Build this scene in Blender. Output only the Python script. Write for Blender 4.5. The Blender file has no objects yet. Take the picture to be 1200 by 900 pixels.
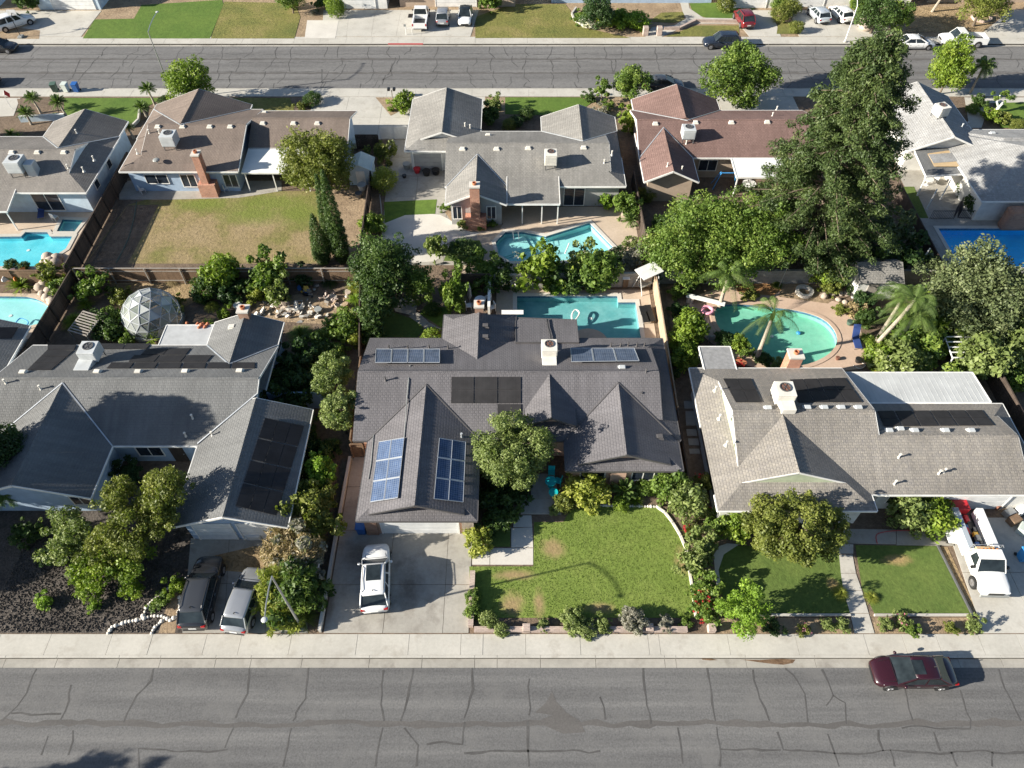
import bpy, math, random
import numpy as np
from mathutils import Vector, Matrix, noise
from mathutils.geometry import tessellate_polygon
R = math.radians
random.seed(7)
col = bpy.context.scene.collection
scene = bpy.context.scene

# ---------------------------------------------------------------- camera
FPX, CAM_H = 860.0, 46.0
PITCH = math.atan(1050 / FPX)
CP, SP = math.cos(PITCH), math.sin(PITCH)
cam_data = bpy.data.cameras.new('camera')
cam_data.sensor_width = 36
cam_data.lens = 36 * FPX / 1200
cam_data.clip_start = 0.5
cam_data.clip_end = 3000
cam = bpy.data.objects.new('camera', cam_data)
cam.location = (0, 0, CAM_H)
cam.rotation_euler = (math.pi / 2 - PITCH, 0, 0)
col.objects.link(cam)
scene.camera = cam

# ---------------------------------------------------------------- world, sun, exposure
SUN_EL, SHX, SHY = R(21.5), 0.972, 0.233          # shadows run this way on the ground
world = bpy.data.worlds.new('World'); scene.world = world
world.use_nodes = True
wn = world.node_tree
sky = wn.nodes.new('ShaderNodeTexSky')
sky.sky_type = 'NISHITA'; sky.sun_disc = False
sky.sun_elevation = SUN_EL
sky.sun_rotation = math.atan2(-SHX, -SHY)
sky.air_density = 1.0; sky.dust_density = 1.0; sky.ozone_density = 2.5
bg = wn.nodes['Background']; bg.inputs['Strength'].default_value = 0.054
wn.links.new(sky.outputs[0], bg.inputs[0])
sd = bpy.data.lights.new('sun', 'SUN'); sd.energy = 5.0; sd.angle = R(0.5); sd.color = (1, 0.935, 0.825)
so = bpy.data.objects.new('sun', sd)
ce = math.cos(SUN_EL)
so.rotation_euler = Vector((SHX * ce, SHY * ce, -math.sin(SUN_EL))).to_track_quat('-Z', 'Y').to_euler()
so.location = (-60, -20, 60)
col.objects.link(so)
scene.view_settings.view_transform = 'Standard'
scene.view_settings.look = 'None'
scene.view_settings.gamma = 1
scene.view_settings.exposure = 1.35
scene.cycles.max_bounces = 6
scene.cycles.transparent_max_bounces = 8

def W(px, py, z=0.0):
    """point of the place, at height z, that a photo pixel looks at"""
    u = (px - 600) / FPX; v = (py - 450) / FPX
    t = (z - CAM_H) / (-SP - v * CP)
    return Vector((u * t, (CP - v * SP) * t, z))
def on(px, py, f):
    z = 3.0
    for _ in range(12):
        p = W(px, py, z); z = f(p.x, p.y)
    return W(px, py, z)
def WL(pts, z=0.0): return [W(a, b, z).xy for a, b in pts]

# ---------------------------------------------------------------- materials
MATS = {}
def newmat(name):
    m = bpy.data.materials.new(name); m.use_nodes = True
    nt = m.node_tree; b = nt.nodes['Principled BSDF']
    return m, nt, b
def N(nt, t, **kw):
    n = nt.nodes.new('ShaderNode' + t)
    for k, v in kw.items(): setattr(n, k, v)
    return n
def ramp(nt, src, stops):
    r = N(nt, 'ValToRGB'); nt.links.new(src, r.inputs[0])
    e = r.color_ramp.elements
    while len(e) < len(stops): e.new(0.5)
    for el, (p, c) in zip(e, stops): el.position = p; el.color = (*c, 1)
    return r.outputs[0]
def mixc(nt, fac, a, b, mode='MIX'):
    m = N(nt, 'Mix', data_type='RGBA', blend_type=mode)
    for sock, v in ((m.inputs[0], fac), (m.inputs[6], a), (m.inputs[7], b)):
        if hasattr(v, 'links'): nt.links.new(v, sock)
        elif isinstance(v, (int, float)): sock.default_value = v
        else: sock.default_value = (*v, 1)
    return m.outputs[2]
def noi(nt, vec, scale, detail=4, rough=0.6, stretch=None):
    if stretch:
        mp = N(nt, 'Mapping'); nt.links.new(vec, mp.inputs[0]); mp.inputs['Scale'].default_value = stretch; vec = mp.outputs[0]
    n = N(nt, 'TexNoise'); n.inputs['Scale'].default_value = scale; n.inputs['Detail'].default_value = detail
    n.inputs['Roughness'].default_value = rough
    nt.links.new(vec, n.inputs['Vector']); return n.outputs[0]
def bump(nt, b, h, strength=0.3, dist=0.05):
    bp = N(nt, 'Bump'); bp.inputs['Strength'].default_value = strength; bp.inputs['Distance'].default_value = dist
    nt.links.new(h, bp.inputs['Height']); nt.links.new(bp.outputs[0], b.inputs['Normal'])
def plain(name, c, rough=0.6, metal=0.0, vary=0.12, scale=1.5):
    if name in MATS: return MATS[name]
    m, nt, b = newmat(name)
    g = N(nt, 'NewGeometry').outputs['Position']
    n = noi(nt, g, scale, 5)
    c1 = [x * (1 - vary) for x in c]; c2 = [min(1, x * (1 + vary)) for x in c]
    nt.links.new(ramp(nt, n, [(0.3, c1), (0.7, c2)]), b.inputs['Base Color'])
    b.inputs['Roughness'].default_value = rough; b.inputs['Metallic'].default_value = metal
    MATS[name] = m; return m
def mottled(name, stops, scale, fine=6.0, finev=0.25, rough=0.9, bs=0.5, bd=0.05, big=None, stretch=None):
    """patchy ground: large patches times fine grain"""
    m, nt, b = newmat(name)
    g = N(nt, 'NewGeometry').outputs['Position']
    a = noi(nt, g, scale, 6, 0.6, stretch)
    c = ramp(nt, a, stops)
    f = noi(nt, g, fine, 6, 0.75)
    fr = ramp(nt, f, [(0.3, (1 - finev,) * 3), (0.7, (1 + finev,) * 3)])
    c = mixc(nt, 1.0, c, fr, 'MULTIPLY')
    if big:
        sc, col2, lo, hi = big
        k = ramp(nt, noi(nt, g, sc, 5, 0.65), [(lo, (0, 0, 0)), (hi, (1, 1, 1))])
        c = mixc(nt, k, c, col2)
    nt.links.new(c, b.inputs['Base Color'])
    b.inputs['Roughness'].default_value = rough
    b.inputs['Specular IOR Level'].default_value = 0.25
    bump(nt, b, f, bs, bd)
    MATS[name] = m; return m
def spots(name, base, spotcol, pts, fuzz=1.2):
    """adds worn patches, each a blob round its own place, to a mottled material"""
    m = MATS[base].copy(); m.name = name; nt = m.node_tree; b = nt.nodes['Principled BSDF']
    src = b.inputs['Base Color'].links[0].from_socket
    g = N(nt, 'NewGeometry').outputs['Position']
    nz = noi(nt, g, 1.3, 6, 0.7)
    tot = None
    for (x, y, rx, ry) in pts:
        mp = N(nt, 'Mapping'); nt.links.new(g, mp.inputs[0])
        mp.inputs['Location'].default_value = (-x / rx, -y / ry, 0); mp.inputs['Scale'].default_value = (1 / rx, 1 / ry, 0)
        ln = N(nt, 'VectorMath', operation='LENGTH'); nt.links.new(mp.outputs[0], ln.inputs[0])
        mt = N(nt, 'Math', operation='SUBTRACT', use_clamp=False); mt.inputs[0].default_value = 1.0; nt.links.new(ln.outputs['Value'], mt.inputs[1])
        mx = N(nt, 'Math', operation='MAXIMUM'); mx.inputs[1].default_value = -1; nt.links.new(mt.outputs[0], mx.inputs[0])
        if tot is None: tot = mx.outputs[0]
        else:
            a = N(nt, 'Math', operation='MAXIMUM'); nt.links.new(tot, a.inputs[0]); nt.links.new(mx.outputs[0], a.inputs[1]); tot = a.outputs[0]
    ad = N(nt, 'Math', operation='MULTIPLY_ADD'); nt.links.new(nz, ad.inputs[0]); ad.inputs[1].default_value = fuzz; ad.inputs[2].default_value = -fuzz * 0.5
    s = N(nt, 'Math', operation='ADD'); nt.links.new(ad.outputs[0], s.inputs[0]); nt.links.new(tot, s.inputs[1])
    k = ramp(nt, s.outputs[0], [(0.0, (0, 0, 0)), (0.75, (.9, .9, .9))])
    sc = ramp(nt, noi(nt, g, 5, 5, 0.8), [(0.3, [v * 0.7 for v in spotcol]), (0.7, [v * 1.25 for v in spotcol])])
    nt.links.new(mixc(nt, k, src, sc), b.inputs['Base Color'])
    MATS[name] = m; return m
def shingle(name, c1, c2, c3, bumpk=0.58):
    m, nt, b = newmat(name)
    uv = N(nt, 'UVMap').outputs[0]
    br = N(nt, 'TexBrick'); nt.links.new(uv, br.inputs['Vector'])
    br.inputs['Scale'].default_value = 1.0
    br.inputs['Brick Width'].default_value = 0.30; br.inputs['Row Height'].default_value = 0.2
    br.inputs['Mortar Size'].default_value = 0.03; br.inputs['Mortar Smooth'].default_value = 0.6; br.inputs['Bias'].default_value = 0.0
    br.inputs['Color1'].default_value = (*c1, 1); br.inputs['Color2'].default_value = (*c2, 1)
    br.inputs['Mortar'].default_value = (*[x * 0.95 for x in c1], 1)
    g = N(nt, 'NewGeometry').outputs['Position']
    k = ramp(nt, noi(nt, g, 3.5, 5, 0.8), [(0.42, (0, 0, 0)), (0.62, (1, 1, 1))])
    c = mixc(nt, k, br.outputs['Color'], c3)
    big = ramp(nt, noi(nt, g, 0.22, 4), [(0.3, (0.8,) * 3), (0.7, (1.13,) * 3)])
    c = mixc(nt, 1.0, c, big, 'MULTIPLY')
    # lighter weather streaks running down the slope
    st = ramp(nt, noi(nt, uv, 1.0, 4, 0.6, (2.2, 0.12, 1)), [(0.4, (0.9,) * 3), (0.75, (1.13,) * 3)])
    c = mixc(nt, 1.0, c, st, 'MULTIPLY')
    nt.links.new(c, b.inputs['Base Color'])
    b.inputs['Roughness'].default_value = 0.9; b.inputs['Specular IOR Level'].default_value = 0.2
    # saw-tooth courses: each course steps down to the next
    sx = N(nt, 'SeparateXYZ'); nt.links.new(uv, sx.inputs[0])
    md = N(nt, 'Math', operation='DIVIDE'); nt.links.new(sx.outputs[1], md.inputs[0]); md.inputs[1].default_value = 0.2
    fr = N(nt, 'Math', operation='FRACT'); nt.links.new(md.outputs[0], fr.inputs[0])
    mu = N(nt, 'Math', operation='MULTIPLY'); nt.links.new(fr.outputs[0], mu.inputs[0]); mu.inputs[1].default_value = -0.2
    ad = N(nt, 'Math', operation='SUBTRACT'); nt.links.new(mu.outputs[0], ad.inputs[0]); nt.links.new(br.outputs['Fac'], ad.inputs[1])
    gr = N(nt, 'Math', operation='MULTIPLY_ADD'); nt.links.new(noi(nt, g, 14, 3, 0.8), gr.inputs[0]); gr.inputs[1].default_value = 0.4; nt.links.new(ad.outputs[0], gr.inputs[2])
    bump(nt, b, gr.outputs[0], bumpk, 0.05)
    MATS[name] = m; return m
def brickmat(name, c1, c2, mortar, w=0.22, h=0.075, rough=0.85):
    m, nt, b = newmat(name)
    uv = N(nt, 'UVMap').outputs[0]
    br = N(nt, 'TexBrick'); nt.links.new(uv, br.inputs['Vector']); br.inputs['Scale'].default_value = 1
    br.inputs['Brick Width'].default_value = w; br.inputs['Row Height'].default_value = h; br.inputs['Mortar Size'].default_value = 0.01
    br.inputs['Color1'].default_value = (*c1, 1); br.inputs['Color2'].default_value = (*c2, 1); br.inputs['Mortar'].default_value = (*mortar, 1)
    g = N(nt, 'NewGeometry').outputs['Position']
    v = ramp(nt, noi(nt, g, 1.2, 6, 0.7), [(0.3, (0.75,) * 3), (0.7, (1.2,) * 3)])
    nt.links.new(mixc(nt, 1.0, br.outputs['Color'], v, 'MULTIPLY'), b.inputs['Base Color'])
    b.inputs['Roughness'].default_value = rough
    iv = N(nt, 'Math', operation='SUBTRACT'); iv.inputs[0].default_value = 1; nt.links.new(br.outputs['Fac'], iv.inputs[1])
    bump(nt, b, iv.outputs[0], 0.5, 0.02)
    MATS[name] = m; return m
def leafmat(name, c1, c2, c3=None, trans=0.3):
    m, nt, b = newmat(name)
    at = N(nt, 'Attribute', attribute_name='tint').outputs['Fac']
    c3 = c3 or c2
    c = ramp(nt, at, [(0.0, c1), (0.6, c2), (1.0, c3)])
    nt.links.new(c, b.inputs['Base Color'])
    b.inputs['Roughness'].default_value = 0.55; b.inputs['Specular IOR Level'].default_value = 0.35
    t = N(nt, 'BsdfTranslucent'); nt.links.new(mixc(nt, 1.0, c, (1.1, 1.25, 0.6), 'MULTIPLY'), t.inputs[0])
    mx = N(nt, 'MixShader'); mx.inputs[0].default_value = trans
    nt.links.new(b.outputs[0], mx.inputs[1]); nt.links.new(t.outputs[0], mx.inputs[2])
    nt.links.new(mx.outputs[0], nt.nodes['Material Output'].inputs[0])
    MATS[name] = m; return m
def paint(name, c, rough=0.25, coat=0.8, metal=0.0):
    m, nt, b = newmat(name)
    g = N(nt, 'NewGeometry').outputs['Position']
    n = ramp(nt, noi(nt, g, 2.0, 6, 0.7), [(0.3, [x * 0.93 for x in c]), (0.7, c)])
    nt.links.new(n, b.inputs['Base Color'])
    b.inputs['Roughness'].default_value = rough; b.inputs['Coat Weight'].default_value = coat; b.inputs['Metallic'].default_value = metal
    b.inputs['Coat Roughness'].default_value = 0.08
    MATS[name] = m; return m
def water(name, tint):
    m, nt, b = newmat(name)
    nt.nodes.remove(b)
    tr = N(nt, 'BsdfTransparent'); tr.inputs[0].default_value = (*tint, 1)
    gl = N(nt, 'BsdfGlossy'); gl.inputs['Roughness'].default_value = 0.04
    g = N(nt, 'NewGeometry').outputs['Position']
    bp = N(nt, 'Bump'); bp.inputs['Strength'].default_value = 0.5; bp.inputs['Distance'].default_value = 0.06
    nt.links.new(noi(nt, g, 2.6, 3, 0.6, (1.0, 1.7, 1)), bp.inputs['Height'])
    lw = N(nt, 'LayerWeight'); lw.inputs[0].default_value = .5; nt.links.new(bp.outputs[0], gl.inputs['Normal']); nt.links.new(bp.outputs[0], lw.inputs['Normal'])
    pw = N(nt, 'Math', operation='POWER'); nt.links.new(lw.outputs['Facing'], pw.inputs[0]); pw.inputs[1].default_value = 4
    fr = N(nt, 'Math', operation='MULTIPLY_ADD'); nt.links.new(pw.outputs[0], fr.inputs[0]); fr.inputs[1].default_value = .6; fr.inputs[2].default_value = .025
    mx = N(nt, 'MixShader'); nt.links.new(fr.outputs[0], mx.inputs[0])
    nt.links.new(tr.outputs[0], mx.inputs[1]); nt.links.new(gl.outputs[0], mx.inputs[2])
    nt.links.new(mx.outputs[0], nt.nodes['Material Output'].inputs[0])
    MATS[name] = m; return m
def glassmat(name, c=(0.015, 0.02, 0.028), rough=0.06):
    m, nt, b = newmat(name)
    g = N(nt, 'NewGeometry').outputs['Position']
    nt.links.new(ramp(nt, noi(nt, g, 1.5, 2), [(0.3, c), (0.75, [x * 2.5 for x in c])]), b.inputs['Base Color'])
    b.inputs['Roughness'].default_value = rough; b.inputs['Specular IOR Level'].default_value = 0.45
    MATS[name] = m; return m
def panelmat(name, cell, line, w=0.16, h=0.16, ms=0.012, rough=0.12):
    m, nt, b = newmat(name)
    uv = N(nt, 'UVMap').outputs[0]
    br = N(nt, 'TexBrick', offset=0.0); nt.links.new(uv, br.inputs['Vector']); br.inputs['Scale'].default_value = 1
    br.inputs['Brick Width'].default_value = w; br.inputs['Row Height'].default_value = h; br.inputs['Mortar Size'].default_value = ms
    br.inputs['Color1'].default_value = (*cell, 1); br.inputs['Color2'].default_value = (*[x * 1.25 for x in cell], 1); br.inputs['Mortar'].default_value = (*line, 1)
    g = N(nt, 'NewGeometry').outputs['Position']
    v = ramp(nt, noi(nt, g, 1.1, 5, 0.7), [(0.3, (0.8,) * 3), (0.7, (1.25,) * 3)])
    nt.links.new(mixc(nt, 1.0, br.outputs['Color'], v, 'MULTIPLY'), b.inputs['Base Color'])
    b.inputs['Roughness'].default_value = rough; b.inputs['Specular IOR Level'].default_value = .12
    MATS[name] = m; return m

# ground
mottled('concrete', [(0.25, (0.39, 0.37, 0.325)), (0.5, (0.455, 0.435, 0.385)), (0.75, (0.51, 0.485, 0.43))], 0.35, 5, 0.08, 0.85, 0.25, 0.02, (0.9, (0.33, 0.30, 0.255), 0.54, 0.8))
mottled('concrete_old', [(0.25, (0.27, 0.255, 0.225)), (0.5, (0.345, 0.325, 0.285)), (0.75, (0.405, 0.38, 0.335))], 0.3, 4, 0.1, 0.88, 0.3, 0.02, (0.7, (0.2, 0.18, 0.155), 0.52, 0.78))
mottled('concrete_pale', [(0.25, (0.5, 0.47, 0.42)), (0.75, (0.6, 0.57, 0.51))], 0.5, 6, 0.06, 0.85, 0.2, 0.02)
mottled('deck', [(0.25, (0.42, 0.335, 0.25)), (0.75, (0.54, 0.44, 0.345))], 0.5, 5, 0.1, 0.88, 0.25, 0.02)
mottled('deck_pink', [(0.25, (0.43, 0.31, 0.23)), (0.75, (0.52, 0.39, 0.30))], 0.6, 5, 0.1, 0.88, 0.25, 0.02)
mottled('asphalt', [(0.25, (0.098, 0.096, 0.095)), (0.5, (0.13, 0.128, 0.126)), (0.75, (0.18, 0.176, 0.17))], 0.5, 9, 0.3, 0.92, 0.5, 0.02, (0.5, (0.16, 0.156, 0.15), 0.5, 0.8), (0.09, 2.4, 1))
mottled('asphalt_pale', [(0.25, (0.115, 0.112, 0.11)), (0.75, (0.19, 0.186, 0.18))], 0.45, 3.5, 0.2, 0.92, 0.4, 0.02, None, (0.12, 1.6, 1))
mottled('tar', [(0.3, (0.062, 0.06, 0.058)), (0.7, (0.10, 0.097, 0.094))], 1.0, 8, 0.15, 0.8, 0.2, 0.01)
mottled('tar_band', [(0.3, (0.092, 0.087, 0.083)), (0.7, (0.12, 0.113, 0.107))], 0.6, 8, 0.18, 0.85, 0.2, 0.01, None, (0.3, 2, 1))
mottled('lawn', [(0.2, (0.125, 0.18, 0.034)), (0.5, (0.155, 0.21, 0.042)), (0.8, (0.205, 0.245, 0.062))], 0.4, 3.6, 0.25, 0.95, 0.6, 0.08)
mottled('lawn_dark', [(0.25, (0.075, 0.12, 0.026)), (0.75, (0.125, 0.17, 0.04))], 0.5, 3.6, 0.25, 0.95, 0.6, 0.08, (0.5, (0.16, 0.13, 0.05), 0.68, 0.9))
mottled('lawn_bright', [(0.25, (0.07, 0.13, 0.02)), (0.75, (0.115, 0.175, 0.03))], 0.25, 1.5, 0.2, 0.95, 0.6, 0.1)
mottled('lawn_dry', [(0.25, (0.1, 0.12, 0.03)), (0.5, (0.17, 0.165, 0.045)), (0.8, (0.27, 0.215, 0.09))], 0.25, 2.5, 0.3, 0.95, 0.8, 0.12)
mottled('lawn_patchy', [(0.3, (0.13, 0.145, 0.035)), (0.42, (0.19, 0.17, 0.06)), (0.52, (0.26, 0.2, 0.10)), (0.75, (0.31, 0.235, 0.135))], 0.22, 2.8, 0.3, 0.95, 0.8, 0.12)
mottled('soil', [(0.3, (0.12, 0.088, 0.062)), (0.7, (0.21, 0.155, 0.11))], 0.4, 3, 0.35, 0.97, 1.0, 0.1)
mottled('soil_tan', [(0.3, (0.23, 0.165, 0.105)), (0.7, (0.36, 0.27, 0.175))], 0.5, 3, 0.3, 0.97, 1.0, 0.1)
mottled('soil_orange', [(0.3, (0.30, 0.15, 0.06)), (0.7, (0.42, 0.24, 0.11))], 0.8, 4, 0.3, 0.97, 1.0, 0.1)
mottled('straw', [(0.3, (0.24, 0.17, 0.09)), (0.7, (0.42, 0.31, 0.18))], 0.8, 5, 0.5, 0.97, 1.0, 0.2)
mottled('black_gravel', [(0.3, (0.055, 0.047, 0.041)), (0.7, (0.13, 0.112, 0.096))], 0.7, 6, 0.6, 0.9, 1.0, 0.12)
mottled('stone', [(0.3, (0.30, 0.24, 0.19)), (0.7, (0.48, 0.41, 0.34))], 2.0, 6, 0.25, 0.9, 0.6, 0.05)
mottled('white_stone', [(0.3, (0.5, 0.46, 0.4)), (0.7, (0.75, 0.71, 0.64))], 3.0, 6, 0.12, 0.8, 0.4, 0.03)
MATS['lawn_front'] = spots('lawn_front', 'lawn', (0.3, 0.215, 0.11), [tuple(W(648, 643).xy) + (1.1, 1.0), tuple(W(603, 674).xy) + (1.8, 0.5), tuple(W(600, 708).xy) + (1.0, 1.1), tuple(W(632, 708).xy) + (0.5, 1.2), tuple(W(702, 713).xy) + (1.3, 0.5), tuple(W(800, 657).xy) + (.7, 1.3)])
MATS['lawn_right'] = spots('lawn_right', 'lawn_dark', (0.34, 0.24, 0.11), [tuple(W(1052, 656).xy) + (1.3, 0.5), tuple(W(976, 685).xy) + (0.5, .6)])
MATS['yard_lawn'] = spots('yard_lawn', 'lawn_patchy', (0.15, 0.185, 0.035), [tuple(W(320, 238).xy) + (7, 2.4), tuple(W(240, 238).xy) + (4.5, 1.8), tuple(W(300, 250).xy) + (5, 2.4), tuple(W(350, 248).xy) + (4, 3.0)], 1.0)
SPOTS = [tuple(W(a_, b_).xy) + q_ for a_, b_, q_ in ((648, 643, (1.1, 1.0)), (603, 674, (1.8, .5)), (600, 708, (1.0, 1.1)), (632, 708, (.5, 1.2)), (702, 713, (1.3, .5)), (800, 657, (.7, 1.3)))]
MATS['drive_stained'] = spots('drive_stained', 'concrete_old', (0.2, 0.17, 0.14), [tuple(W(386, 710).xy) + (0.4, 1.6), tuple(W(420, 650).xy) + (1.2, 1.5), tuple(W(480, 690).xy) + (1.0, 2.0)], 1.5)
# roofs
shingle('roof_main', (0.140, 0.134, 0.14), (0.158, 0.150, 0.156), (0.148, 0.141, 0.146))
shingle('roof_left', (0.158, 0.16, 0.158), (0.185, 0.187, 0.182), (0.17, 0.171, 0.168))
shingle('roof_right', (0.26, 0.24, 0.21), (0.32, 0.29, 0.25), (0.22, 0.205, 0.19))
shingle('roof_brown', (0.195, 0.155, 0.13), (0.225, 0.182, 0.152), (0.18, 0.145, 0.123))
shingle('roof_grey', (0.25, 0.24, 0.22), (0.30, 0.285, 0.26), (0.22, 0.212, 0.196))
shingle('roof_red', (0.195, 0.125, 0.108), (0.235, 0.155, 0.133), (0.175, 0.112, 0.098))
shingle('roof_pale', (0.33, 0.33, 0.325), (0.40, 0.40, 0.39), (0.28, 0.275, 0.265))
shingle('roof_taupe', (0.215, 0.198, 0.178), (0.255, 0.235, 0.21), (0.195, 0.18, 0.165))
plain('flat_grey', (0.25, 0.25, 0.25), 0.9, 0, .2, 4)
plain('flat_roof', (0.40, 0.41, 0.41), 0.8)
plain('metal_roof', (0.47, 0.48, 0.47), 0.5, 0, 0.1, 0.8)
plain('metal_roof_white', (0.72, 0.72, 0.68), 0.5, 0, 0.06, 0.8)
plain('trim_white', (0.75, 0.74, 0.70), 0.5)
plain('trim_dark', (0.09, 0.085, 0.085), 0.6)
plain('trim_grey', (0.36, 0.38, 0.40), 0.5)
plain('wall_blue', (0.33, 0.43, 0.55), 0.8)
plain('wall_white', (0.66, 0.65, 0.61), 0.8)
plain('wall_palegreen', (0.42, 0.47, 0.33), 0.8)
plain('wall_grey', (0.33, 0.33, 0.32), 0.8)
plain('wall_tan', (0.42, 0.33, 0.25), 0.85)
plain('wall_peach', (0.55, 0.36, 0.26), 0.85)
plain('wall_skyblue', (0.46, 0.56, 0.64), 0.8)
plain('garage_white', (0.70, 0.70, 0.68), 0.55)
plain('plastic_white', (0.72, 0.72, 0.7), 0.4)
plain('plastic_grey', (0.25, 0.26, 0.25), 0.5)
plain('plastic_green', (0.07, 0.12, 0.09), 0.5)
plain('plastic_blue', (0.02, 0.10, 0.32), 0.45)
plain('plastic_pale', (0.5, 0.55, 0.5), 0.5)
plain('turquoise', (0.01, 0.42, 0.45), 0.5)
plain('red_paint', (0.45, 0.02, 0.03), 0.5)
plain('red_curb', (0.42, 0.07, 0.07), 0.8)
plain('yellow', (0.7, 0.42, 0.05), 0.5)
plain('orange', (0.7, 0.22, 0.03), 0.5)
plain('pink', (0.8, 0.35, 0.45), 0.4)
plain('tarp_blue', (0.05, 0.28, 0.62), 0.4)
plain('navy', (0.03, 0.06, 0.20), 0.6)
plain('metal', (0.45, 0.46, 0.46), 0.35, 0.7)
plain('metal_dark', (0.12, 0.12, 0.12), 0.5, 0.3)
plain('galvanised', (0.55, 0.57, 0.58), 0.4, 0.5)
plain('ac_cream', (0.66, 0.63, 0.56), 0.55)
plain('ac_grey', (0.48, 0.50, 0.50), 0.5)
plain('rust', (0.16, 0.07, 0.045), 0.8, 0, 0.4, 8)
plain('tyre', (0.018, 0.018, 0.018), 0.8)
plain('rim', (0.45, 0.45, 0.46), 0.3, 0.8)
plain('black_trim', (0.015, 0.015, 0.016), 0.4)
plain('headlight', (0.75, 0.77, 0.78), 0.15)
plain('taillight', (0.35, 0.01, 0.01), 0.25)
plain('plywood', (0.5, 0.36, 0.2), 0.8)
plain('terracotta', (0.42, 0.15, 0.07), 0.8)
plain('rope', (0.72, 0.70, 0.66), 0.6)
plain('black_iron', (0.03, 0.03, 0.035), 0.5)
plain('lamp_glass', (0.6, 0.6, 0.55), 0.3)
mottled('wood_brown', [(0.3, (0.13, 0.085, 0.055)), (0.7, (0.23, 0.155, 0.10))], 1.5, 9, 0.25, 0.85, 0.4, 0.02, None, (1, 1, 0.15))
mottled('wood_dark', [(0.3, (0.05, 0.038, 0.03)), (0.7, (0.10, 0.075, 0.06))], 1.5, 9, 0.25, 0.85, 0.4, 0.02, None, (1, 1, 0.15))
mottled('wood_tan', [(0.3, (0.33, 0.24, 0.16)), (0.7, (0.47, 0.36, 0.25))], 1.5, 9, 0.2, 0.85, 0.4, 0.02, None, (1, 1, 0.15))
mottled('wood_grey', [(0.3, (0.24, 0.21, 0.18)), (0.7, (0.36, 0.33, 0.29))], 1.5, 9, 0.2, 0.85, 0.4, 0.02)
mottled('bark', [(0.3, (0.09, 0.07, 0.05)), (0.7, (0.2, 0.16, 0.12))], 4, 12, 0.3, 0.95, 0.8, 0.05, None, (1, 1, 0.25))
mottled('palm_bark', [(0.3, (0.26, 0.22, 0.17)), (0.7, (0.42, 0.37, 0.30))], 4, 12, 0.3, 0.95, 0.8, 0.05, None, (0.3, 0.3, 2))
mottled('leaf_litter', [(0.3, (0.10, 0.06, 0.035)), (0.7, (0.2, 0.13, 0.08))], 3, 8, 0.4)
mottled('tile_band', [(0.3, (0.05, 0.12, 0.2)), (0.7, (0.12, 0.24, 0.32))], 5, 9, 0.3)
brickmat('brick_red', (0.42, 0.12, 0.06), (0.52, 0.19, 0.10), (0.42, 0.34, 0.27))
brickmat('brick_brown', (0.30, 0.14, 0.08), (0.38, 0.2, 0.12), (0.3, 0.24, 0.2))
brickmat('block_grey', (0.28, 0.265, 0.24), (0.34, 0.32, 0.29), (0.2, 0.19, 0.17), 0.4, 0.2)
brickmat('block_pink', (0.42, 0.32, 0.27), (0.5, 0.40, 0.34), (0.3, 0.24, 0.2), 0.3, 0.1)
# pools
mottled('pool_plaster', [(0.3, (0.27, 0.60, 0.60)), (0.7, (0.36, 0.70, 0.69))], 0.6, 3, 0.06, 0.8, 0.1, 0.02)
mottled('pool_aqua', [(0.3, (0.10, 0.34, 0.35)), (0.7, (0.21, 0.47, 0.47))], 0.6, 3, 0.08, 0.8, 0.1, 0.02)
mottled('pool_green', [(0.3, (0.15, 0.47, 0.33)), (0.7, (0.27, 0.60, 0.44))], 0.35, 2, 0.1, 0.8, 0.1, 0.02)
mottled('pool_bright', [(0.3, (0.07, 0.48, 0.58)), (0.7, (0.15, 0.62, 0.70))], 0.5, 3, 0.08, 0.8, 0.1, 0.02)
mottled('pool_deepblue', [(0.3, (0.02, 0.46, 0.90)), (0.7, (0.04, 0.55, 0.95))], 0.6, 3, 0.08, 0.8, 0.1, 0.02)
water('water', (0.95, 0.995, 0.995))
glassmat('glass')
glassmat('car_glass', (0.012, 0.016, 0.018), 0.08)
panelmat('solar_blue', (0.05, 0.08, 0.15), (0.17, 0.21, 0.28), 0.16, 0.16, 0.012, .4)
panelmat('solar_grey', (0.06, 0.08, 0.12), (0.15, 0.17, 0.21), 0.16, 0.5, 0.014)
panelmat('solar_black', (0.028, 0.027, 0.028), (0.038, 0.037, 0.038), 0.05, 4.0, 0.006, 0.6)
# leaves
leafmat('leaf_green', (0.062, 0.115, 0.018), (0.13, 0.2, 0.032), (0.24, 0.3, 0.06))
leafmat('leaf_dark', (0.02, 0.048, 0.014), (0.042, 0.085, 0.022), (0.085, 0.13, 0.04))
leafmat('leaf_deep', (0.03, 0.062, 0.014), (0.062, 0.11, 0.024), (0.12, 0.175, 0.04))
leafmat('leaf_lime', (0.12, 0.2, 0.02), (0.2, 0.32, 0.035), (0.32, 0.42, 0.06), 0.35)
leafmat('leaf_bright', (0.09, 0.15, 0.016), (0.17, 0.245, 0.026), (0.27, 0.33, 0.05))
leafmat('leaf_olive', (0.085, 0.11, 0.02), (0.16, 0.185, 0.034), (0.27, 0.28, 0.07))
leafmat('leaf_sage', (0.10, 0.14, 0.036), (0.19, 0.24, 0.07), (0.31, 0.35, 0.13))
leafmat('leaf_grey', (0.17, 0.16, 0.13), (0.25, 0.24, 0.19), (0.34, 0.33, 0.27))
leafmat('leaf_yellow', (0.16, 0.20, 0.03), (0.28, 0.31, 0.05), (0.42, 0.42, 0.1), 0.35)
leafmat('leaf_dry', (0.22, 0.16, 0.08), (0.32, 0.25, 0.13), (0.42, 0.34, 0.19), 0.2)
leafmat('leaf_fir', (0.036, 0.062, 0.018), (0.07, 0.107, 0.03), (0.13, 0.165, 0.05), 0.2)
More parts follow.
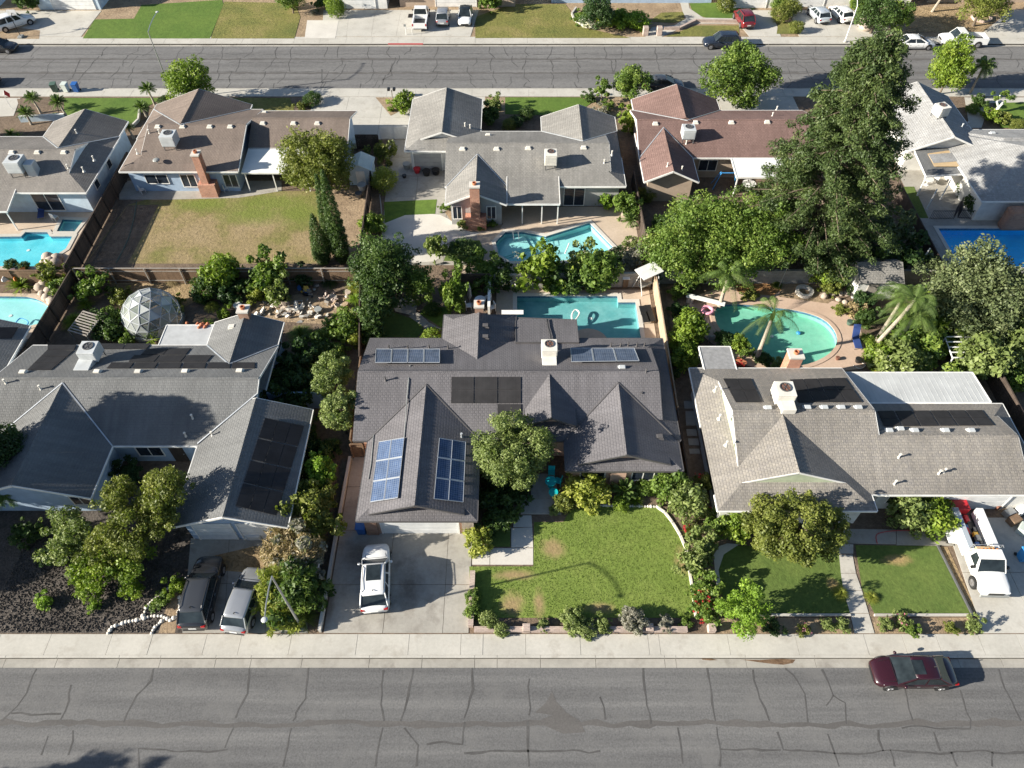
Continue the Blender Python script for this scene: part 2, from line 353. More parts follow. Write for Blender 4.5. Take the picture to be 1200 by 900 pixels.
leafmat('leaf_cedar', (0.06, 0.085, 0.035), (0.12, 0.15, 0.06), (0.21, 0.235, 0.11), 0.2)
leafmat('leaf_palm', (0.06, 0.10, 0.022), (0.11, 0.175, 0.04), (0.2, 0.25, 0.075), 0.3)
leafmat('flower_red', (0.35, 0.02, 0.03), (0.55, 0.04, 0.05), (0.7, 0.1, 0.08))
leafmat('flower_white', (0.6, 0.58, 0.5), (0.75, 0.73, 0.68))
leafmat('flower_pink', (0.5, 0.12, 0.2), (0.65, 0.3, 0.38))
leafmat('grass_blades', (0.14, 0.20, 0.04), (0.18, 0.24, 0.05), (0.26, 0.29, 0.09), 0.35)

# ---------------------------------------------------------------- mesh builder
def wloc(o):
    v = Vector((0, 0, 0))
    while o is not None: v += Vector(o.location); o = o.parent
    return v
class MB:
    def __init__(s): s.v = []; s.f = []; s.uv = []; s.sm = False
    def face(s, pts, uvs=None):
        i = len(s.v); s.v += [tuple(p) for p in pts]; s.f.append(tuple(range(i, i + len(pts))))
        if uvs is None:
            a = Vector(pts[0]); e = Vector(pts[1]) - a; n = Vector((0, 0, 0))
            for k in range(1, len(pts) - 1): n += (Vector(pts[k]) - a).cross(Vector(pts[k + 1]) - a)
            if n.length < 1e-9: n = Vector((0, 0, 1))
            n.normalize()
            h = Vector((0, 0, 1)).cross(n)
            if h.length < 0.02: h = Vector((1, 0, 0)); d = Vector((0, 1, 0))
            else: h.normalize(); d = n.cross(h)
            uvs = [(Vector(p).dot(h), Vector(p).dot(d)) for p in pts]
        s.uv += uvs
    def box(s, x0, x1, y0, y1, z0, z1):
        a = [(x0, y0, z0), (x1, y0, z0), (x1, y1, z0), (x0, y1, z0), (x0, y0, z1), (x1, y0, z1), (x1, y1, z1), (x0, y1, z1)]
        for q in ((3, 2, 1, 0), (4, 5, 6, 7), (0, 1, 5, 4), (1, 2, 6, 5), (2, 3, 7, 6), (3, 0, 4, 7)): s.face([a[k] for k in q])
        return s
    def prism(s, pts, z0, z1):
        n = len(pts)
        top = [(p[0], p[1], z1) for p in pts]; bot = [(p[0], p[1], z0) for p in pts]
        for t in tessellate_polygon([[Vector(p) for p in top]]):
            q = [Vector(top[k]) for k in t]
            if (q[1] - q[0]).cross(q[2] - q[0]).z < 0: q.reverse()
            s.face(q)
        ar = sum(pts[i][0] * pts[(i + 1) % n][1] - pts[(i + 1) % n][0] * pts[i][1] for i in range(n))
        for i in range(n):
            j = (i + 1) % n
            f = [bot[i], bot[j], top[j], top[i]]
            s.face(f if ar > 0 else f[::-1])
        return s
    def slab(s, pts, t):
        """a tilted slab: top polygon plus thickness straight down"""
        n = len(pts); s.face(pts)
        lo = [(p[0], p[1], p[2] - t) for p in pts]; s.face(lo[::-1])
        for i in range(n):
            j = (i + 1) % n; s.face([lo[i], lo[j], pts[j], pts[i]])
        return s
    def beam(s, p, q, w, h, up=(0, 0, 1)):
        p, q = Vector(p), Vector(q); d = (q - p).normalized(); u = Vector(up)
        r = d.cross(u)
        if r.length < 1e-4: u = Vector((0, 1, 0)); r = d.cross(u)
        r.normalize(); u = r.cross(d).normalized()
        a = [p + r * w / 2 * i + u * h / 2 * j for i, j in ((-1, -1), (1, -1), (1, 1), (-1, 1))]
        b = [v + (q - p) for v in a]
        s.face(a); s.face(b[::-1])
        for i in range(4): j = (i + 1) % 4; s.face([a[j], a[i], b[i], b[j]])
        return s
    def tube(s, pts, rad, n=6, cap=True):
        rings = []; P = [Vector(p) for p in pts]
        for i, p in enumerate(P):
            d = (P[min(i + 1, len(P) - 1)] - P[max(i - 1, 0)]).normalized()
            r = d.cross(Vector((0, 0, 1)))
            if r.length < 1e-3: r = Vector((1, 0, 0))
            r.normalize(); u = r.cross(d)
            rr = rad[i] if isinstance(rad, (list, tuple)) else rad
            rings.append([p + (r * math.cos(2 * math.pi * k / n) + u * math.sin(2 * math.pi * k / n)) * rr for k in range(n)])
        for a, b in zip(rings, rings[1:]):
            for k in range(n): j = (k + 1) % n; s.face([a[k], a[j], b[j], b[k]][::-1])
        if cap: s.face(rings[-1][::-1]); s.face(rings[0])
        return s
    def cyl(s, x, y, z0, z1, r, n=12, r1=None):
        return s.tube([(x, y, z0), (x, y, z1)], [r, r if r1 is None else r1], n)
    def ring(s, x, y, z, r0, r1, h, n=16):
        for k in range(n):
            a, b = 2 * math.pi * k / n, 2 * math.pi * (k + 1) / n
            o = [(x + r1 * math.cos(t), y + r1 * math.sin(t)) for t in (a, b)]; i = [(x + r0 * math.cos(t), y + r0 * math.sin(t)) for t in (a, b)]
            s.face([(*i[0], z + h), (*o[0], z + h), (*o[1], z + h), (*i[1], z + h)])
            s.face([(*o[0], z), (*o[1], z), (*o[1], z + h), (*o[0], z + h)])
            s.face([(*i[1], z), (*i[0], z), (*i[0], z + h), (*i[1], z + h)])
        return s
    def sphere(s, c, r, n=8, m=5, zs=1.0):
        c = Vector(c)
        P = lambda i, j: c + Vector((math.cos(2 * math.pi * i / n) * math.sin(math.pi * j / m), math.sin(2 * math.pi * i / n) * math.sin(math.pi * j / m), math.cos(math.pi * j / m) * zs)) * r
        for i in range(n):
            for j in range(m):
                q = [P(i, j), P(i, j + 1), P(i + 1, j + 1), P(i + 1, j)]
                if j == 0: q = q[:3]
                elif j == m - 1: q = [q[0], q[1], q[3]]
                s.face(q)
        return s
    def rot(s, a, c=(0, 0)):
        ca, sa = math.cos(a), math.sin(a)
        s.v = [((x - c[0]) * ca - (y - c[1]) * sa + c[0], (x - c[0]) * sa + (y - c[1]) * ca + c[1], z) for x, y, z in s.v]; return s
    def build(s, name, mat, parent=None, local=False, smooth=False, bevel=0):
        off = Vector((0, 0, 0)) if local or parent is None else wloc(parent)
        me = bpy.data.meshes.new(name)
        me.from_pydata([(v[0] - off.x, v[1] - off.y, v[2] - off.z) for v in s.v], [], s.f)
        ul = me.uv_layers.new(name='UVMap')
        ul.data.foreach_set('uv', [c for u in s.uv for c in u])
        me.materials.append(MATS[mat] if isinstance(mat, str) else mat)
        if smooth:
            me.polygons.foreach_set('use_smooth', [True] * len(me.polygons))
        o = bpy.data.objects.new(name, me); o.parent = parent
        col.objects.link(o)
        if smooth:
            w = o.modifiers.new('weld', 'WELD'); w.merge_threshold = 0.001
        if bevel:
            w = o.modifiers.new('weld', 'WELD'); w.merge_threshold = 0.001
            b = o.modifiers.new('bevel', 'BEVEL'); b.width = bevel; b.segments = 2; b.limit_method = 'ANGLE'
        return o
def tag(o, label=None, cat=None, group=None, kind=None):
    if label: o['label'] = label
    if cat: o['category'] = cat
    if group: o['group'] = group
    if kind: o['kind'] = kind
    return o
def thing(name, loc, label, cat, group=None, rz=0):
    o = bpy.data.objects.new(name, None); o.location = loc; o.rotation_euler = (0, 0, rz); o.empty_display_size = 0.3
    col.objects.link(o); return tag(o, label, cat, group)
def copy_tree(o, parent=None):
    c = o.copy(); col.objects.link(c); c.parent = parent
    for ch in o.children: copy_tree(ch, c)
    return c
def instance(name, me, parent, loc=(0, 0, 0), rz=0):
    o = bpy.data.objects.new(name, me); o.parent = parent; o.location = loc; o.rotation_euler = (0, 0, rz); col.objects.link(o); return o
# ---------------------------------------------------------------- pools (their outlines are holes in every ground sheet)
def smooth_poly(pts, it=2):
    for _ in range(it):
        q = []
        for i in range(len(pts)):
            a, b = Vector(pts[i]), Vector(pts[(i + 1) % len(pts)])
            q += [tuple(a * 0.75 + b * 0.25), tuple(a * 0.25 + b * 0.75)]
        pts = q
    return pts
def inside(p, poly):
    c = False; n = len(poly)
    for i in range(n):
        a, b = poly[i], poly[i - 1]
        if (a[1] > p[1]) != (b[1] > p[1]) and p[0] < (b[0] - a[0]) * (p[1] - a[1]) / (b[1] - a[1]) + a[0]: c = not c
    return c
POOLS = {
 'main': [(0.4, 42.4), (11.05, 42.4), (11.05, 47.1), (9.5, 47.1), (9.5, 47.9), (0.4, 47.9)],
 'kite': WL([(580, 284), (592, 272), (614, 272), (640, 277), (691, 261), (719, 290), (698, 303), (650, 307), (598, 307), (584, 299)]),
 'bean': smooth_poly(WL([(835, 372), (840, 357), (868, 356), (905, 360), (938, 364), (968, 374), (984, 395), (976, 414), (950, 428), (922, 431), (896, 416), (866, 403), (846, 392)])),
 'left_upper': WL([(-60, 278), (25, 277), (30, 272), (56, 272), (59, 277), (86, 277), (78, 292), (50, 310), (43, 313), (-75, 313)]),
 'left_spa': WL([(73, 257), (99, 258), (88, 272), (66, 272)]),
 'left_lower': smooth_poly(WL([(-90, 347), (15, 347), (38, 348), (54, 355), (61, 364), (56, 374), (40, 383), (0, 387), (-95, 387)]), 1),
 'right_blue': [(37.6 + 1.5, 49.0), (60, 49.0), (60, 54.9), (39.1, 54.9)],
}
POOLS['right_blue'] = [(41.7, 51.6), (60, 51.6), (60, 57.4), (41.7, 57.4)]
def clipholes(poly):
    out = []
    for k, h in POOLS.items():
        n = sum(inside(p, poly) for p in h)
        if n == len(h): out.append(h)
        elif n > 0: print('POOL PARTLY INSIDE', k, n, len(h))
    return out
def sheet(name, mat, poly, z, depth=None, parent=None):
    """level ground surface with holes for the pools; depth makes it a slab"""
    poly = [tuple(p) for p in poly]
    loops = [poly] + clipholes(poly)
    b = MB(); flat = [p for l in loops for p in l]
    for t in tessellate_polygon([[Vector((p[0], p[1], 0)) for p in l] for l in loops]):
        q = [Vector((*flat[k], z)) for k in t]
        if (q[1] - q[0]).cross(q[2] - q[0]).z < 0: q.reverse()
        b.face(q)
    if depth:
        n = len(poly); ar = sum(poly[i][0] * poly[(i + 1) % n][1] - poly[(i + 1) % n][0] * poly[i][1] for i in range(n))
        for i in range(n):
            p, q = poly[i], poly[(i + 1) % n]
            f = [(*p, z - depth), (*q, z - depth), (*q, z), (*p, z)]
            b.face(f if ar > 0 else f[::-1])
    o = b.build(name, mat, parent)
    if parent is None: tag(o, kind='structure')
    return o
def rect(x0, x1, y0, y1): return [(x0, y0), (x1, y0), (x1, y1), (x0, y1)]

# ---------------------------------------------------------------- ground
sheet('ground', 'soil', rect(-1500, 1500, -600, 2500), -0.30)
LOTX = [-400, -66, -39.6, -13.3, 12.6, 38.8, 65, 400]
sheet('soil_yards', 'soil', rect(-400, 400, 17.2, 49.2), 0.0, 0.3)
sheet('soil_back_yards', 'soil', rect(-400, 400, 49.2, 82.0), 0.0, 0.3)
sheet('far_ground', 'soil_tan', rect(-400, 400, 97.0, 400), 0.0, 0.3)
sheet('near_ground', 'soil', rect(-400, 400, -200, 1.0), 0.0, 0.3)
road = sheet('road', 'asphalt', rect(-400, 400, 3.2, 15.15), -0.13)
road2 = sheet('far_road', 'asphalt_pale', rect(-400, 400, 84.15, 94.65), -0.13)

# pavements in slabs, kerb and gutter in pieces
def pavement(name, y0, y1, ykerb0, ykerb1, yg0, yg1, joints, mat='concrete', red=None):
    root = thing(name, (0, y0, 0), None, None); tag(root, kind='structure')
    xs = [-120] + joints + [120]
    g = 0.012
    for a, b in zip(xs, xs[1:]):
        s = MB(); dz = random.uniform(-0.006, 0.006)
        s.box(a + g, b - g, y0 + g, y1 - g, -0.1, 0.022 + dz); s.build('paving_slab', mat, root)
    ks = [-120] + [j + 0.9 for j in joints[::1]] + [120]
    lo, hi = min(yg0, yg1), max(yg0, yg1)
    for a, b in zip(ks, ks[1:]):
        s = MB(); s.box(a + g, b - g, ykerb0, ykerb1, -0.2, 0.02)
        s.build('kerb_stone', mat, root)
        s = MB(); s.box(a + g, b - g, lo, hi, -0.2, -0.118); s.build('gutter', 'concrete_old', root)
    bed = MB(); bed.box(-120, 120, min(y0, ykerb0), max(y1, ykerb1), -0.25, 0.004); bed.build('bedding', 'concrete_old', root)
    if red:
        s = MB(); s.box(red[0], red[1], ykerb0 - 0.006, ykerb1 - 0.02, -0.1, 0.026); s.build('painted_kerb', 'red_curb', root)
    return root
jx = [W(px, 755).x for px in (56, 128, 176, 240, 281, 340, 418, 479, 540, 566, 616, 680, 760, 773, 854, 934, 1015, 1060, 1100, 1150, 1195)]
jx = sorted([jx[0] - 3.2 * k for k in range(1, 12)] + jx + [jx[-1] + 3.2 * k for k in range(1, 12)])
pavement('sidewalk', 15.87, 17.2, 15.70, 15.87, 15.15, 15.70, jx)
pavement('far_sidewalk_near_side', 82.0, 83.6, 83.6, 83.78, 84.15, 83.78, [-100 + 3.4 * k for k in range(60)])
pavement('far_sidewalk', 95.25, 97.0, 95.08, 95.25, 94.65, 95.08, [-100 + 3.4 * k for k in range(60)], 'concrete', (W(455, 50).x, W(496, 50).x))
pavement('opposite_sidewalk', 1.0, 2.6, 2.6, 2.78, 3.2, 2.78, [-100 + 3.4 * k for k in range(60)])

# sealed cracks: thin ribbons of tar lying on the asphalt
def ribbons(name, lines, width, mat, parent, z=-0.126):
    b = MB()
    for ln in lines:
        pts = [Vector((p[0], p[1], 0)) for p in ln]
        fine = []
        for a, c in zip(pts, pts[1:]):
            k = max(2, int((c - a).length / 0.5))
            for i in range(k):
                p = a.lerp(c, i / k); w = 0.10
                p += Vector((noise.noise(p * 0.9) * w * 2, noise.noise(p * 0.9 + Vector((9, 3, 1))) * w * 2, 0))
                fine.append(p)
        fine.append(pts[-1])
        prev = None
        for i, p in enumerate(fine):
            d = (fine[min(i + 1, len(fine) - 1)] - fine[max(i - 1, 0)]).normalized()
            n = Vector((-d.y, d.x, 0)); wd = width * (0.55 + 1.3 * abs(noise.noise(p * 1.7)))
            L, Rr = p + n * wd / 2, p - n * wd / 2
            if prev: b.face([(prev[1].x, prev[1].y, z), (Rr.x, Rr.y, z), (L.x, L.y, z), (prev[0].x, prev[0].y, z)])
            prev = (L, Rr)
    o = b.build(name, mat, parent); o['kind'] = 'stuff'; return o
CR = {0: '135,145 110,195 60,275 5,330|255,200 240,260 210,330|538,145 530,190 480,240 435,335|873,140 870,230 828,320|1088,125 1075,250 1035,300 1030,330|820,350 790,425|1022,350 1010,410 995,490|165,390 145,450|265,360 240,450|40,300 215,305|485,490 485,432 550,428 800,430',
 400: '145,145 140,270 150,330|248,145 240,210 208,330|463,140 455,220 432,320|148,350 125,430 120,490|222,350 268,420 265,490|432,330 425,405 300,412|660,180 660,310|655,330 660,490|1055,145 1090,340|910,240 928,325|430,435 910,435|1185,350 1200,480',
 800: '88,145 115,330|245,145 270,250 305,330|362,145 430,230 440,335|498,152 525,240 573,265 575,340|525,240 505,275|785,215 810,330|970,215 1000,290 1020,325 1010,355 770,355|1105,150 1190,330|125,350 130,490|338,365 348,430 540,440 900,440 1200,440|510,370 550,490|685,355 705,435|735,440 745,490|885,370 905,435|945,440 965,490|1090,440 1088,490|130,435 345,432'}
lines = []
for ox, s in CR.items():
    for l in s.split('|'):
        lines.append([tuple(W(ox + float(a.split(',')[0]) / 3, 735 + float(a.split(',')[1]) / 3, -0.13).xy) for a in l.split()])
rng = random.Random(3)
for k in range(14):                                              # the road goes on outside the picture
    for sgn in (-1, 1):
        x = sgn * (33 + 3.4 * k); lines.append([(x, 15.1), (x + rng.uniform(-.6, .6), 12), (x + rng.uniform(-.8, .8), 9)])
ribbons('crack_sealant', lines, 0.12, 'tar', road)
yc = W(600, 848.5, -0.13).y
ribbons('sealed_seam', [[(-120 + 2 * k, yc + 0.06 * math.sin(k * 0.7)) for k in range(121)]], 0.36, 'tar_band', road, -0.1275)
lines = []
for k in range(64):
    x = -95 + 3.05 * k + rng.uniform(-.8, .8)
    y = 94.6
    while y > 84.5:
        s = rng.uniform(2.2, 3.6); x2 = x + rng.uniform(-0.9, 0.9)
        if rng.random() < 0.8: lines.append([(x, y), (x + rng.uniform(-.3, .3), y - s / 2), (x2, max(84.3, y - s))])
        y -= s; x = x2 + rng.uniform(-.7, .7)
for y in (92.6, 90.5, 88.2, 86.2):
    x = -95
    while x < 95:
        l = rng.uniform(3, 14)
        if rng.random() < 0.75: lines.append([(x, y + rng.uniform(-.15, .15)), (x + l, y + rng.uniform(-.15, .15))])
        x += l + rng.uniform(0, 3)
lines.append([tuple(W(a, b, -0.13).xy) for a, b in ((298, 106), (345, 100), (388, 95), (400, 86), (405, 75))])
ribbons('crack_sealant', lines, 0.11, 'tar', road2)
ribbons('sealed_seam', [[(-120 + 2 * k, 91.3 + 0.05 * math.sin(k)) for k in range(121)], [(-120 + 2 * k, 87.8) for k in range(121)]], 0.5, 'tar_band', road2, -0.1275)
# oil stain in front of the middle house
b = MB(); b.prism(WL([(627, 835), (640, 823), (647, 810), (652, 822), (664, 835), (680, 845), (686, 858), (660, 860), (640, 851), (634, 843), (648, 838)], -0.13), -0.132, -0.1268)
o = b.build('oil_stain', 'tar_band', road)
for k, l in enumerate(([(822, 771), (834, 772), (841, 773.5), (832, 774), (823, 773)], [(868, 773), (890, 773.5), (903, 772.5), (918, 772), (932, 773), (929, 777), (918, 779), (905, 778), (889, 776), (880, 774.6)])):
    MB().prism(WL(l, -.118), -.12, -.110).build('leaf_litter', 'leaf_litter', road)

# ---------------------------------------------------------------- driveways, paths, lawns, beds
def zone(name, mat, px, z, depth=None): return sheet(name, mat, WL(px), z, depth)
def slabs(name, mat, polys, z=0.03, t=0.12, gap=0.015):
    """paving cast in separate slabs with open joints"""
    root = thing(name, (polys[0][0][0], polys[0][0][1], 0), None, None); tag(root, kind='structure')
    for p in polys:
        c = Vector((sum(q[0] for q in p) / len(p), sum(q[1] for q in p) / len(p)))
        q = []
        for a in p:
            d = c - Vector(a); q.append(tuple(Vector(a) + d.normalized() * gap * 1.4))
        MB().prism(q, z - t, z + random.uniform(-0.005, 0.005)).build('slab', mat, root)
    return root
def quadgrid(c, nx, ny):
    """c: four corners (sw, se, ne, nw) -> nx*ny quads"""
    sw, se, ne, nw = [Vector(v) for v in c]; out = []
    P = lambda u, v: tuple(sw.lerp(se, u).lerp(nw.lerp(ne, u), v))
    for i in range(nx):
        for j in range(ny): out.append([P(i / nx, j / ny), P((i + 1) / nx, j / ny), P((i + 1) / nx, (j + 1) / ny), P(i / nx, (j + 1) / ny)])
    return out
# left house front yard
sheet('gravel_bed', 'black_gravel', rect(-60, -18.6, 17.25, 28.4), 0.008)
slabs('left_driveway', 'concrete_old', quadgrid([(-20.9, 17.25), (-12.95, 17.25), (-14.2, 23.9), (-22.2, 23.9)], 3, 2))
zone('dirt_edge', 'soil_tan', [(186, 742), (205, 742), (214, 700), (205, 690), (194, 715)], 0.014)
zone('dry_litter', 'straw', [(236, 655), (300, 640), (345, 655), (352, 668), (300, 672), (250, 668)], 0.036)
# middle house
x0 = -11.95
drv = [[(x0, 17.25), (-8.2, 17.25), (-8.2, 20.5), (x0, 20.5)], [(-8.2, 17.25), (-4.4, 17.25), (-4.4, 20.5), (-8.2, 20.5)], [(-4.4, 17.25), (-2.75, 17.25), (-2.75, 20.5), (-4.4, 20.5)],
       [(x0, 20.5), (-8.2, 20.5), (-8.2, 24.5), (x0, 24.5)], [(-8.2, 20.5), (-4.4, 20.5), (-4.4, 24.5), (-8.2, 24.5)], [(-4.4, 20.5), (-2.75, 20.5), (-2.75, 24.3), (-4.4, 24.3)],
       [(x0, 24.5), (-10.0, 24.5), (-10.0, 28.0), (x0, 28.0)], [(x0, 28), (-10.8, 28), (-10.8, 31.5), (x0, 31.5)], [(x0, 31.5), (-11.2, 31.5), (-11.2, 35), (x0, 35)]]
slabs('driveway', 'drive_stained', drv)
wk = [WL([(553, 662), (574, 662), (574, 643), (553, 655)]), WL([(574, 662), (625, 662), (625, 642.5), (574, 642.5)]), WL([(599, 642), (625, 642), (624, 618), (599, 619)]),
      WL([(601, 618), (624, 618), (623, 604), (603, 604)])]
slabs('front_walk', 'concrete_pale', wk)
pw = [WL([(610, 603), (658, 603), (655, 585), (611, 585)]), WL([(622, 585), (655, 585), (650, 556), (622, 556)])]
slabs('porch_step', 'concrete_old', pw, 0.14, 0.2)
zone('front_lawn', 'lawn_front', [(550, 664), (625, 664), (626, 612), (660, 612), (668, 598), (690, 594), (770, 595), (785, 610), (804, 645), (809, 680), (816, 724), (551, 724)], 0.03, 0.05)
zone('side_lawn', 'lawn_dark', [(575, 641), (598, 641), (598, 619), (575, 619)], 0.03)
zone('front_bed', 'soil', [(664, 597), (700, 592), (773, 592), (790, 608), (808, 645), (814, 680), (822, 742), (844, 742), (842, 690), (838, 640), (815, 570), (664, 570)], 0.015)
# right house
zone('white_path', 'concrete_pale', [(836, 651), (843, 640), (852, 637), (866, 638), (848, 650), (842, 668), (845, 690), (840, 690)], 0.034, 0.05)
zone('right_lawn', 'lawn_right', [(845, 650), (858, 640), (984, 638), (984, 652), (990, 700), (996, 719), (850, 719), (842, 672)], 0.03)
zone('right_lawn', 'lawn_right', [(1002, 639), (1097, 640), (1137, 720), (1025, 720), (1010, 690)], 0.03)
slabs('right_cross_walk', 'concrete_old', [WL([(988, 620), (1050, 621), (1050, 638), (986, 637)]), WL([(1050, 621), (1112, 622), (1118, 640), (1050, 639)])], 0.06)
slabs('right_front_walk', 'concrete', [WL([(983, 650), (999, 650), (1003, 672), (985, 672)]), WL([(985, 672), (1003, 672), (1010, 692), (988, 692)]), WL([(988, 692), (1010, 692), (1018, 719), (996, 719)]), WL([(996, 719), (1018, 719), (1025, 742.5), (1001, 742.5)]), WL([(983, 637), (1000, 638), (1000, 649), (983, 649)])], 0.034)
zone('rose_bed', 'soil_tan', [(850, 724), (996, 724), (1001, 742.5), (840, 742.5)], 0.012)
zone('rose_bed', 'soil_tan', [(1022, 724), (1148, 724), (1151, 742.5), (1026, 742.5)], 0.012)
zone('dry_strip', 'straw', [(1099, 641), (1110, 641), (1147, 720), (1138, 720)], 0.02)
slabs('right_driveway', 'concrete', quadgrid([W(1152, 742.5).xy, (40.5, 17.25), (38.9, 25.5), (30.4, 25.5)], 3, 2) , 0.03)
slabs('next_driveway', 'concrete', quadgrid([(41, 17.25), (60, 17.25), (60, 25.5), (41, 25.5)], 4, 2), 0.03)
sheet('next_lawn', 'lawn_dark', rect(-90, -60, 17.3, 28), 0.03)
# side path between the middle and right houses: stepping slabs
sp = [WL([(803 + dx, y0), (815 + dx * 1.1, y0), (816 + dx * 1.2, y1), (804 + dx, y1)]) for dx, y0, y1 in ((-2, 470, 479), (0, 482, 499), (1, 503, 511), (3, 514, 522), (4, 526, 532))]
slabs('stepping_stones', 'concrete_old', sp, 0.04)
# middle back yard
sheet('pool_deck', 'deck', [(-1.4, 41.0), (12.3, 41.0), (12.4, 48.7), (-1.4, 48.7)], 0.02, 0.05)
zone('back_lawn', 'lawn_dark', [(446, 395), (446, 372), (462, 366), (478, 372), (494, 378), (496, 388), (488, 396)], 0.02)
zone('back_lawn', 'lawn_bright', [(492, 368), (498, 360), (528, 360), (530, 384), (517, 384)], 0.02)
slabs('garden_path', 'concrete_old', [WL([(460, 356), (480, 346), (489, 358), (487, 371), (463, 365)]), WL([(479, 371), (490, 366), (503, 378), (496, 383)]), WL([(496, 383), (503, 378), (518, 386), (508, 392)])], 0.035)
zone('swale', 'soil_tan', [(492, 356), (530, 352), (530, 362), (498, 362)], 0.012)
# left back yard
zone('straw_patch', 'straw', [(127, 330), (150, 322), (226, 325), (232, 352), (212, 362), (150, 372), (130, 365)], 0.012)
zone('rubble_ground', 'soil_tan', [(300, 375), (300, 350), (350, 345), (420, 350), (418, 372), (380, 380)], 0.012)
sheet('left_pool_deck', 'deck', rect(-85, -40.0, 40.4, 48.2), 0.02, 0.05)
sheet('upper_left_deck', 'deck', rect(-85, -41.3, 49.7, 60.0), 0.02, 0.05)
# blue house yard
sheet('blue_house_lawn', 'yard_lawn', WL([(100, 309), (150, 240), (208, 224), (376, 224), (374, 260), (372, 309)]), 0.016)
zone('bare_and_shadow_strip', 'soil', [(101, 309), (150, 241), (186, 240), (150, 309)], 0.022)  # dark soil colour paints bare ground and the black fence's shadow together
zone('yard_dirt', 'soil_tan', [(378, 222), (437, 216), (428, 290), (420, 309), (372, 309)], 0.012)
sheet('back_slab', 'concrete_old', WL([(140, 234), (200, 234), (280, 232), (330, 224), (330, 212), (140, 212)]), 0.03, 0.05)
# grey house yard
slabs('grey_house_drive', 'concrete_old', quadgrid([(-12.4, 52.0), (-3.4, 52.0), (-3.4, 66.0), (-13.2, 66.0)], 3, 4) , 0.028)
sheet('grey_patio', 'deck', [(-4.6, 49.9), (12.2, 49.9), (12.2, 60.8), (-4.6, 60.8)], 0.020, 0.05)
slabs('round_patio', 'concrete_pale', [smooth_poly(WL([(447, 262), (468, 252), (512, 250), (528, 258), (548, 272), (568, 274), (520, 283), (519, 306), (480, 309), (462, 300), (448, 290)]), 1)], 0.040)
zone('grey_house_lawn', 'lawn_bright', [(451, 262), (450, 237), (512, 234), (510, 251), (475, 252.5)], 0.048)
zone('grey_house_lawn', 'lawn_dark', [(520, 306), (528, 284), (562, 282), (568, 296), (566, 307)], 0.048, 0.03)
zone('chimney_bed', 'soil_tan', [(521, 249), (530, 243), (590, 262), (585, 270), (552, 272), (531, 262)], 0.044)
# brown-red house yard and the yards to the right
zone('far_concrete', 'concrete_old', [(1050, 200), (1180, 190), (1200, 240), (1200, 260), (1080, 257)], 0.02)
sheet('right_pool_deck', 'concrete_old', rect(39.1, 62, 50.2, 59.2), 0.03, 0.05)
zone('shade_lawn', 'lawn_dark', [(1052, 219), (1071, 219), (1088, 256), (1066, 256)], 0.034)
sheet('bean_pool_deck', 'deck_pink', smooth_poly(WL([(806, 350), (850, 335), (905, 338), (975, 350), (1005, 370), (1016, 420), (1010, 436), (880, 436), (830, 400), (812, 380)]), 1), 0.02, 0.05)
zone('orange_bank', 'soil_orange', [(856, 326), (900, 327), (916, 340), (905, 347), (864, 342)], 0.03)
zone('sand_court', 'soil_tan', [(912, 348), (920, 325), (960, 325), (985, 345), (970, 356)], 0.028)
zone('sand_court', 'soil_orange', [(1095, 372), (1120, 372), (1126, 388), (1105, 392)], 0.02)
# second row fronts
slabs('second_drive', 'concrete', quadgrid([(-23.5, 72.9), (-10.9, 72.9), (-11.2, 81.95), (-23.5, 81.95)], 3, 2), 0.028)
slabs('side_yard', 'concrete_old', quadgrid([(-13.4, 66.05), (-3.4, 66.05), (-3.4, 72.8), (-13.8, 72.8)], 3, 2), 0.028)
slabs('second_drive', 'concrete', quadgrid([(-11.15, 76.7), (-3.2, 76.7), (-3.2, 81.95), (-11.4, 81.95)], 2, 1), 0.028)
zone('kerb_bed', 'soil_tan', [(440, 114.3), (459, 114.3), (475, 127), (458, 136)], 0.034)
zone('grey_front_lawn', 'lawn_bright', [(592, 114.3), (680, 114.3), (694, 120), (672, 136), (592, 134)], 0.03)
zone('grey_front_bed', 'soil_tan', [(562, 114.3), (592, 114.3), (592, 134), (575, 136)], 0.02)
zone('red_front_bed', 'soil_tan', [(680, 114.3), (742, 114.3), (742, 140), (694, 140), (672, 136), (694, 121)], 0.026)
zone('palm_lawn', 'lawn_bright', [(75, 115), (190, 115), (168, 128), (155, 146), (75, 146)], 0.03)
zone('palm_bed', 'soil', [(20, 116), (74, 116), (66, 120), (70, 138), (25, 136)], 0.03)
zone('blue_front_lawn', 'lawn_dry', [(196, 115), (340, 115), (345, 130), (196, 130)], 0.03)
zone('left_front_drive', 'concrete', [(-60, 115), (24, 115), (16, 136), (-60, 140)], 0.026)
slabs('red_drive', 'concrete', quadgrid([(24.4, 74.5), (33.5, 74.5), (33.5, 81.95), (24.4, 81.95)], 2, 2), 0.03)
zone('corner_lawn', 'lawn_bright', [(1165, 121), (1260, 118), (1290, 150), (1172, 150)], 0.03)
zone('corner_walk', 'concrete', [(1130, 114.3), (1300, 114.3), (1300, 119), (1160, 121), (1150, 150), (1136, 150)], 0.026)
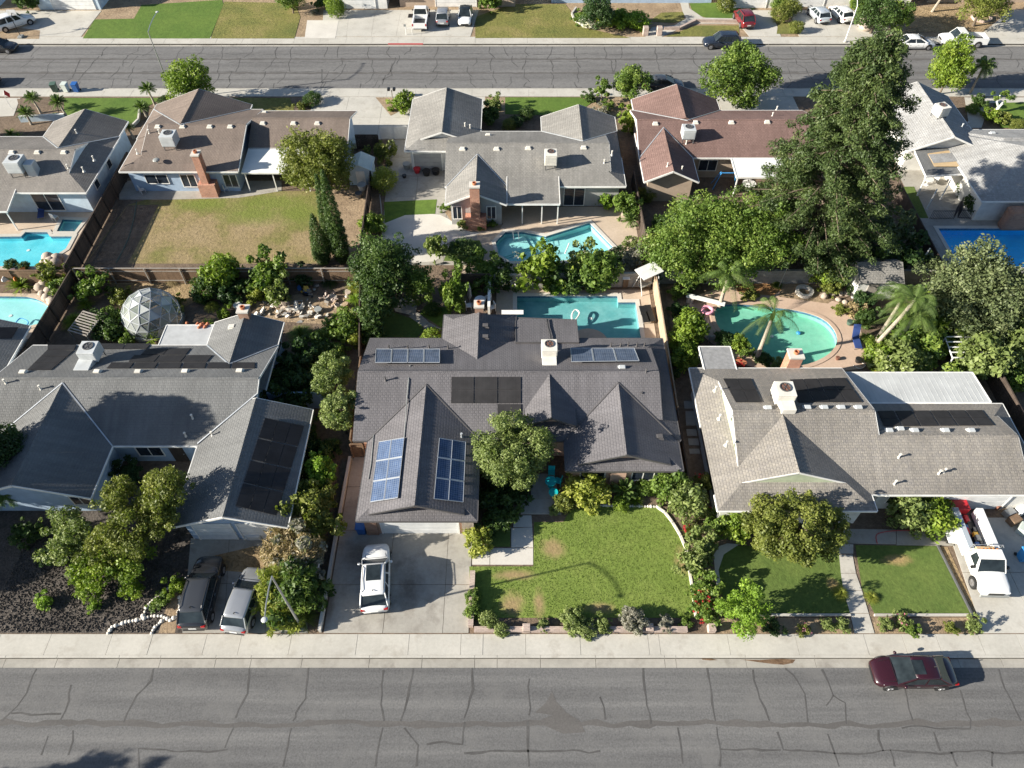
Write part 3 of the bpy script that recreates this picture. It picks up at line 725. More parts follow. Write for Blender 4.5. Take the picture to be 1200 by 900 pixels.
# across the far street
slabs('far_drive', 'concrete', quadgrid([(-90, 97.05), (-57.0, 97.05), (-57.0, 104.7), (-90, 104.7)], 5, 1), 0.03)
zone('far_dirt', 'soil_tan', [(-10, 45.8), (46, 45.8), (47, 36), (25, 33), (-10, 34)], 0.034)
zone('far_lawn_deep', 'lawn_bright', [(97, 45.3), (111, 23), (157, 22), (166, 6), (260, 0), (262, 5), (246, 45.3)], 0.03, 0.04)
zone('far_lawn_dry', 'lawn_dry', [(247, 45.3), (263, 2), (345, 4), (352, 20), (345, 45.3)], 0.03)
slabs('far_drive', 'concrete', quadgrid([(-25.2, 97.05), (2.8 - 8.3, 97.05), (-4.6, 104.9), (-26.2, 104.9)], 6, 1), 0.03)
zone('pale_slab', 'concrete_pale', [(357, 45.2), (393, 45.2), (397, 24), (360, 24)], 0.04)
zone('far_lawn', 'lawn_dry', [(557, 44.8), (557, 20), (600, 5), (662, 5), (668, 12), (672, 24), (686, 33), (740, 44.8)], 0.03)
zone('far_bed', 'soil_tan', [(672, 12), (690, 4), (750, 10), (762, 22), (750, 38), (720, 38), (688, 32), (674, 24)], 0.02)
zone('far_lawn', 'lawn_bright', [(808, 4), (900, 2), (862, 22), (830, 22), (812, 16)], 0.03)
zone('far_lawn', 'lawn_dry', [(780, 43), (816, 30), (866, 30), (866, 43)], 0.03)
zone('far_lawn', 'lawn_dry', [(762, 24), (775, 15), (802, 14), (801, 24), (790, 27), (765, 26)], 0.03)
zone('curved_walk', 'concrete', [(756, 43.5), (775, 43.5), (796, 34), (815, 28), (868, 28), (868, 22), (824, 21), (808, 10), (806, 0), (796, 0), (800, 14), (804, 22), (790, 30), (764, 32)], 0.036)
slabs('far_drive', 'concrete', quadgrid([(31.4, 97.05), (35.6, 97.05), (36.0, 104.8), (29.9, 104.8)], 2, 1), 0.03)
slabs('far_drive', 'concrete', quadgrid([(38.0, 97.05), (50.5, 97.05), (50.5, 104.8), (38.4, 104.8)], 3, 1), 0.03)
zone('far_straw', 'straw', [(1060, 38), (1072, 8), (1150, 8), (1172, 20), (1150, 38)], 0.03)
zone('far_grass_tuft', 'lawn_dry', [(910, 40), (912, 26), (932, 26), (938, 40)], 0.036)
zone('far_walk', 'concrete', [(1150, 40), (1172, 22), (1180, 12), (1230, 10), (1240, 45), (1150, 45)], 0.036)

# ---------------------------------------------------------------- pools themselves
def pool(name, key, mat, label, depth=.8, coping='concrete_pale', wz=-0.12, cw=0.32):
    P = [Vector(p) for p in POOLS[key]]
    n = len(P); ar = sum(P[i].x * P[(i + 1) % n].y - P[(i + 1) % n].x * P[i].y for i in range(n))
    if ar < 0: P = P[::-1]
    c = sum(P, Vector((0, 0))) / n
    root = thing(name, (c.x, c.y, 0), label, 'pool')
    b = MB()
    for t in tessellate_polygon([[Vector((p.x, p.y, 0)) for p in P]]):
        q = [Vector((P[k].x, P[k].y, -depth)) for k in t]
        if (q[1] - q[0]).cross(q[2] - q[0]).z < 0: q.reverse()
        b.face(q)
    for i in range(n):
        p, q = P[i], P[(i + 1) % n]
        b.face([(q.x, q.y, -depth), (p.x, p.y, -depth), (p.x, p.y, 0.01), (q.x, q.y, 0.01)])
    b.build('basin', mat, root)
    w = MB()
    for t in tessellate_polygon([[Vector((p.x, p.y, 0)) for p in P]]):
        q = [Vector((P[k].x, P[k].y, wz)) for k in t]
        if (q[1] - q[0]).cross(q[2] - q[0]).z < 0: q.reverse()
        w.face(q)
    w.build('water', 'water', root)
    k = MB()
    off = []
    for i in range(n):
        d1 = (P[i] - P[i - 1]).normalized(); d2 = (P[(i + 1) % n] - P[i]).normalized()
        n1 = Vector((d1.y, -d1.x)); n2 = Vector((d2.y, -d2.x)); m = (n1 + n2)
        m = m / max(0.3, m.length_squared) * 2
        off.append((P[i] + m * cw, P[i] - m * 0.05))
    for i in range(n):
        (a, ai), (d, di) = off[i], off[(i + 1) % n]
        k.slab([(ai.x, ai.y, 0.07), (a.x, a.y, 0.07), (d.x, d.y, 0.07), (di.x, di.y, 0.07)][::1], 0.05)
    k.build('coping', coping, root)
    k = MB()
    for i in range(n):
        (a, ai), (d, di) = off[i], off[(i + 1) % n]; dr = (P[i] - c).normalized() * .012; dq = (P[(i + 1) % n] - c).normalized() * .012
        k.face([(*(P[i] - dr), -.02), (*(P[(i + 1) % n] - dq), -.02), (*(P[(i + 1) % n] - dq), -.26), (*(P[i] - dr), -.26)])
    k.build('tile_band', 'tile_band', root)
    MB().cyl(c.x, c.y, -depth + .01, -depth + .03, .16, 12).build('drain', 'plastic_white', root)
    return root
mp = pool('swimming_pool', 'main', 'pool_aqua', 'rectangular turquoise pool behind the middle dark roofed house', .75)
b = MB()
seg = [(8.1 - 1.55 + 0.0 + 1.6 * math.cos(t), 42.4 + 1.5 * math.sin(t)) for t in [math.pi * k / 10 for k in range(11)]]
b.prism(seg, -.75, -0.02); b.build('step', 'deck', mp)
kp = pool('swimming_pool', 'kite', 'pool_plaster', 'kite shaped pale blue pool behind the grey house with brick chimney', .75)
for k in range(2):
    b = MB(); a = W(584, 288); b.prism([(a.x + 0.0, a.y - 1.6 + 0.25 * k), (a.x + 3.6 - 0.5 * k, a.y + 0.6 - .2 * k), (a.x + 3.0 - 0.5 * k, a.y + 2.3 - .3 * k), (a.x + 0.9, a.y + 1.9 - .3 * k), (a.x + 0.2, a.y)], -.75, -0.6 + 0.13 * k); b.build('step', 'pool_plaster', kp)
pool('swimming_pool', 'bean', 'pool_green', 'kidney shaped green pool behind the tan roofed house on the right', .6, 'deck_pink')
pool('swimming_pool', 'left_upper', 'pool_bright', 'bright blue pool at the left edge beside the black fence, above the lower one', .6, 'concrete')
pool('spa_pool', 'left_spa', 'pool_plaster', 'small four sided spa pool near the blue sun lounger', 0.5, 'concrete')
pool('swimming_pool', 'left_lower', 'pool_plaster', 'pale turquoise pool with a rounded end at the left edge, nearest the camera', .5, 'deck')
pool('swimming_pool', 'right_blue', 'pool_deepblue', 'deep blue pool at the right edge beyond the bushy tree', .8, 'concrete_pale')

# ---------------------------------------------------------------- roofs and houses
def up(pts):
    n = Vector((0, 0, 0)); a = Vector(pts[0])
    for k in range(1, len(pts) - 1): n += (Vector(pts[k]) - a).cross(Vector(pts[k + 1]) - a)
    return pts if n.z > 0 else pts[::-1]
class Sec:
    """one gabled, hipped or dutch-gabled roof section; ends: None inside another roof, 0 gable, d>0 hip skirt of depth d"""
    def __init__(s, house, axis, a0, a1, c, hw, zr, e0, e1, mat, trim='trim_white', wall='wall_white', gable=None, ze=2.7, oh=0.3, walls=True, wall_in=(0.55, 0.55), ridge=None):
        s.axis, s.c, s.hw, s.ze, s.zr, s.a0, s.a1 = axis, c, hw, ze, zr, a0, a1
        s.sl = (zr - ze) / hw; s.house = house
        T = (lambda a, b, z: (a, c + b, z)) if axis == 'x' else (lambda a, b, z: (c + b, a, z))
        s.T = T
        V2 = lambda a, z: Vector((a, 0, z)) if axis == 'x' else Vector((0, a, z))
        roof = MB(); fas = MB(); gw = MB()
        d0, d1 = e0 or 0, e1 or 0
        zk = lambda d: ze + s.sl * d
        for sg in (-1, 1):
            pts = []
            for (a, d, dirn) in ((a0, d0, -1), (a1, d1, 1)):
                if d <= 0: q = [(a, sg * hw, ze), (a, 0, zr)]
                elif d >= hw - 0.01: q = [(a, sg * hw, ze), (a - dirn * hw, 0, zr)]
                else:
                    g = a - dirn * d
                    q = [(a, sg * hw, ze), (g, sg * (hw - d), zk(d)), (g + dirn * oh, sg * (hw - d), zk(d)), (g + dirn * oh, 0, zr)]
                pts.append(q)
            poly = pts[0] + pts[1][::-1]
            roof.slab(up([T(*p) for p in poly]), 0.10)
            fas.beam(T(a0, sg * (hw + 0.02), ze - 0.07), T(a1, sg * (hw + 0.02), ze - 0.07), 0.06, 0.16)
            for e, q, dirn in ((e0, pts[0], -1), (e1, pts[1], 1)):
                if e is None: continue
                if e == 0: fas.beam(Vector(T(*q[0])) + V2(dirn * .02, -0.10) , Vector(T(*q[1])) + V2(dirn * .02, -0.10), 0.06, 0.18)
                elif e < hw - 0.01: fas.beam(Vector(T(*q[2])) + Vector((0, 0, -0.09)), Vector(T(*q[3])) + Vector((0, 0, -0.09)), 0.06, 0.16)
        for (e, a, dirn) in ((e0, a0, -1), (e1, a1, 1)):
            if e is None: continue
            if e > 0:
                d = min(e, hw); g = a - dirn * d
                sk = [T(a, -hw, ze), T(a, hw, ze), T(g, hw - d, zk(d)), T(g, -(hw - d), zk(d))]
                if d >= hw - 0.01: sk = sk[:3]
                roof.slab(up(sk), 0.10)
                fas.beam(T(a + dirn * 0.02, -hw, ze - 0.07), T(a + dirn * 0.02, hw, ze - 0.07), 0.06, 0.16)
                if d < hw - 0.01:
                    gg = g + dirn * 0.02
                    f = [T(gg, -(hw - d) + 0.1, zk(d) - 0.05), T(gg, hw - d - 0.1, zk(d) - 0.05), T(gg, 0, zr - 0.12)]
                    gw.face(f)
        s.roof = roof.build('roof', mat, house)
        fas.build('fascia', trim, s.roof)
        if gw.f: gw.build('gable_wall', gable or wall, s.roof)
        r0 = a0 + (min(d0, hw) - (oh if 0 < d0 < hw else 0)); r1 = a1 - (min(d1, hw) - (oh if 0 < d1 < hw else 0))
        if ridge is not False:
            cap = MB(); n = int((r1 - r0) / 0.3)
            for i in range(n):
                a = r0 + (r1 - r0) * i / n; w = (r1 - r0) / n
                lift = 0.03
                for sg in (-1, 1):
                    q = [T(a, 0, zr + lift + 0.012), T(a + w * 0.97, 0, zr + lift), T(a + w * 0.97, sg * 0.14, zr - 0.14 * s.sl + lift * .6), T(a, sg * 0.14, zr - 0.14 * s.sl + lift * .6 + 0.012)]
                    cap.slab(up(q), 0.02)
            cap.build('ridge_cap', mat, s.roof)
        # walls
        if walls:
            m = MB(); i0 = wall_in[0] if e0 is not None else 0; i1 = wall_in[1] if e1 is not None else 0
            A0, A1, B = a0 + i0, a1 - i1, hw - 0.5
            cs = [T(A0, -B, 0), T(A1, -B, 0), T(A1, B, 0), T(A0, B, 0)]
            for k in range(4):
                p, q = cs[k], cs[(k + 1) % 4]
                zt = ze + s.sl * 0.35
                f = [(p[0], p[1], 0), (q[0], q[1], 0), (q[0], q[1], zt), (p[0], p[1], zt)]
                m.face(f)
            s.wallobj = m.build('wall', wall, house)
            for e, a in ((e0, A0), (e1, A1)):
                if e == 0:
                    g2 = MB()
                    f = [T(a, -B, ze + s.sl * 0.35 + 0.002), T(a, B, ze + s.sl * 0.35 + 0.002), T(a, 0, zr - 0.14)]
                    g2.face(f)
                    g2.build('gable_wall', gable or wall, house)
    def z(s, x, y):
        b = abs((y if s.axis == 'x' else x) - s.c); return s.ze + s.sl * (s.hw - b)
    def valley(s, main, mat='galvanised'):
        """flashing where this wing runs into the main roof"""
        m = MB()
        b_low = (s.ze - main.ze) / main.sl; b_top = (s.zr - main.ze) / main.sl
        side = 1 if (s.a0 + s.a1) / 2 > main.c else -1
        for sg in (-1, 1):
            ylow = main.c + side * (main.hw - b_low); ytop = main.c + side * (main.hw - b_top)
            p = Vector((s.c + sg * s.hw, ylow, s.ze + 0.03)); q = Vector((s.c, ytop, s.zr + 0.03))
            m.beam(p, q, 0.09, 0.05)
        m.build('valley_flashing', mat, s.roof)
def house(name, loc, label): return thing(name, loc, label, 'house')
def window(h, x0, x1, y, z0, z1, frame='trim_white', n=2):
    """window in a south facing wall at y"""
    f = MB(); t = 0.07
    f.box(x0 - t, x1 + t, y - 0.06, y, z1, z1 + t); f.box(x0 - t, x1 + t, y - 0.08, y, z0 - t, z0)
    f.box(x0 - t, x0, y - 0.06, y, z0, z1); f.box(x1, x1 + t, y - 0.06, y, z0, z1)
    for k in range(1, n): x = x0 + (x1 - x0) * k / n; f.box(x - 0.03, x + 0.03, y - 0.05, y - 0.012, z0, z1)
    w = f.build('window', frame, h)
    for k in range(n):
        a = x0 + (x1 - x0) * k / n; b = x0 + (x1 - x0) * (k + 1) / n
        MB().box(a + 0.03, b - 0.03, y - 0.03, y - 0.005, z0 + .005, z1 - .005).build('pane', 'glass', w)
    return w
def window_e(h, x, y0, y1, z0, z1, side=1, frame='trim_white'):
    f = MB(); t = 0.07; X = sorted((x, x + side * 0.06))
    f.box(*X, y0 - t, y1 + t, z1, z1 + t); f.box(*X, y0 - t, y1 + t, z0 - t, z0); f.box(*X, y0 - t, y0, z0, z1); f.box(*X, y1, y1 + t, z0, z1)
    w = f.build('window', frame, h); X = sorted((x + side * 0.005, x + side * 0.03))
    MB().box(*X, y0 + .005, y1 - .005, z0 + .005, z1 - .005).build('pane', 'glass', w)
def garage_door(h, x0, x1, y, z1=2.15, mat='garage_white', rows=4):
    f = MB(); f.box(x0 - 0.1, x0, y - 0.08, y, 0, z1 + .1); f.box(x1, x1 + 0.1, y - 0.08, y, 0, z1 + .1); f.box(x0, x1, y - 0.08, y, z1, z1 + 0.1)
    g = f.build('garage_door', 'trim_white', h)
    for k in range(rows):
        za, zb = 0.03 + (z1 - 0.03) * k / rows, 0.03 + (z1 - 0.03) * (k + 1) / rows
        MB().box(x0 + .01, x1 - .01, y - 0.05, y - 0.004, za + 0.012, zb - 0.012).build('door_panel', mat, g)
    return g
def door(h, x0, x1, y, z1=2.1, mat='wood_dark'):
    d = MB().box(x0, x1, y - 0.06, y - 0.003, 0.05, z1).build('door', mat, h)
    MB().box(x1 - 0.14, x1 - 0.08, y - 0.12, y - 0.06, 1.0, 1.06).build('handle', 'metal', d)
def vents(sec, pts, mat='ac_cream', kind='box'):
    for px, py in pts:
        p = on(px, py, sec.z)
        b = MB()
        if kind == 'box':
            b.box(p.x - 0.22, p.x + 0.22, p.y - 0.16, p.y + 0.16, p.z - 0.12, p.z + 0.16)
            b.box(p.x - 0.3, p.x + 0.3, p.y - 0.24, p.y + 0.22, p.z - 0.14, p.z + 0.03)
            b.build('roof_vent', mat, sec.roof, bevel=0.02)
        else:
            b.cyl(p.x, p.y, p.z - 0.1, p.z + 0.38, 0.055, 8); b.cyl(p.x, p.y, p.z - 0.12, p.z + 0.05, 0.16, 8, 0.07); b.cyl(p.x, p.y, p.z + .36, p.z + .42, 0.09, 8)
            b.build('pipe_vent', mat, sec.roof)
def solar(sec, corners, nx, ny, style, lift=0.13, label=None, skip=(), flat=False):
    """corners in photo order: top-left, top-right, bottom-right, bottom-left, all lying on the roof section"""
    C4 = [on(a, b, sec.z) + Vector((0, 0, lift)) for a, b in corners]
    tl, tr, br, bl = C4
    rails = MB()
    for v in (0.2, 0.8):
        for k in range(ny):
            a = tl.lerp(bl, (k + v) / ny); c = tr.lerp(br, (k + v) / ny); d = Vector((0, 0, -0.06))
            rails.beam(a + d, c + d, 0.05, 0.06)
    root = rails.build('solar_array', 'metal_dark', sec.house)
    for i in range(nx):
        for j in range(ny):
            if (i, j) in skip: continue
            P = lambda u, v: tl.lerp(tr, u).lerp(bl.lerp(br, u), v)
            g = 0.012 if style != 'solar_black' else 0.016
            u0, u1, v0, v1 = i / nx + g / 2, (i + 1) / nx - g / 2, j / ny + g / 2, (j + 1) / ny - g / 2
            q = [P(u0, v1), P(u1, v1), P(u1, v0), P(u0, v0)]
            w = (q[1] - q[0]).length; hgt = (q[3] - q[0]).length
            m = MB(); m.slab([tuple(p) for p in up(q)], 0.035)
            # frame rim lies proud of the cells
            o = m.build('solar_panel', style, root)
            if style != 'solar_black':
                f = MB(); dz = Vector((0, 0, 0.006))
                for a, c in ((0, 1), (1, 2), (2, 3), (3, 0)): f.beam(q[a] + dz, q[c] + dz, 0.035 if a % 2 else 0.05, 0.03)
                me = f.build('panel_frame', 'galvanised', root)
    return root
def chimney(h, x0, x1, y0, y1, z0, z1, mat='brick_red', cap=True, base=None):
    b = MB(); b.box(x0, x1, y0, y1, z0, z1)
    if base: b.box(*base)
    c = b.build('chimney', mat, h)
    if cap:
        k = MB().box(x0 - 0.07, x1 + 0.07, y0 - 0.07, y1 + 0.07, z1 + 0.003, z1 + 0.14); xm, ym = (x0 + x1) / 2, (y0 + y1) / 2
        k.build('chimney_cap', 'concrete_pale', c)
        f = MB(); f.ring(xm, ym, z1 + 0.142, 0.14, 0.2, 0.22, 10); f.cyl(xm, ym, z1 + .141, z1 + .2, 0.13, 8); f.build('flue', 'terracotta', c)
    return c
def patio(h, pts, z, mat, posts=(), t=0.1, trim='trim_white', name='patio_roof'):
    """near-level roof on posts; z may be a list per corner"""
    zs = z if isinstance(z, (list, tuple)) else [z] * len(pts)
    P = [(p[0], p[1], q) for p, q in zip(pts, zs)]
    r = MB().slab(up(P), t).build(name, mat, h)
    f = MB()
    for i in range(len(P)):
        a, b = Vector(P[i]), Vector(P[(i + 1) % len(P)]); f.beam(a + Vector((0, 0, -.05)), b + Vector((0, 0, -.05)), 0.07, 0.17)
    f.build('fascia', trim, r)
    for x, y in posts: MB().box(x - 0.05, x + 0.05, y - 0.05, y + 0.05, 0.0, min(zs) - t).build('post', 'trim_white', h)
    return r
# ================================================================ the houses
# ---- middle house, dark grey roof
H = house('house', (0, 33, 0), 'dark grey roofed house in the middle with blue solar panels on its garage wing')
M0 = Sec(H, 'x', -11.4, 12.1, 35.2, 5.0, 4.5, 0, 1.5, 'roof_main', 'trim_dark', 'wall_peach')
MG = Sec(H, 'y', 23.75, 34.6, -6.32, 4.02, 4.15, 0.85, None, 'roof_main', 'trim_dark', 'wall_peach', oh=0.5)
MG.valley(M0, 'trim_dark')
MR = Sec(H, 'y', 27.65, 34.6, 7.83, 4.1, 4.2, 0.9, None, 'roof_main', 'trim_dark', 'wall_peach', oh=0.55); MR.valley(M0, 'trim_dark')
MM = Sec(H, 'y', 31.0, 35.1, 2.77, 1.83, 4.42, 0, None, 'roof_main', 'trim_dark', 'wall_peach', ze=3.5)
MB_ = Sec(H, 'y', 36.0, 42.85, -2.65, 2.97, 3.85, None, 0.9, 'roof_main', 'trim_dark', 'wall_peach', oh=0.1)
patio(H, [(0.3, 39.4), (5.3, 39.4), (5.3, 42.35), (0.3, 42.6)], [3.1, 3.1, 2.62, 2.62], 'roof_main', [(0.5, 42.2), (5.1, 42.1)], trim='trim_dark')
garage_door(H, -8.9, -3.7, 24.3)
MB().box(-10.0, -9.2, 24.12, 24.297, 0, 2.6).build('pier', 'brick_brown', H)
MB().box(-3.4, -2.6, 24.12, 24.297, 0, 2.6).build('pier', 'stone', H)
window(H, 4.9, 6.6, 28.2, 0.9, 2.1); window(H, 8.6, 10.9, 28.2, 0.7, 2.2, n=3)
MB().box(7.0, 8.1, 28.0, 28.197, 0.3, 2.4).build('shutter', 'wall_peach', H)
door(H, 2.2, 3.2, 31.54)
vents(M0, [(757, 437 - 3 + 2), (452, 446)], 'trim_dark', 'pipe'); vents(MR, [(751, 464)], 'trim_dark', 'pipe'); vents(M0, [(729, 431)], 'ac_grey')
vents(M0, [(456, 408.5), (478, 408.5), (503, 408.5), (525, 408.5), (716, 406), (736, 405.5), (755, 405.5), (727, 406), (746, 406)], 'trim_dark', 'pipe')
vents(MB_, [(569, 382), (569, 395)], 'trim_dark'); vents(MR, [(773, 512)], 'trim_dark')
vents(MG, [(541, 512)], 'trim_grey', 'pipe')
chimney(H, -3.0, -2.3, 42.0, 42.7, 2.5, 4.35, 'brick_brown')
north = lambda s: type('o', (), {'z': staticmethod(lambda x, y: s.ze + s.sl * (s.hw - abs(y - s.c))), 'house': s.house})
solar(M0, [(441, 412), (516, 412), (516, 428), (440, 428)], 4, 1, 'solar_grey', 0.30, skip=())
solar(M0, [(668, 411), (743, 411), (749, 426), (669, 427)], 3, 1, 'solar_grey', 0.30)
solar(M0, [(528.5, 442), (611, 442), (611, 473), (528, 473)], 3, 2, 'solar_black', 0.06)
solar(M0, [(583, 474), (611, 474), (611, 487), (583, 487)], 1, 1, 'solar_black', 0.06)
solar(MG, [(444, 519), (474, 514), (466.5, 585), (434, 590)], 2, 3, 'solar_blue', 0.14)
solar(MG, [(515, 514.5), (546, 519), (543, 590), (508.5, 586)], 2, 3, 'solar_blue', 0.14)
# conduit across the roof
b = MB(); pts = [on(481, 428, M0.z), on(479, 445, M0.z), on(477, 467, M0.z), on(475, 500, MG.z), on(474, 513, MG.z)]
b.tube([p + Vector((0, 0, 0.06)) for p in pts], 0.035, 5); b.build('conduit', 'plastic_grey', H)
b = MB(); pts = [on(438, 510, MG.z), on(435, 545, MG.z), on(432, 562, MG.z)]; b.tube([p + Vector((0, 0, 0.05)) for p in pts], 0.03, 5); b.build('conduit', 'plastic_grey', H)
b = MB(); p1 = [Vector((-11.3 + 23.2 * k / 20, 35.36, 4.52)) for k in range(21)]; b.tube(p1[:18], 0.012, 4); b.build('pipe', 'trim_dark', H)
b = MB(); pts = [Vector(v) for v in ((2.9, 42.3, 2.75), (2.95, 41.3, 2.9), (3.1, 40.2, 3.08), (3.1, 39.4, 3.22), (3.2, 38.2, 3.6))]; b.tube(pts, 0.05, 5); b.build('hose', 'black_trim', H)

# ---- left house
H = house('house', (-27, 33, 0), 'long grey roofed house at the left with twelve dark solar panels on its garage')
L0 = Sec(H, 'x', -38.2, -18.65, 34.6, 4.85, 4.5, 0, 0, 'roof_left', 'trim_white', 'wall_blue')
LG = Sec(H, 'y', 23.3, 33.0, -18.6, 3.85, 4.1, 0, 0, 'roof_left', 'trim_white', 'wall_blue', gable='wall_grey', oh=0.3)
LN = Sec(H, 'y', 34.9, 42.0, -21.5, 2.82, 3.8, None, 0, 'roof_left', 'trim_white', 'wall_blue'); LN.valley(L0)
LF = Sec(H, 'y', 25.5, 34.6, -33.0, 4.5, 4.35, 0, None, 'roof_left', 'trim_white', 'wall_blue'); LF.valley(L0)
m = MB(); m.beam((-22.45, 29.9, 2.78), (-18.6, 33.4, 4.12), 0.09, 0.05); m.build('valley_flashing', 'galvanised', L0.roof)
patio(H, [(-28.2, 39.3), (-24.2, 39.3), (-24.2, 41.7), (-28.2, 41.7)], 2.68, 'flat_roof', [(-28, 41.5), (-25, 41.5)])
garage_door(H, -21.4, -18.9, 23.83); garage_door(H, -18.4, -15.9, 23.83)
window(H, -30.5, -29.3, 26.03, 1.0, 2.0); window(H, -27.4, -25.6, 30.24, 0.8, 2.1); door(H, -25.0, -24.0, 30.24)
window_e(H, -19.17, 40.0, 41.2, 1.0, 2.0)
m = MB(); m.box(-18.9, -14.0, 35.2, 35.35, 0, 1.9); m.build('garden_wall', 'wall_blue', H)
vents(L0, [(27, 436.5), (114, 436), (162, 436), (217, 435.5), (281, 435)]); vents(LN, [(272, 383)])
vents(L0, [(7, 449), (48, 456), (226, 490), (218, 511)], 'ac_cream', 'pipe'); vents(LG, [(249, 510)], 'ac_cream', 'pipe')
chimney(H, -21.9, -21.1, 41.4, 42.2, 2.0, 4.35, 'brick_brown')
for k, (c4, nx, ny) in enumerate([([(56, 410), (87, 411), (60, 434), (32, 434)], 1, 3), ([(56, 404.5), (90, 404.5), (87, 410.5), (56, 410)], 1, 1),
    ([(117, 403), (178, 403), (172, 409), (117, 409.5)], 2, 1), ([(130, 425), (300, 425), (300, 432), (124, 432)], 6, 1), ([(157, 416.5), (250, 416.5), (243, 424.5), (150, 424.5)], 3, 1), ([(172, 409), (224, 408.5), (218, 416), (165, 416)], 2, 1)]):
    solar(L0, c4, nx, ny, 'solar_black', 0.06)
solar(LG, [(311, 489.5), (357, 499), (324, 605.5), (276, 594)], 3, 4, 'solar_black', 0.07)

# ---- far left neighbour with only its corner in view
H = house('house', (-46, 35, 0), 'grey roofed house corner at the left edge below the pale turquoise pool')
F0 = Sec(H, 'y', 22, 41.6, -44.4, 5.1, 4.5, 0, 0, 'roof_left', 'trim_white', 'wall_white')
solar(F0, [(-10, 384), (22, 384), (14, 397), (-18, 397)], 1, 1, 'solar_black', 0.07)

# ---- right house, tan roof
H = house('house', (24, 31, 0), 'tan speckled shingle house on the right with a pale green front gable')
R0 = Sec(H, 'x', 13.75, 25.6, 31.4, 5.65, 4.75, 1.85, 0, 'roof_right', 'trim_white', 'wall_white', gable='wall_palegreen', oh=.03)
R1 = Sec(H, 'x', 25.4, 36.6, 29.65, 3.92, 4.12, None, 1.6, 'roof_right', 'trim_white', 'wall_white')
RF = Sec(H, 'y', 24.5, 31.4, 19.08, 5.33, 4.62, 1.85, None, 'roof_right', 'trim_white', 'wall_white', gable='wall_palegreen', oh=0.03)
patio(H, [(14.9, 36.7), (17.4, 36.7), (17.4, 39.4), (14.9, 39.4)], [2.75, 2.75, 2.6, 2.6], 'flat_grey', [(15.1, 39.2)])
rt = patio(H, [(25.75, 33.65), (35.8, 33.65), (35.7, 36.75), (25.75, 36.75)], [2.72, 2.72, 2.55, 2.55], 'metal_roof', [(26, 36.6), (31, 36.6), (35.6, 36.6)])

b = MB()
for k in range(24):
    x = 26.1 + k * 0.4; b.slab([(x, 33.7, 2.728), (x + 0.04, 33.7, 2.728), (x + 0.04, 36.7, 2.558), (x, 36.7, 2.558)], 0.02)
o = b.build('roof_ribs', 'metal_roof', rt); o['kind'] = 'stuff'
garage_door(H, 30.0, 34.6, 26.22)
window(H, 26.2, 28.2, 26.22, 0.9, 2.1); window(H, 16.2, 17.9, 25.05, 0.9, 2.1); window(H, 20.6, 22.2, 25.05, 0.9, 2.1)
vents(R0, [(900 - 1 + 27, 478.5), (946, 478), (966, 478), (986, 478), (1006, 478), (900, 478.5)], 'ac_grey'); vents(R1, [(1042, 505), (1072, 505), (1108, 505), (1138, 505), (1055, 503)], 'ac_grey')
vents(R0, [(838, 457), (843, 490), (851, 521)], 'ac_cream', 'pipe'); vents(R1, [(1053, 536), (1106, 553), (1100, 555), (1048, 567)], 'ac_cream', 'pipe')
chimney(H, 21.3, 22.3, 37.05, 37.95, 0, 3.8, 'brick_red')
solar(R0, [(847, 444), (880, 444), (893, 472), (862, 472)], 2, 2, 'solar_black', 0.07)
solar(R0, [(925, 445), (990, 443), (1011, 472), (935, 472)], 4, 2, 'solar_black', 0.07)
solar(R1, [(1027, 482), (1151, 481), (1166, 499), (1035, 500)], 6, 2, 'solar_black', 0.07)
H = house('carport', (44, 31, 0), 'white flat roofed carport at the right edge behind the tan roofed house'); H['category'] = 'carport'
patio(H, [(38.9, 29.0), (46, 29.0), (46, 33.4), (38.9, 33.4)], 2.5, 'metal_roof_white', [(39.1, 29.2), (39.1, 33.2), (45, 29.2)])

# ---- second row, left: taupe roof
H = house('house', (-48, 65, 0), 'taupe roofed house at the upper left beside the bright blue pool')
A0 = Sec(H, 'x', -60, -41.3, 64.3, 4.85, 4.3, 0, 2.2, 'roof_taupe', 'trim_white', 'wall_skyblue', gable='wall_skyblue', oh=.03)
A1 = Sec(H, 'y', 64.3, 72.1, -45.42, 4.0, 4.15, None, 0, 'roof_taupe', 'trim_white', 'wall_skyblue'); A1.valley(A0)
A2 = Sec(H, 'y', 64.3, 72.5, -60.0, 4.0, 4.15, None, 0, 'roof_taupe', 'trim_white', 'wall_skyblue')
patio(H, [(-60, 56.9), (-48.0, 56.9), (-48.3, 60.6), (-60, 60.6)], [2.4, 2.4, 2.9, 2.9], 'roof_taupe', [(-48.3, 57.1), (-54, 57.1)])
window(H, -47.2, -44.6, 59.94, 0.3, 2.2); window_e(H, -41.8, 62.0, 62.8, 1.2, 2.0); window_e(H, -41.8, 65.5, 66.3, 1.2, 2.0)
vents(A0, [(14, 178.5), (44, 178.5), (75, 178.5)]); vents(A1, [(90, 156)], 'ac_cream', 'pipe'); vents(A0, [(80, 197), (98, 200), (110, 187)], 'ac_cream', 'pipe')

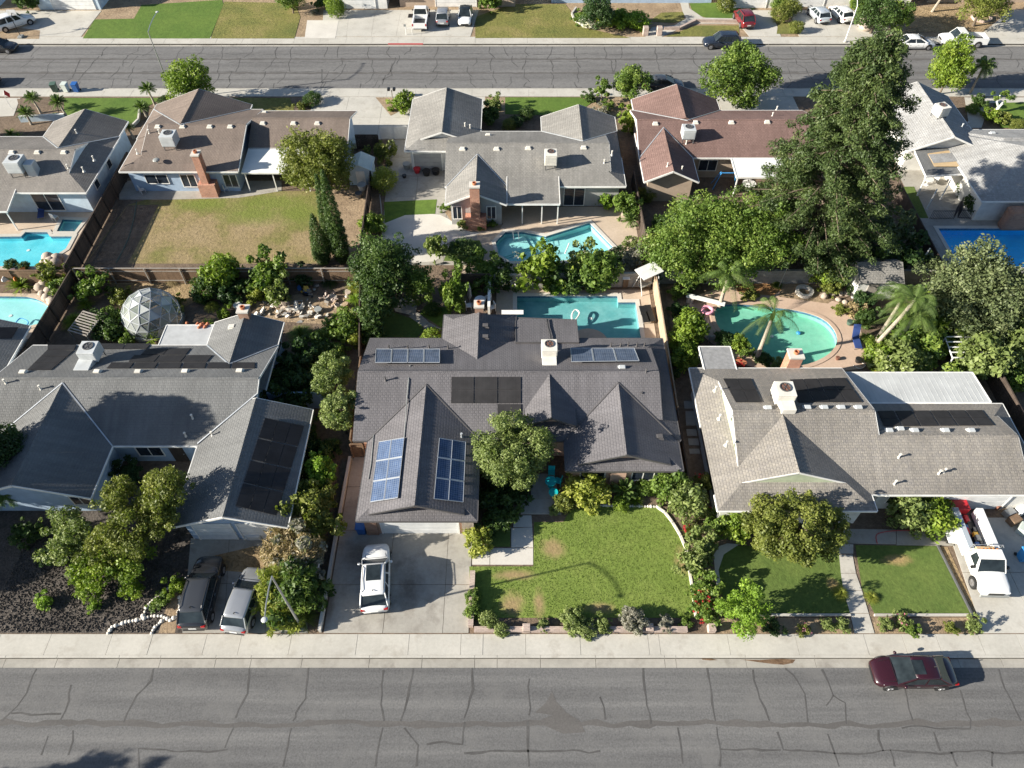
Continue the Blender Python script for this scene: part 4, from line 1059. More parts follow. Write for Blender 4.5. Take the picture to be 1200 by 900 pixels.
# ---- second row: brown roof, blue walls
H = house('house', (-29, 67, 0), 'brown roofed house with pale blue walls and a brick chimney above the patchy lawn')
B0 = Sec(H, 'x', -39.3, -27.4, 68.7, 5.8, 4.45, 2.1, 0, 'roof_brown', 'trim_white', 'wall_blue')
B1 = Sec(H, 'x', -27.3, -17.05, 70.45, 3.75, 4.1, None, 0, 'roof_brown', 'trim_white', 'wall_blue')
B2 = Sec(H, 'y', 68.7, 75.5, -34.1, 5.3, 4.55, None, 0, 'roof_brown', 'trim_white', 'wall_blue'); B2.valley(B0)
patio(H, [(-27.2, 63.2), (-20.6, 63.2), (-20.6, 66.9), (-27.2, 66.9)], [2.35, 2.35, 2.75, 2.75], 'metal_roof_white', [(-27.0, 63.4), (-24.2, 63.4), (-20.8, 63.4)])
yb = 63.39
for a, c in ((-37.2, -35.0), (-33.6, -32.2), (-29.3, -28.0)): window(H, a, c, yb, 1.0 if a < -37 else 0.6, 2.0)
chimney(H, -31.3, -30.6, 62.5, 63.38, 0, 4.7, 'brick_red', True, (-31.7, -30.0, 62.3, 63.35, 0, 1.5))
vents(B0, [(185, 148.5), (214, 148.5), (246, 148.5), (270, 148.5)], 'ac_cream'); vents(B1, [(308, 144.5), (344, 144.5), (372, 144.5), (310, 132)], 'ac_cream')
vents(B0, [(175, 156), (187, 156), (161, 179)], 'ac_cream', 'pipe')
b = MB(); p = on(185, 192, B0.z); b.sphere(p + Vector((0, 0, .45)), 0.36, 10, 6, 0.35); b.tube([p, p + Vector((0, 0, .4))], 0.03, 5); b.build('satellite_dish', 'plastic_grey', H)

# ---- second row: grey house
H = house('house', (1, 65, 0), 'grey shingle house above the kite shaped pool, brick chimney on its rear gable')
C0 = Sec(H, 'x', -6.6, 11.15, 65.3, 4.85, 4.4, None, 1.7, 'roof_grey', 'trim_white', 'wall_grey')
C1 = Sec(H, 'y', 66.5, 76.6, -7.2, 3.88, 4.1, 1.6, 0, 'roof_grey', 'trim_white', 'wall_white', oh=0.3)
C2 = Sec(H, 'y', 65.3, 73.0, 7.15, 4.0, 4.15, None, 0, 'roof_grey', 'trim_white', 'wall_grey'); C2.valley(C0)
C3 = Sec(H, 'y', 57.6, 65.3, -3.45, 2.95, 3.95, 0, None, 'roof_grey', 'trim_white', 'wall_grey', wall_in=(0.35, 0.35)); C3.valley(C0)
patio(H, [(-0.5, 57.9), (4.6, 57.9), (4.6, 62.0), (-0.5, 62.0)], [2.5, 2.5, 3.12, 3.12], 'roof_grey', [(1.0, 58.1), (2.9, 58.1), (4.45, 58.1)])
window(H, -5.7, -4.9, 57.93, 0.8, 2.2); window(H, -2.4, -1.6, 57.93, 0.8, 2.2); window(H, 5.2, 7.2, 60.93, 0.15, 2.15)
chimney(H, -3.95, -3.05, 57.1, 57.9, 0, 4.9, 'brick_red', True, (-4.5, -2.5, 57.0, 57.88, 0, 1.5))
garage_door(H, -10.3, -7.4, 67.02, 2.1, 'wall_grey')
m = MB(); m.box(-4.6, -3.4, 66.6, 67.0, 0, 2.4); m.build('side_door_wall', 'wall_white', H)
vents(C0, [(542, 174.5), (582, 174.5), (619, 173.5), (684, 173), (572, 158.5)], 'ac_cream'); vents(C1, [(545, 148), (551, 150)], 'ac_cream', 'pipe'); vents(C0, [(717, 181), (708, 191)], 'ac_cream', 'pipe')

# ---- second row: red brown house
H = house('house', (21, 68, 0), 'reddish brown roofed house with white trim between the grey house and the giant tree')
D0 = Sec(H, 'x', 13.0, 31.9, 69.8, 4.5, 4.3, 0, 0, 'roof_red', 'trim_white', 'wall_tan')
D1 = Sec(H, 'y', 69.8, 76.6, 18.1, 4.75, 4.5, None, 0, 'roof_red', 'trim_white', 'wall_tan'); D1.valley(D0)
D2 = Sec(H, 'y', 61.2, 69.8, 15.72, 2.7, 3.95, 0, None, 'roof_red', 'trim_white', 'wall_tan'); D2.valley(D0)
patio(H, [(22.4, 62.3), (28.5, 62.3), (28.5, 67.0), (22.4, 67.0)], [2.45, 2.45, 2.75, 2.75], 'metal_roof_white', [(22.6, 62.5), (28.3, 62.5)])
window(H, 19.4, 21.2, 65.78, 0.9, 2.1)
vents(D0, [(768, 145), (815, 143.5), (857, 143.5), (899, 143)], 'ac_cream'); vents(D0, [(804, 168.5), (812, 166.5), (905, 136), (910, 128.5)], 'ac_cream', 'pipe'); vents(D2, [(782, 195), (799, 199)], 'ac_cream', 'pipe')

# ---- second row, right: pale grey house
H = house('house', (47, 67, 0), 'pale grey roofed house at the upper right with a plywood patched patio roof')
E0 = Sec(H, 'y', 66.5, 77.3, 44.85, 4.1, 4.4, 0, 0, 'roof_pale', 'trim_white', 'wall_white')
E1 = Sec(H, 'x', 45.0, 62, 64.2, 6.1, 4.7, 6.1, 0, 'roof_pale', 'trim_white', 'wall_white')
E2 = Sec(H, 'x', 46, 62, 66.5, 4.0, 4.2, 4.0, 0, 'roof_pale', 'trim_white', 'wall_white')
pt = patio(H, [(41.3, 62.4), (46.4, 62.9), (46.9, 67.2), (41.5, 66.9)], [2.5, 2.5, 2.75, 2.75], 'roof_left', [(41.5, 62.6), (43.6, 61.9), (41.7, 60.4)])
b = MB(); b.slab(up([tuple(W(a_, c_, 2.72)) for a_, c_ in ((1087, 180), (1125, 174), (1142, 195), (1095, 195))]), 0.02); b.build('plywood_sheet', 'plywood', pt)
b = MB(); b.slab(up([tuple(W(a_, c_, 2.75)) for a_, c_ in ((1088, 181), (1126, 178), (1133, 188), (1094, 191))]), 0.02); b.build('roofing_felt', 'roof_pale', pt)
vents(E2, [(1163, 156.5), (1186, 172), (1192, 170)], 'ac_grey'); vents(E0, [(1127, 149), (1133, 147)], 'ac_grey', 'pipe')
b = MB(); b.box(47.6, 51.5, 56.9, 58.0, 0, 2.4); b.build('rock_chimney', 'brick_brown', H, bevel=0.3)

# ---- across the far street: only their fronts reach into the picture
def far_house(x0, x1, y, wall, roof, label, doors=(), wins=(), mat='garage_white', yr=6.0):
    h = house('house', ((x0 + x1) / 2, y + 5, 0), label)
    Sec(h, 'x', x0, x1, y + yr - 0.6, yr, 4.7, 0, 0, roof, 'trim_white', wall)
    for a, c in doors: garage_door(h, a, c, y - 0.1, 2.2, mat)
    for a, c in wins: window(h, a, c, y - 0.1, 0.8, 2.1)
    return h
far_house(-96, -71.2, 105.2, 'wall_blue', 'roof_left', 'pale blue house front in the top left corner beside the parked white wagon', [(-78, -73)])
far_house(-66.2, -56.6, 105.1, 'wall_skyblue', 'roof_left', 'house front with a white garage door beside the green lawn, top left', [(-63.6, -57.9)])
far_house(-26.4, -16.8, 105.4, 'wall_white', 'roof_taupe', 'white house front with a garage door left of the parked pickup, top centre', [(-25.0, -19.0)])
far_house(-16.2, 1.0, 106.0, 'wall_tan', 'roof_brown', 'tan house front with two garage doors behind the parked pickup and two cars', [(-10.6, -5.0)], [(-3.6, -2)])
far_house(5.0, 28.6, 107.2, 'wall_blue', 'roof_left', 'shaded blue house front behind the clipped hedges, top right of centre', [], [(15.0, 20.0), (21.5, 24.5)])
far_house(29.0, 36.8, 105.6, 'wall_white', 'roof_taupe', 'white garage front behind the parked red car', [(29.9, 35.3)])
far_house(37.4, 56, 105.9, 'wall_white', 'roof_pale', 'white house front behind the silver and the white car, top right', [(38.4, 43.4)], [(47, 50)])
far_house(58, 90, 107.4, 'wall_tan', 'roof_brown', 'tan house front at the top right corner behind the straw coloured yard', [], [(62, 64)])

# ================================================================ rooftop units
def ac_unit(x, y, zf, label, kind='square', mat='ac_cream', w=1.1, h=1.15, rz=0.0, duct=None):
    z = min(zf(x - w / 2, y - w / 2), zf(x + w / 2, y + w / 2), zf(x, y)) ; zt = max(zf(x - w / 2, y - w / 2), zf(x + w / 2, y + w / 2), zf(x, y)) + 0.12
    t = thing('rooftop_air_conditioner', (x, y, z), label, 'air conditioner', 'cooling units on the roofs', rz)
    zt -= z
    MB().box(-w / 2, w / 2, -w / 2, w / 2, zt, zt + h).build('cabinet', mat, t, True, bevel=0.03)
    b = MB()
    for sx in (-1, 1):
        for sy in (-1, 1): b.box(sx * w * .42 - .03, sx * w * .42 + .03, sy * w * .42 - .03, sy * w * .42 + .03, 0.0, zt)
    b.beam((-w * .5, -w * .42, zt - .04), (w * .5, -w * .42, zt - .04), .06, .06); b.beam((-w * .5, w * .42, zt - .04), (w * .5, w * .42, zt - .04), .06, .06)
    b.build('stand', 'metal_dark', t, True)
    k = MB(); k.ring(0, 0.1, zt + h + 0.003, w * 0.26, w * 0.31, 0.05, 16)
    for a in range(6): k.beam((0.0, 0.1, zt + h + .03), (w * .28 * math.cos(a * math.pi / 3), 0.1 + w * .28 * math.sin(a * math.pi / 3), zt + h + .03), 0.03, 0.02)
    k.build('fan_guard', 'metal_dark', t, True)
    MB().cyl(0, 0.1, zt + h + 0.001, zt + h + 0.012, w * 0.25, 14).build('fan', 'rust' if mat == 'ac_cream' else 'metal_dark', t, True)
    lv = MB()
    for i in range(6): lv.box(-w / 2 + .08, w / 2 - .08, -w / 2 - 0.02, -w / 2 - .002, zt + .12 + i * (h - .25) / 6, zt + .12 + (i + .55) * (h - .25) / 6)
    lv.build('louvre', mat, t, True)
    if duct:
        dx, dy, dw, dh = duct
        MB().box(dx - dw / 2, dx + dw / 2, dy - dw / 2, dy + dw / 2, 0, zt + dh).build('duct', mat, t, True, bevel=0.03)
    return t
def at_roof(sec, px, py): return on(px, py, sec.z)
p = at_roof(M0, 644, 425); ac_unit(p.x, p.y + 1.1, M0.z, 'tall cream cooler with a rusty fan on the dark grey roof by the turquoise pool', w=1.2, h=.85, duct=(0, -1.0, 1.1, 0.2))
p = at_roof(L0, 101, 431); ac_unit(p.x, p.y + 1.3, L0.z, 'double box cooler on the left house roof beside its dark roof panels', mat='ac_grey', w=1.3, h=1.0, duct=(-0.2, -1.1, 1.15, 0.3))
p = at_roof(R0, 915, 470); ac_unit(p.x, p.y + .1, R0.z, 'cream cooler on the tan roof next to the brick chimney', w=1.35, h=1.0, duct=(0.1, -1.0, 1.0, 0.45), mat='ac_cream')
p = at_roof(A0, 25, 202); ac_unit(p.x, p.y, A0.z, 'grey cooler with blue shaded side on the taupe roof, top left', mat='ac_grey', w=1.5, h=1.2, duct=(1.3, 0, 0.9, 0.8))
p = at_roof(B0, 202, 171); ac_unit(p.x, p.y, B0.z, 'pale cooler on the brown roof above the blue walls', mat='ac_grey', w=1.4, h=1.1)
p = at_roof(C0, 645, 194); ac_unit(p.x, p.y, C0.z, 'white cooler in the middle of the grey shingle roof', mat='ac_cream', w=1.2, h=1.2)
p = at_roof(D0, 805, 163); ac_unit(p.x, p.y, D0.z, 'white cooler on the reddish brown roof', mat='ac_grey', w=1.3, h=1.0)
p = at_roof(E0, 1100, 135); ac_unit(p.x, p.y, E0.z, 'white cooler on the pale grey roof, upper right', mat='ac_cream', w=1.2, h=1.0, rz=0.3)

# ================================================================ vehicles
def wheel(t, x, y, r=0.33, w=0.22):
    s = 1 if y > 0 else -1
    b = MB(); b.tube([(x, y - s * w, r), (x, y, r)], r, 18); ty = b.build('wheel', 'tyre', t, True)
    b = MB(); b.tube([(x, y - s * 0.02, r), (x, y + s * 0.008, r)], r * 0.64, 14)
    for k in range(5):
        a = 2 * math.pi * k / 5; b.beam((x, y + s * .015, r), (x + r * .6 * math.cos(a), y + s * .015, r + r * .6 * math.sin(a)), 0.05, 0.03, up=(0, 1, 0))
    b.build('rim', 'rim', ty, True)
def loft(b, rings, close0=True, close1=True):
    for a, c in zip(rings, rings[1:]):
        for i in range(len(a) - 1): b.face([a[i], a[i + 1], c[i + 1], c[i]])
    if close0: b.face(rings[0][::-1])
    if close1: b.face(rings[-1])
def body_ring(x, w, zb, zs, crown=0.05):
    h = [(w * 0.90, zb), (w * 0.985, zb + 0.10), (w, zb + (zs - zb) * 0.5), (w * 0.985, zs - 0.10), (w * 0.93, zs - 0.02), (w * 0.80, zs + crown * .35), (w * 0.42, zs + crown * .85)]
    return [(x, y, z) for y, z in h] + [(x, 0, zs + crown)] + [(x, -y, z) for y, z in h[::-1]]
def car(name, x, y, rz, label, cat, mat, L=4.7, Wd=1.86, kind='suv', group=None, zbase=0.03, sunroof=None, roofmat=None, rails=False):
    """heading along local +x"""
    t = thing(name, (x, y, zbase), label, cat, group, rz)
    h = L / 2; w = Wd / 2
    if kind == 'suv':   st = [(-h, .74, .42, .88), (-h + .12, .9, .30, 1.02), (-h + .5, 1, .26, 1.06), (-.6, 1, .24, 1.04), (.7, 1, .24, 1.02), (1.15, .99, .25, 1.0), (h - .75, .97, .26, .94), (h - .3, .9, .28, .84), (h - .06, .76, .34, .70), (h, .62, .40, .60)]; gh = (-h + .18, -h + .75, .45, 1.12, 1.03, 1.66, .80)
    elif kind == 'wagon': st = [(-h, .76, .40, .82), (-h + .12, .9, .28, .94), (-h + .5, 1, .24, .98), (-.6, 1, .22, .97), (.7, 1, .22, .95), (1.1, .99, .23, .93), (h - .75, .97, .24, .86), (h - .3, .9, .27, .76), (h - .06, .78, .32, .64), (h, .64, .38, .56)]; gh = (-h + .22, -h + .7, .35, 1.15, .95, 1.45, .78)
    else:               st = [(-h, .74, .42, .80), (-h + .12, .88, .30, .94), (-h + .6, .98, .24, .98), (-.8, 1, .22, .96), (.6, 1, .22, .93), (1.1, .99, .23, .91), (h - .8, .97, .24, .83), (h - .3, .9, .27, .74), (h - .06, .76, .32, .62), (h, .62, .38, .54)]; gh = (-h + .42, -h + 1.25, .25, 1.25, .94, 1.40, .74)
    b = MB(); loft(b, [body_ring(x_, w * k, zb, zs) for x_, k, zb, zs in st])
    body = b.build('body', mat, t, True, smooth=True)
    xr0, xr1, xf1, xf0, zb, zt, kt = gh
    wb, wt = w * 0.93, w * kt
    # glasshouse pieces: each window its own pane, pillars and roof in body colour
    R0_, R1_, F1_, F0_ = (xr0, wb), (xr1, wt), (xf1, wt * .97), (xf0, wb)
    core = MB(); inset = 0.03
    def P(q, z, s): return (q[0], s * q[1], z)
    a = [P(R0_, zb, -1), P(R0_, zb, 1), P(R1_, zt, 1), P(R1_, zt, -1)]
    MB().slab(up(a), 0.02).build('rear_window', 'car_glass', t, True)
    a = [P(F0_, zb - .02, -1), P(F0_, zb - .02, 1), P(F1_, zt, 1), P(F1_, zt, -1)]
    MB().slab(up(a), 0.02).build('windscreen', 'car_glass', t, True)
    mids = [0.0, 0.36, 0.68, 1.0] if kind != 'sedan' else [0.0, 0.5, 1.0]
    for s in (-1, 1):
        for u0, u1 in zip(mids, mids[1:]):
            lo = lambda u: (xr0 + .25 + (xf0 - .2 - xr0 - .25) * u, s * (wb + .004), zb + .01); hi = lambda u: (xr1 + .04 + (xf1 - .04 - xr1 - .04) * u, s * (wt + .012), zt - .03)
            e = 0.025
            q = [lo(u0 + e), lo(u1 - e), hi(u1 - e), hi(u0 + e)]
            m = MB(); m.face(q); m.build('side_window', 'car_glass', t, True)
        m = MB()
        q = [(xr0, s * wb, zb - .03), (xf0, s * wb, zb - .03), (xf1, s * wt * .985, zt), (xr1, s * wt * .99, zt)]; m.face(q)
        m.tube([(xr0, s * wb * .985, zb), (xr1, s * wt * .985, zt + .01)], .045, 5); m.tube([(xf0, s * wb * .985, zb), (xf1, s * wt * .96, zt + .01)], .035, 5)
        m.build('pillar', mat, t, True)
        # mirror, handle line
        m = MB(); m.sphere((xf0 - .35, s * (w + .1), zb + .08), .11, 8, 5, .75); m.build('mirror', mat, t, True, smooth=True)
        m = MB(); m.beam((xr0 + .9, s * (w + .005), zb - .22), (xr0 + 1.08, s * (w + .005), zb - .22), .02, .03); m.beam((xr0 + 1.9, s * (w + .005), zb - .22), (xr0 + 2.08, s * (w + .005), zb - .22), .02, .03); m.build('door_handle', 'metal', t, True)
    b = MB(); rr = []
    for x_, k, z in ((xr1 - .06, .9, zt - .03), (xr1 + .12, 1.0, zt + .02), ((xr1 + xf1) / 2, 1.02, zt + .045), (xf1 - .15, .99, zt + .015), (xf1 + .03, .93, zt - .035)):
        rr.append([(x_, wt * k, z - .05), (x_, wt * k * .99, z), (x_, wt * k * .86, z + .03), (x_, wt * .4, z + .045), (x_, 0, z + .05), (x_, -wt * .4, z + .045), (x_, -wt * k * .86, z + .03), (x_, -wt * k * .99, z), (x_, -wt * k, z - .05)])
    loft(b, rr); b.build('roof', roofmat or mat, t, True, smooth=True)
    if sunroof:
        s0, s1 = sunroof; MB().box(s0, s1, -wt * .62, wt * .62, zt + .03, zt + .103).build('sunroof', 'car_glass', t, True, bevel=.02)
    if rails:
        for s in (-1, 1): MB().tube([(xr1 + .15, s * wt * .9, zt + .06), (xr1 + .3, s * wt * .9, zt + .12), (xf1 - .3, s * wt * .9, zt + .11), (xf1 - .15, s * wt * .9, zt + .05)], .022, 5).build('roof_rail', 'black_trim', t, True)
    b = MB(); b.beam((xr1 + .25, 0, zt + .09), (xr1 + .12, 0, zt + .18), .05, .03); b.build('aerial', 'black_trim', t, True)
    for x_ in (h - .88, -h + .88):
        for s in (-1, 1): wheel(t, x_, s * (w + .015), .34 if kind != 'sedan' else .32)
        for s in (-1, 1):
            m = MB(); m.tube([(x_, s * (w * .9), .37), (x_, s * (w + .006), .37)], .41, 16); m.build('wheel_arch', 'black_trim', t, True)
    for s in (-1, 1):
        m = MB(); zz = st[-3][3] - .1
        m.slab([(h - .42, s * w * .88, zz + .10), (h - .12, s * w * .66, zz - .02), (h - .02, s * w * .52, zz - .08), (h - .20, s * w * .50, zz + .05)][::s], .1); m.build('headlight', 'headlight', t, True)
        m = MB(); zz = st[1][3]; m.box(-h - .01, -h + .18, min(s * w * .62, s * w * .9), max(s * w * .62, s * w * .9), zz - .26, zz - .08); m.build('taillight', 'taillight', t, True, bevel=.02)
    m = MB(); m.box(h - .1, h + .03, -w * .5, w * .5, .36, .52); m.build('grille', 'black_trim', t, True, bevel=.02)
    m = MB(); m.box(-h - .03, -h + .1, -w * .72, w * .72, .34, .48); m.build('rear_bumper', 'black_trim', t, True, bevel=.03)
    m = MB(); m.box(-h - .02, -h + .02, -.24, .24, .58, .70); m.build('number_plate', 'plastic_white', t, True)
    # hood and door seams as fine recessed strips of shade
    m = MB()
    m.beam((xf0 + .05, -wb * .8, st[5][3] + .045), (xf0 + .05, wb * .8, st[5][3] + .045), .025, .012)
    m.build('hood_gap', 'black_trim', t, True)
    m = MB()
    for s in (-1, 1):
        for xx in (.72, -.22, -1.15): m.beam((xx, s * (w + .003), .42), (xx - .04, s * (w * .97), zb), .014, .018, up=(1, 0, 0))
        m.beam((-1.15, s * (w + .003), .42), (.72, s * (w + .003), .42), .014, .018)
        m.beam((xf0 + .1, s * w * .72, st[5][3] + .03), (h - .35, s * w * .62, st[-3][3] + .02), .016, .02)
    m.build('door_gap', 'black_trim', t, True)
    return t
for n, c, kw in (('paint_white', (0.78, 0.78, 0.76), {}), ('paint_black', (0.018, 0.019, 0.022), {}), ('paint_silver', (0.40, 0.41, 0.42), {'metal': .5}), ('paint_greyblue', (0.24, 0.26, 0.29), {'metal': .3}),
                 ('paint_burgundy', (0.028, 0.006, 0.01), {}), ('paint_red', (0.15, 0.014, 0.02), {}), ('paint_navy', (0.016, 0.022, 0.035), {}), ('paint_charcoal', (0.06, 0.063, 0.068), {'metal': .3}), ('paint_ice', (0.55, 0.60, 0.63), {'metal': .3})):
    paint(n, c, **kw)
NO = math.pi / 2
def cpos(px, py, z=0.8): p = W(px, py, z); return p.x, p.y
x, y = cpos(440, 675); car('parked_car', x, y, NO + 0.09, 'white crossover with a dark glass roof on the middle house driveway', 'car', 'paint_white', 4.75, 1.9, 'suv', sunroof=(-.75, .35), rails=True)
x, y = cpos(236, 692); car('parked_car', x, y, NO + 0.02, 'black station wagon with a grey dusty roof on the left driveway', 'car', 'paint_black', 4.95, 1.9, 'suv', roofmat='paint_charcoal', rails=True)
x, y = cpos(287, 701); car('parked_car', x, y, NO - 0.12, 'silver grey hatchback parked beside the black wagon, partly under the dry bush', 'car', 'paint_silver', 4.4, 1.78, 'wagon', roofmat='paint_silver')
x, y = cpos(1071, 786, .7); car('parked_car', x, y, math.pi, 'dark red sedan parked at the kerb of the near street', 'car', 'paint_burgundy', 4.85, 1.85, 'sedan', zbase=-.125, sunroof=(-.35, .35))
x, y = cpos(16, 24); car('parked_car', x, y, 0.75, 'white wagon parked at an angle on the top left driveway', 'car', 'paint_white', 5.0, 1.95, 'suv')
x, y = cpos(1, 51); car('parked_car', x - .6, y, 0, 'black sedan at the kerb at the left edge of the far street', 'car', 'paint_black', 4.8, 1.85, 'sedan', zbase=-.125)
x, y = cpos(-16, 96); car('parked_car', x - 1.5, 84.9, 0, 'black car on the far street beyond the left edge', 'car', 'paint_black', 4.8, 1.85, 'suv', zbase=-.125)
x, y = cpos(519, 18); car('parked_car', x, y, NO, 'small silver sport utility parked between the white pickup and the white car', 'car', 'paint_silver', 4.1, 1.75, 'suv')
x, y = cpos(545, 16); car('parked_car', x, y, -NO, 'white car with a black roof panel at the top centre driveway', 'car', 'paint_white', 4.9, 1.9, 'sedan', roofmat='car_glass')
x, y = cpos(872, 20); car('parked_car', x, y, NO + .12, 'red sport utility on the driveway at the top right', 'car', 'paint_red', 4.5, 1.85, 'suv', rails=True)
x, y = cpos(847, 46); car('parked_car', x, y, math.pi, 'dark navy sport utility at the far kerb facing left', 'car', 'paint_navy', 4.95, 1.95, 'suv', zbase=-.125, rails=True)
x, y = cpos(778, 95); car('parked_car', x, y, 0, 'dark green sedan on the far street half hidden by the round tree', 'car', 'paint_charcoal', 4.9, 1.85, 'sedan', zbase=-.125)
x, y = cpos(960, 15); car('parked_car', x, y, NO + .15, 'pale silver hatchback at the top right, left of the white one', 'car', 'paint_ice', 4.3, 1.8, 'wagon')
x, y = cpos(986, 14); car('parked_car', x, y, NO + .2, 'white hatchback at the top right, right of the silver one', 'car', 'paint_white', 4.5, 1.82, 'wagon')
x, y = cpos(1074, 47); car('parked_car', x, y, 0, 'white sedan at the far kerb behind the white pickup', 'car', 'paint_white', 4.8, 1.82, 'sedan', zbase=-.125)
x, y = cpos(1050, 106); car('parked_car', x - .2, 82.2, 0, 'red car mostly hidden behind the crown of the giant tree', 'car', 'red_paint', 4.2, 1.8, 'sedan', zbase=.03)

def pickup(x, y, rz, label, zbase=0.03, L=5.6, Wd=1.98, service=False):
    t = thing('pickup_truck', (x, y, zbase), label, 'pickup truck', None, rz); h = L / 2; w = Wd / 2; mat = 'paint_white'
    cabx = h - 2.95 if not service else h - 2.75     # rear of the cab
    b = MB(); st = [(cabx - .02, .97, .45, 1.12), (cabx + .3, .98, .42, 1.15), (h - 1.5, .98, .42, 1.16), (h - 1.25, .97, .42, 1.15), (h - .4, .95, .44, 1.08), (h - .08, .88, .46, .98), (h, .8, .5, .88)]
    loft(b, [body_ring(a, w * k, zb, zs) for a, k, zb, zs in st]); b.build('body', mat, t, True, smooth=True)
    xr0, xr1, xf1, xf0, zb, zt, wb, wt = cabx + .03, cabx + .14, h - 1.95, h - 1.32, 1.12, 1.84, w * .92, w * .8
    MB().slab(up([(xf0, -wb, zb), (xf0, wb, zb), (xf1, wt, zt), (xf1, -wt, zt)]), .02).build('windscreen', 'car_glass', t, True)
    MB().slab(up([(xr0, -wb, zb), (xr0, wb, zb), (xr1, wt, zt), (xr1, -wt, zt)]), .02).build('rear_window', 'car_glass', t, True)
    for s in (-1, 1):
        m = MB(); q = [(xr0, s * wb, zb - .02), (xf0, s * wb, zb - .02), (xf1, s * wt * .985, zt), (xr1, s * wt * .985, zt)]; m.face(q)
        m.tube([(xr0, s * wb, zb), (xr1, s * wt, zt)], .05, 5); m.tube([(xf0, s * wb, zb), (xf1, s * wt, zt)], .035, 5); m.build('pillar', mat, t, True)
        q = [(xr0 + .2, s * (wb + .01), zb + .04), (xf0 - .32, s * (wb + .01), zb + .04), (xf1 - .1, s * (wt + .014), zt - .06), (xr1 + .14, s * (wt + .014), zt - .06)]
        m = MB(); m.face(q); m.build('side_window', 'car_glass', t, True)
        m = MB(); m.box(xf0 - .45, xf0 - .25, min(s * (w + .03), s * (w + .22)), max(s * (w + .03), s * (w + .22)), 1.12, 1.32); m.build('mirror', 'black_trim', t, True, bevel=.03)
        m = MB(); m.box(h - .25, h - .01, min(s * w * .6, s * w * .86), max(s * w * .6, s * w * .86), .72, .95); m.build('headlight', 'headlight', t, True, bevel=.03)
    b = MB(); b.box(xr1 - .04, xf1 + .04, -wt * 1.01, wt * 1.01, zt - .02, zt + .06); b.build('roof', mat, t, True, bevel=.05)
    for a in (h - .95, -h + 1.15):
        for s in (-1, 1):
            wheel(t, a, s * (w + (.02 if a > 0 or not service else .05)), .38, .26); m = MB(); m.tube([(a, s * w * .85, .42), (a, s * (w + .004), .42)], .46, 16); m.build('wheel_arch', 'black_trim', t, True)
    MB().box(-h, h - .2, -w * .8, w * .8, .38, .5).build('frame', 'metal_dark', t, True)
    MB().box(h - .06, h + .07, -w * .92, w * .92, .4, .62).build('front_bumper', 'metal' if not service else 'plastic_grey', t, True, bevel=.03)
    MB().box(h - .04, h + .025, -w * .5, w * .5, .66, .9).build('grille', 'black_trim', t, True)
    if not service:
        bx0, bx1 = -h, cabx - .06
        b = MB(); b.box(bx0, bx1, -w * .98, -w * .78, .45, 1.2); b.box(bx0, bx1, w * .78, w * .98, .45, 1.2); b.box(bx0, bx0 + .07, -w * .78, w * .78, .45, 1.2); b.box(bx1 - .06, bx1, -w * .78, w * .78, .45, 1.2); b.build('bed', mat, t, True, bevel=.02)
        MB().box(bx0 + .08, bx1 - .07, -w * .77, w * .77, .6, .66).build('bed_floor', 'black_trim', t, True)
        for s in (-1, 1): MB().box(-h - .01, -h + .08, min(s * w * .8, s * w * .96), max(s * w * .8, s * w * .96), .8, 1.1).build('taillight', 'taillight', t, True)
    return t
x, y = cpos(493, 18, 1.0); pickup(x, y, NO, 'white pickup truck with an open dark bed at the top centre driveway')
x, y = cpos(1130, 42, 1.0); pickup(x, y, math.pi - .03, 'white pickup truck at the far kerb at the top right', -.125, 5.8)
x, y = cpos(1149, 645, 1.0)
t = pickup(x, y, -NO - .03, 'white utility service truck with open side lockers on the right driveway', .03, 6.0, 2.02, True)
# service body: two rows of lockers and an open floor, racks, a swung-open door
for s in (-1, 1):
    b = MB(); b.box(-3.0, .18, min(s * .62, s * 1.08), max(s * .62, s * 1.08), .5, 1.42); b.build('locker', 'paint_white', t, True, bevel=.03)
    for k in range(3):
        MB().box(-2.95 + k * 1.04, -1.97 + k * 1.04, min(s * 1.085, s * 1.10), max(s * 1.085, s * 1.10), .62, 1.34).build('locker_door', 'paint_white', t, True)
    MB().box(-2.9, .1, min(s * .66, s * 1.02), max(s * .66, s * 1.02), 1.425, 1.47).build('locker_lid', 'paint_ice' if s < 0 else 'paint_white', t, True)
MB().box(-3.0, .18, -.61, .61, .52, .6).build('bed_floor', 'black_trim', t, True)
MB().box(.02, .16, -.6, .6, .61, 1.6).build('bulkhead', 'plywood', t, True)
b = MB()
for s in (-1, 1): b.tube([(.1, s * .95, 1.4), (.1, s * .95, 1.98), (.3, s * .9, 2.0)], .03, 6)
b.tube([(.1, -.95, 1.98), (.1, .95, 1.98)], .03, 6); b.build('ladder_rack', 'metal', t, True)
for k in range(5): MB().box(.30 + 0.02, .38, -.5 + k * .25 - .04, -.5 + k * .25 + .04, 1.905, 1.94).build('roof_light', 'orange', t, True)
m = MB(); m.box(-1.6, -.6, -1.75, -1.12, .7, .76); m.build('open_locker_door', 'paint_white', t, True)
rr = random.Random(5)
for k in range(9):
    a, c2 = rr.uniform(-2.8, -.3), rr.uniform(-.5, .4)
    tag(MB().box(0, rr.uniform(.2, .5), 0, rr.uniform(.15, .3), 0, rr.uniform(.12, .3)).build('tool_box', rr.choice(['red_paint', 'metal_dark', 'plastic_blue', 'yellow', 'plastic_grey']), t, True)).location = (a, c2, .605)
pk = W(1139, 596, 1.2)
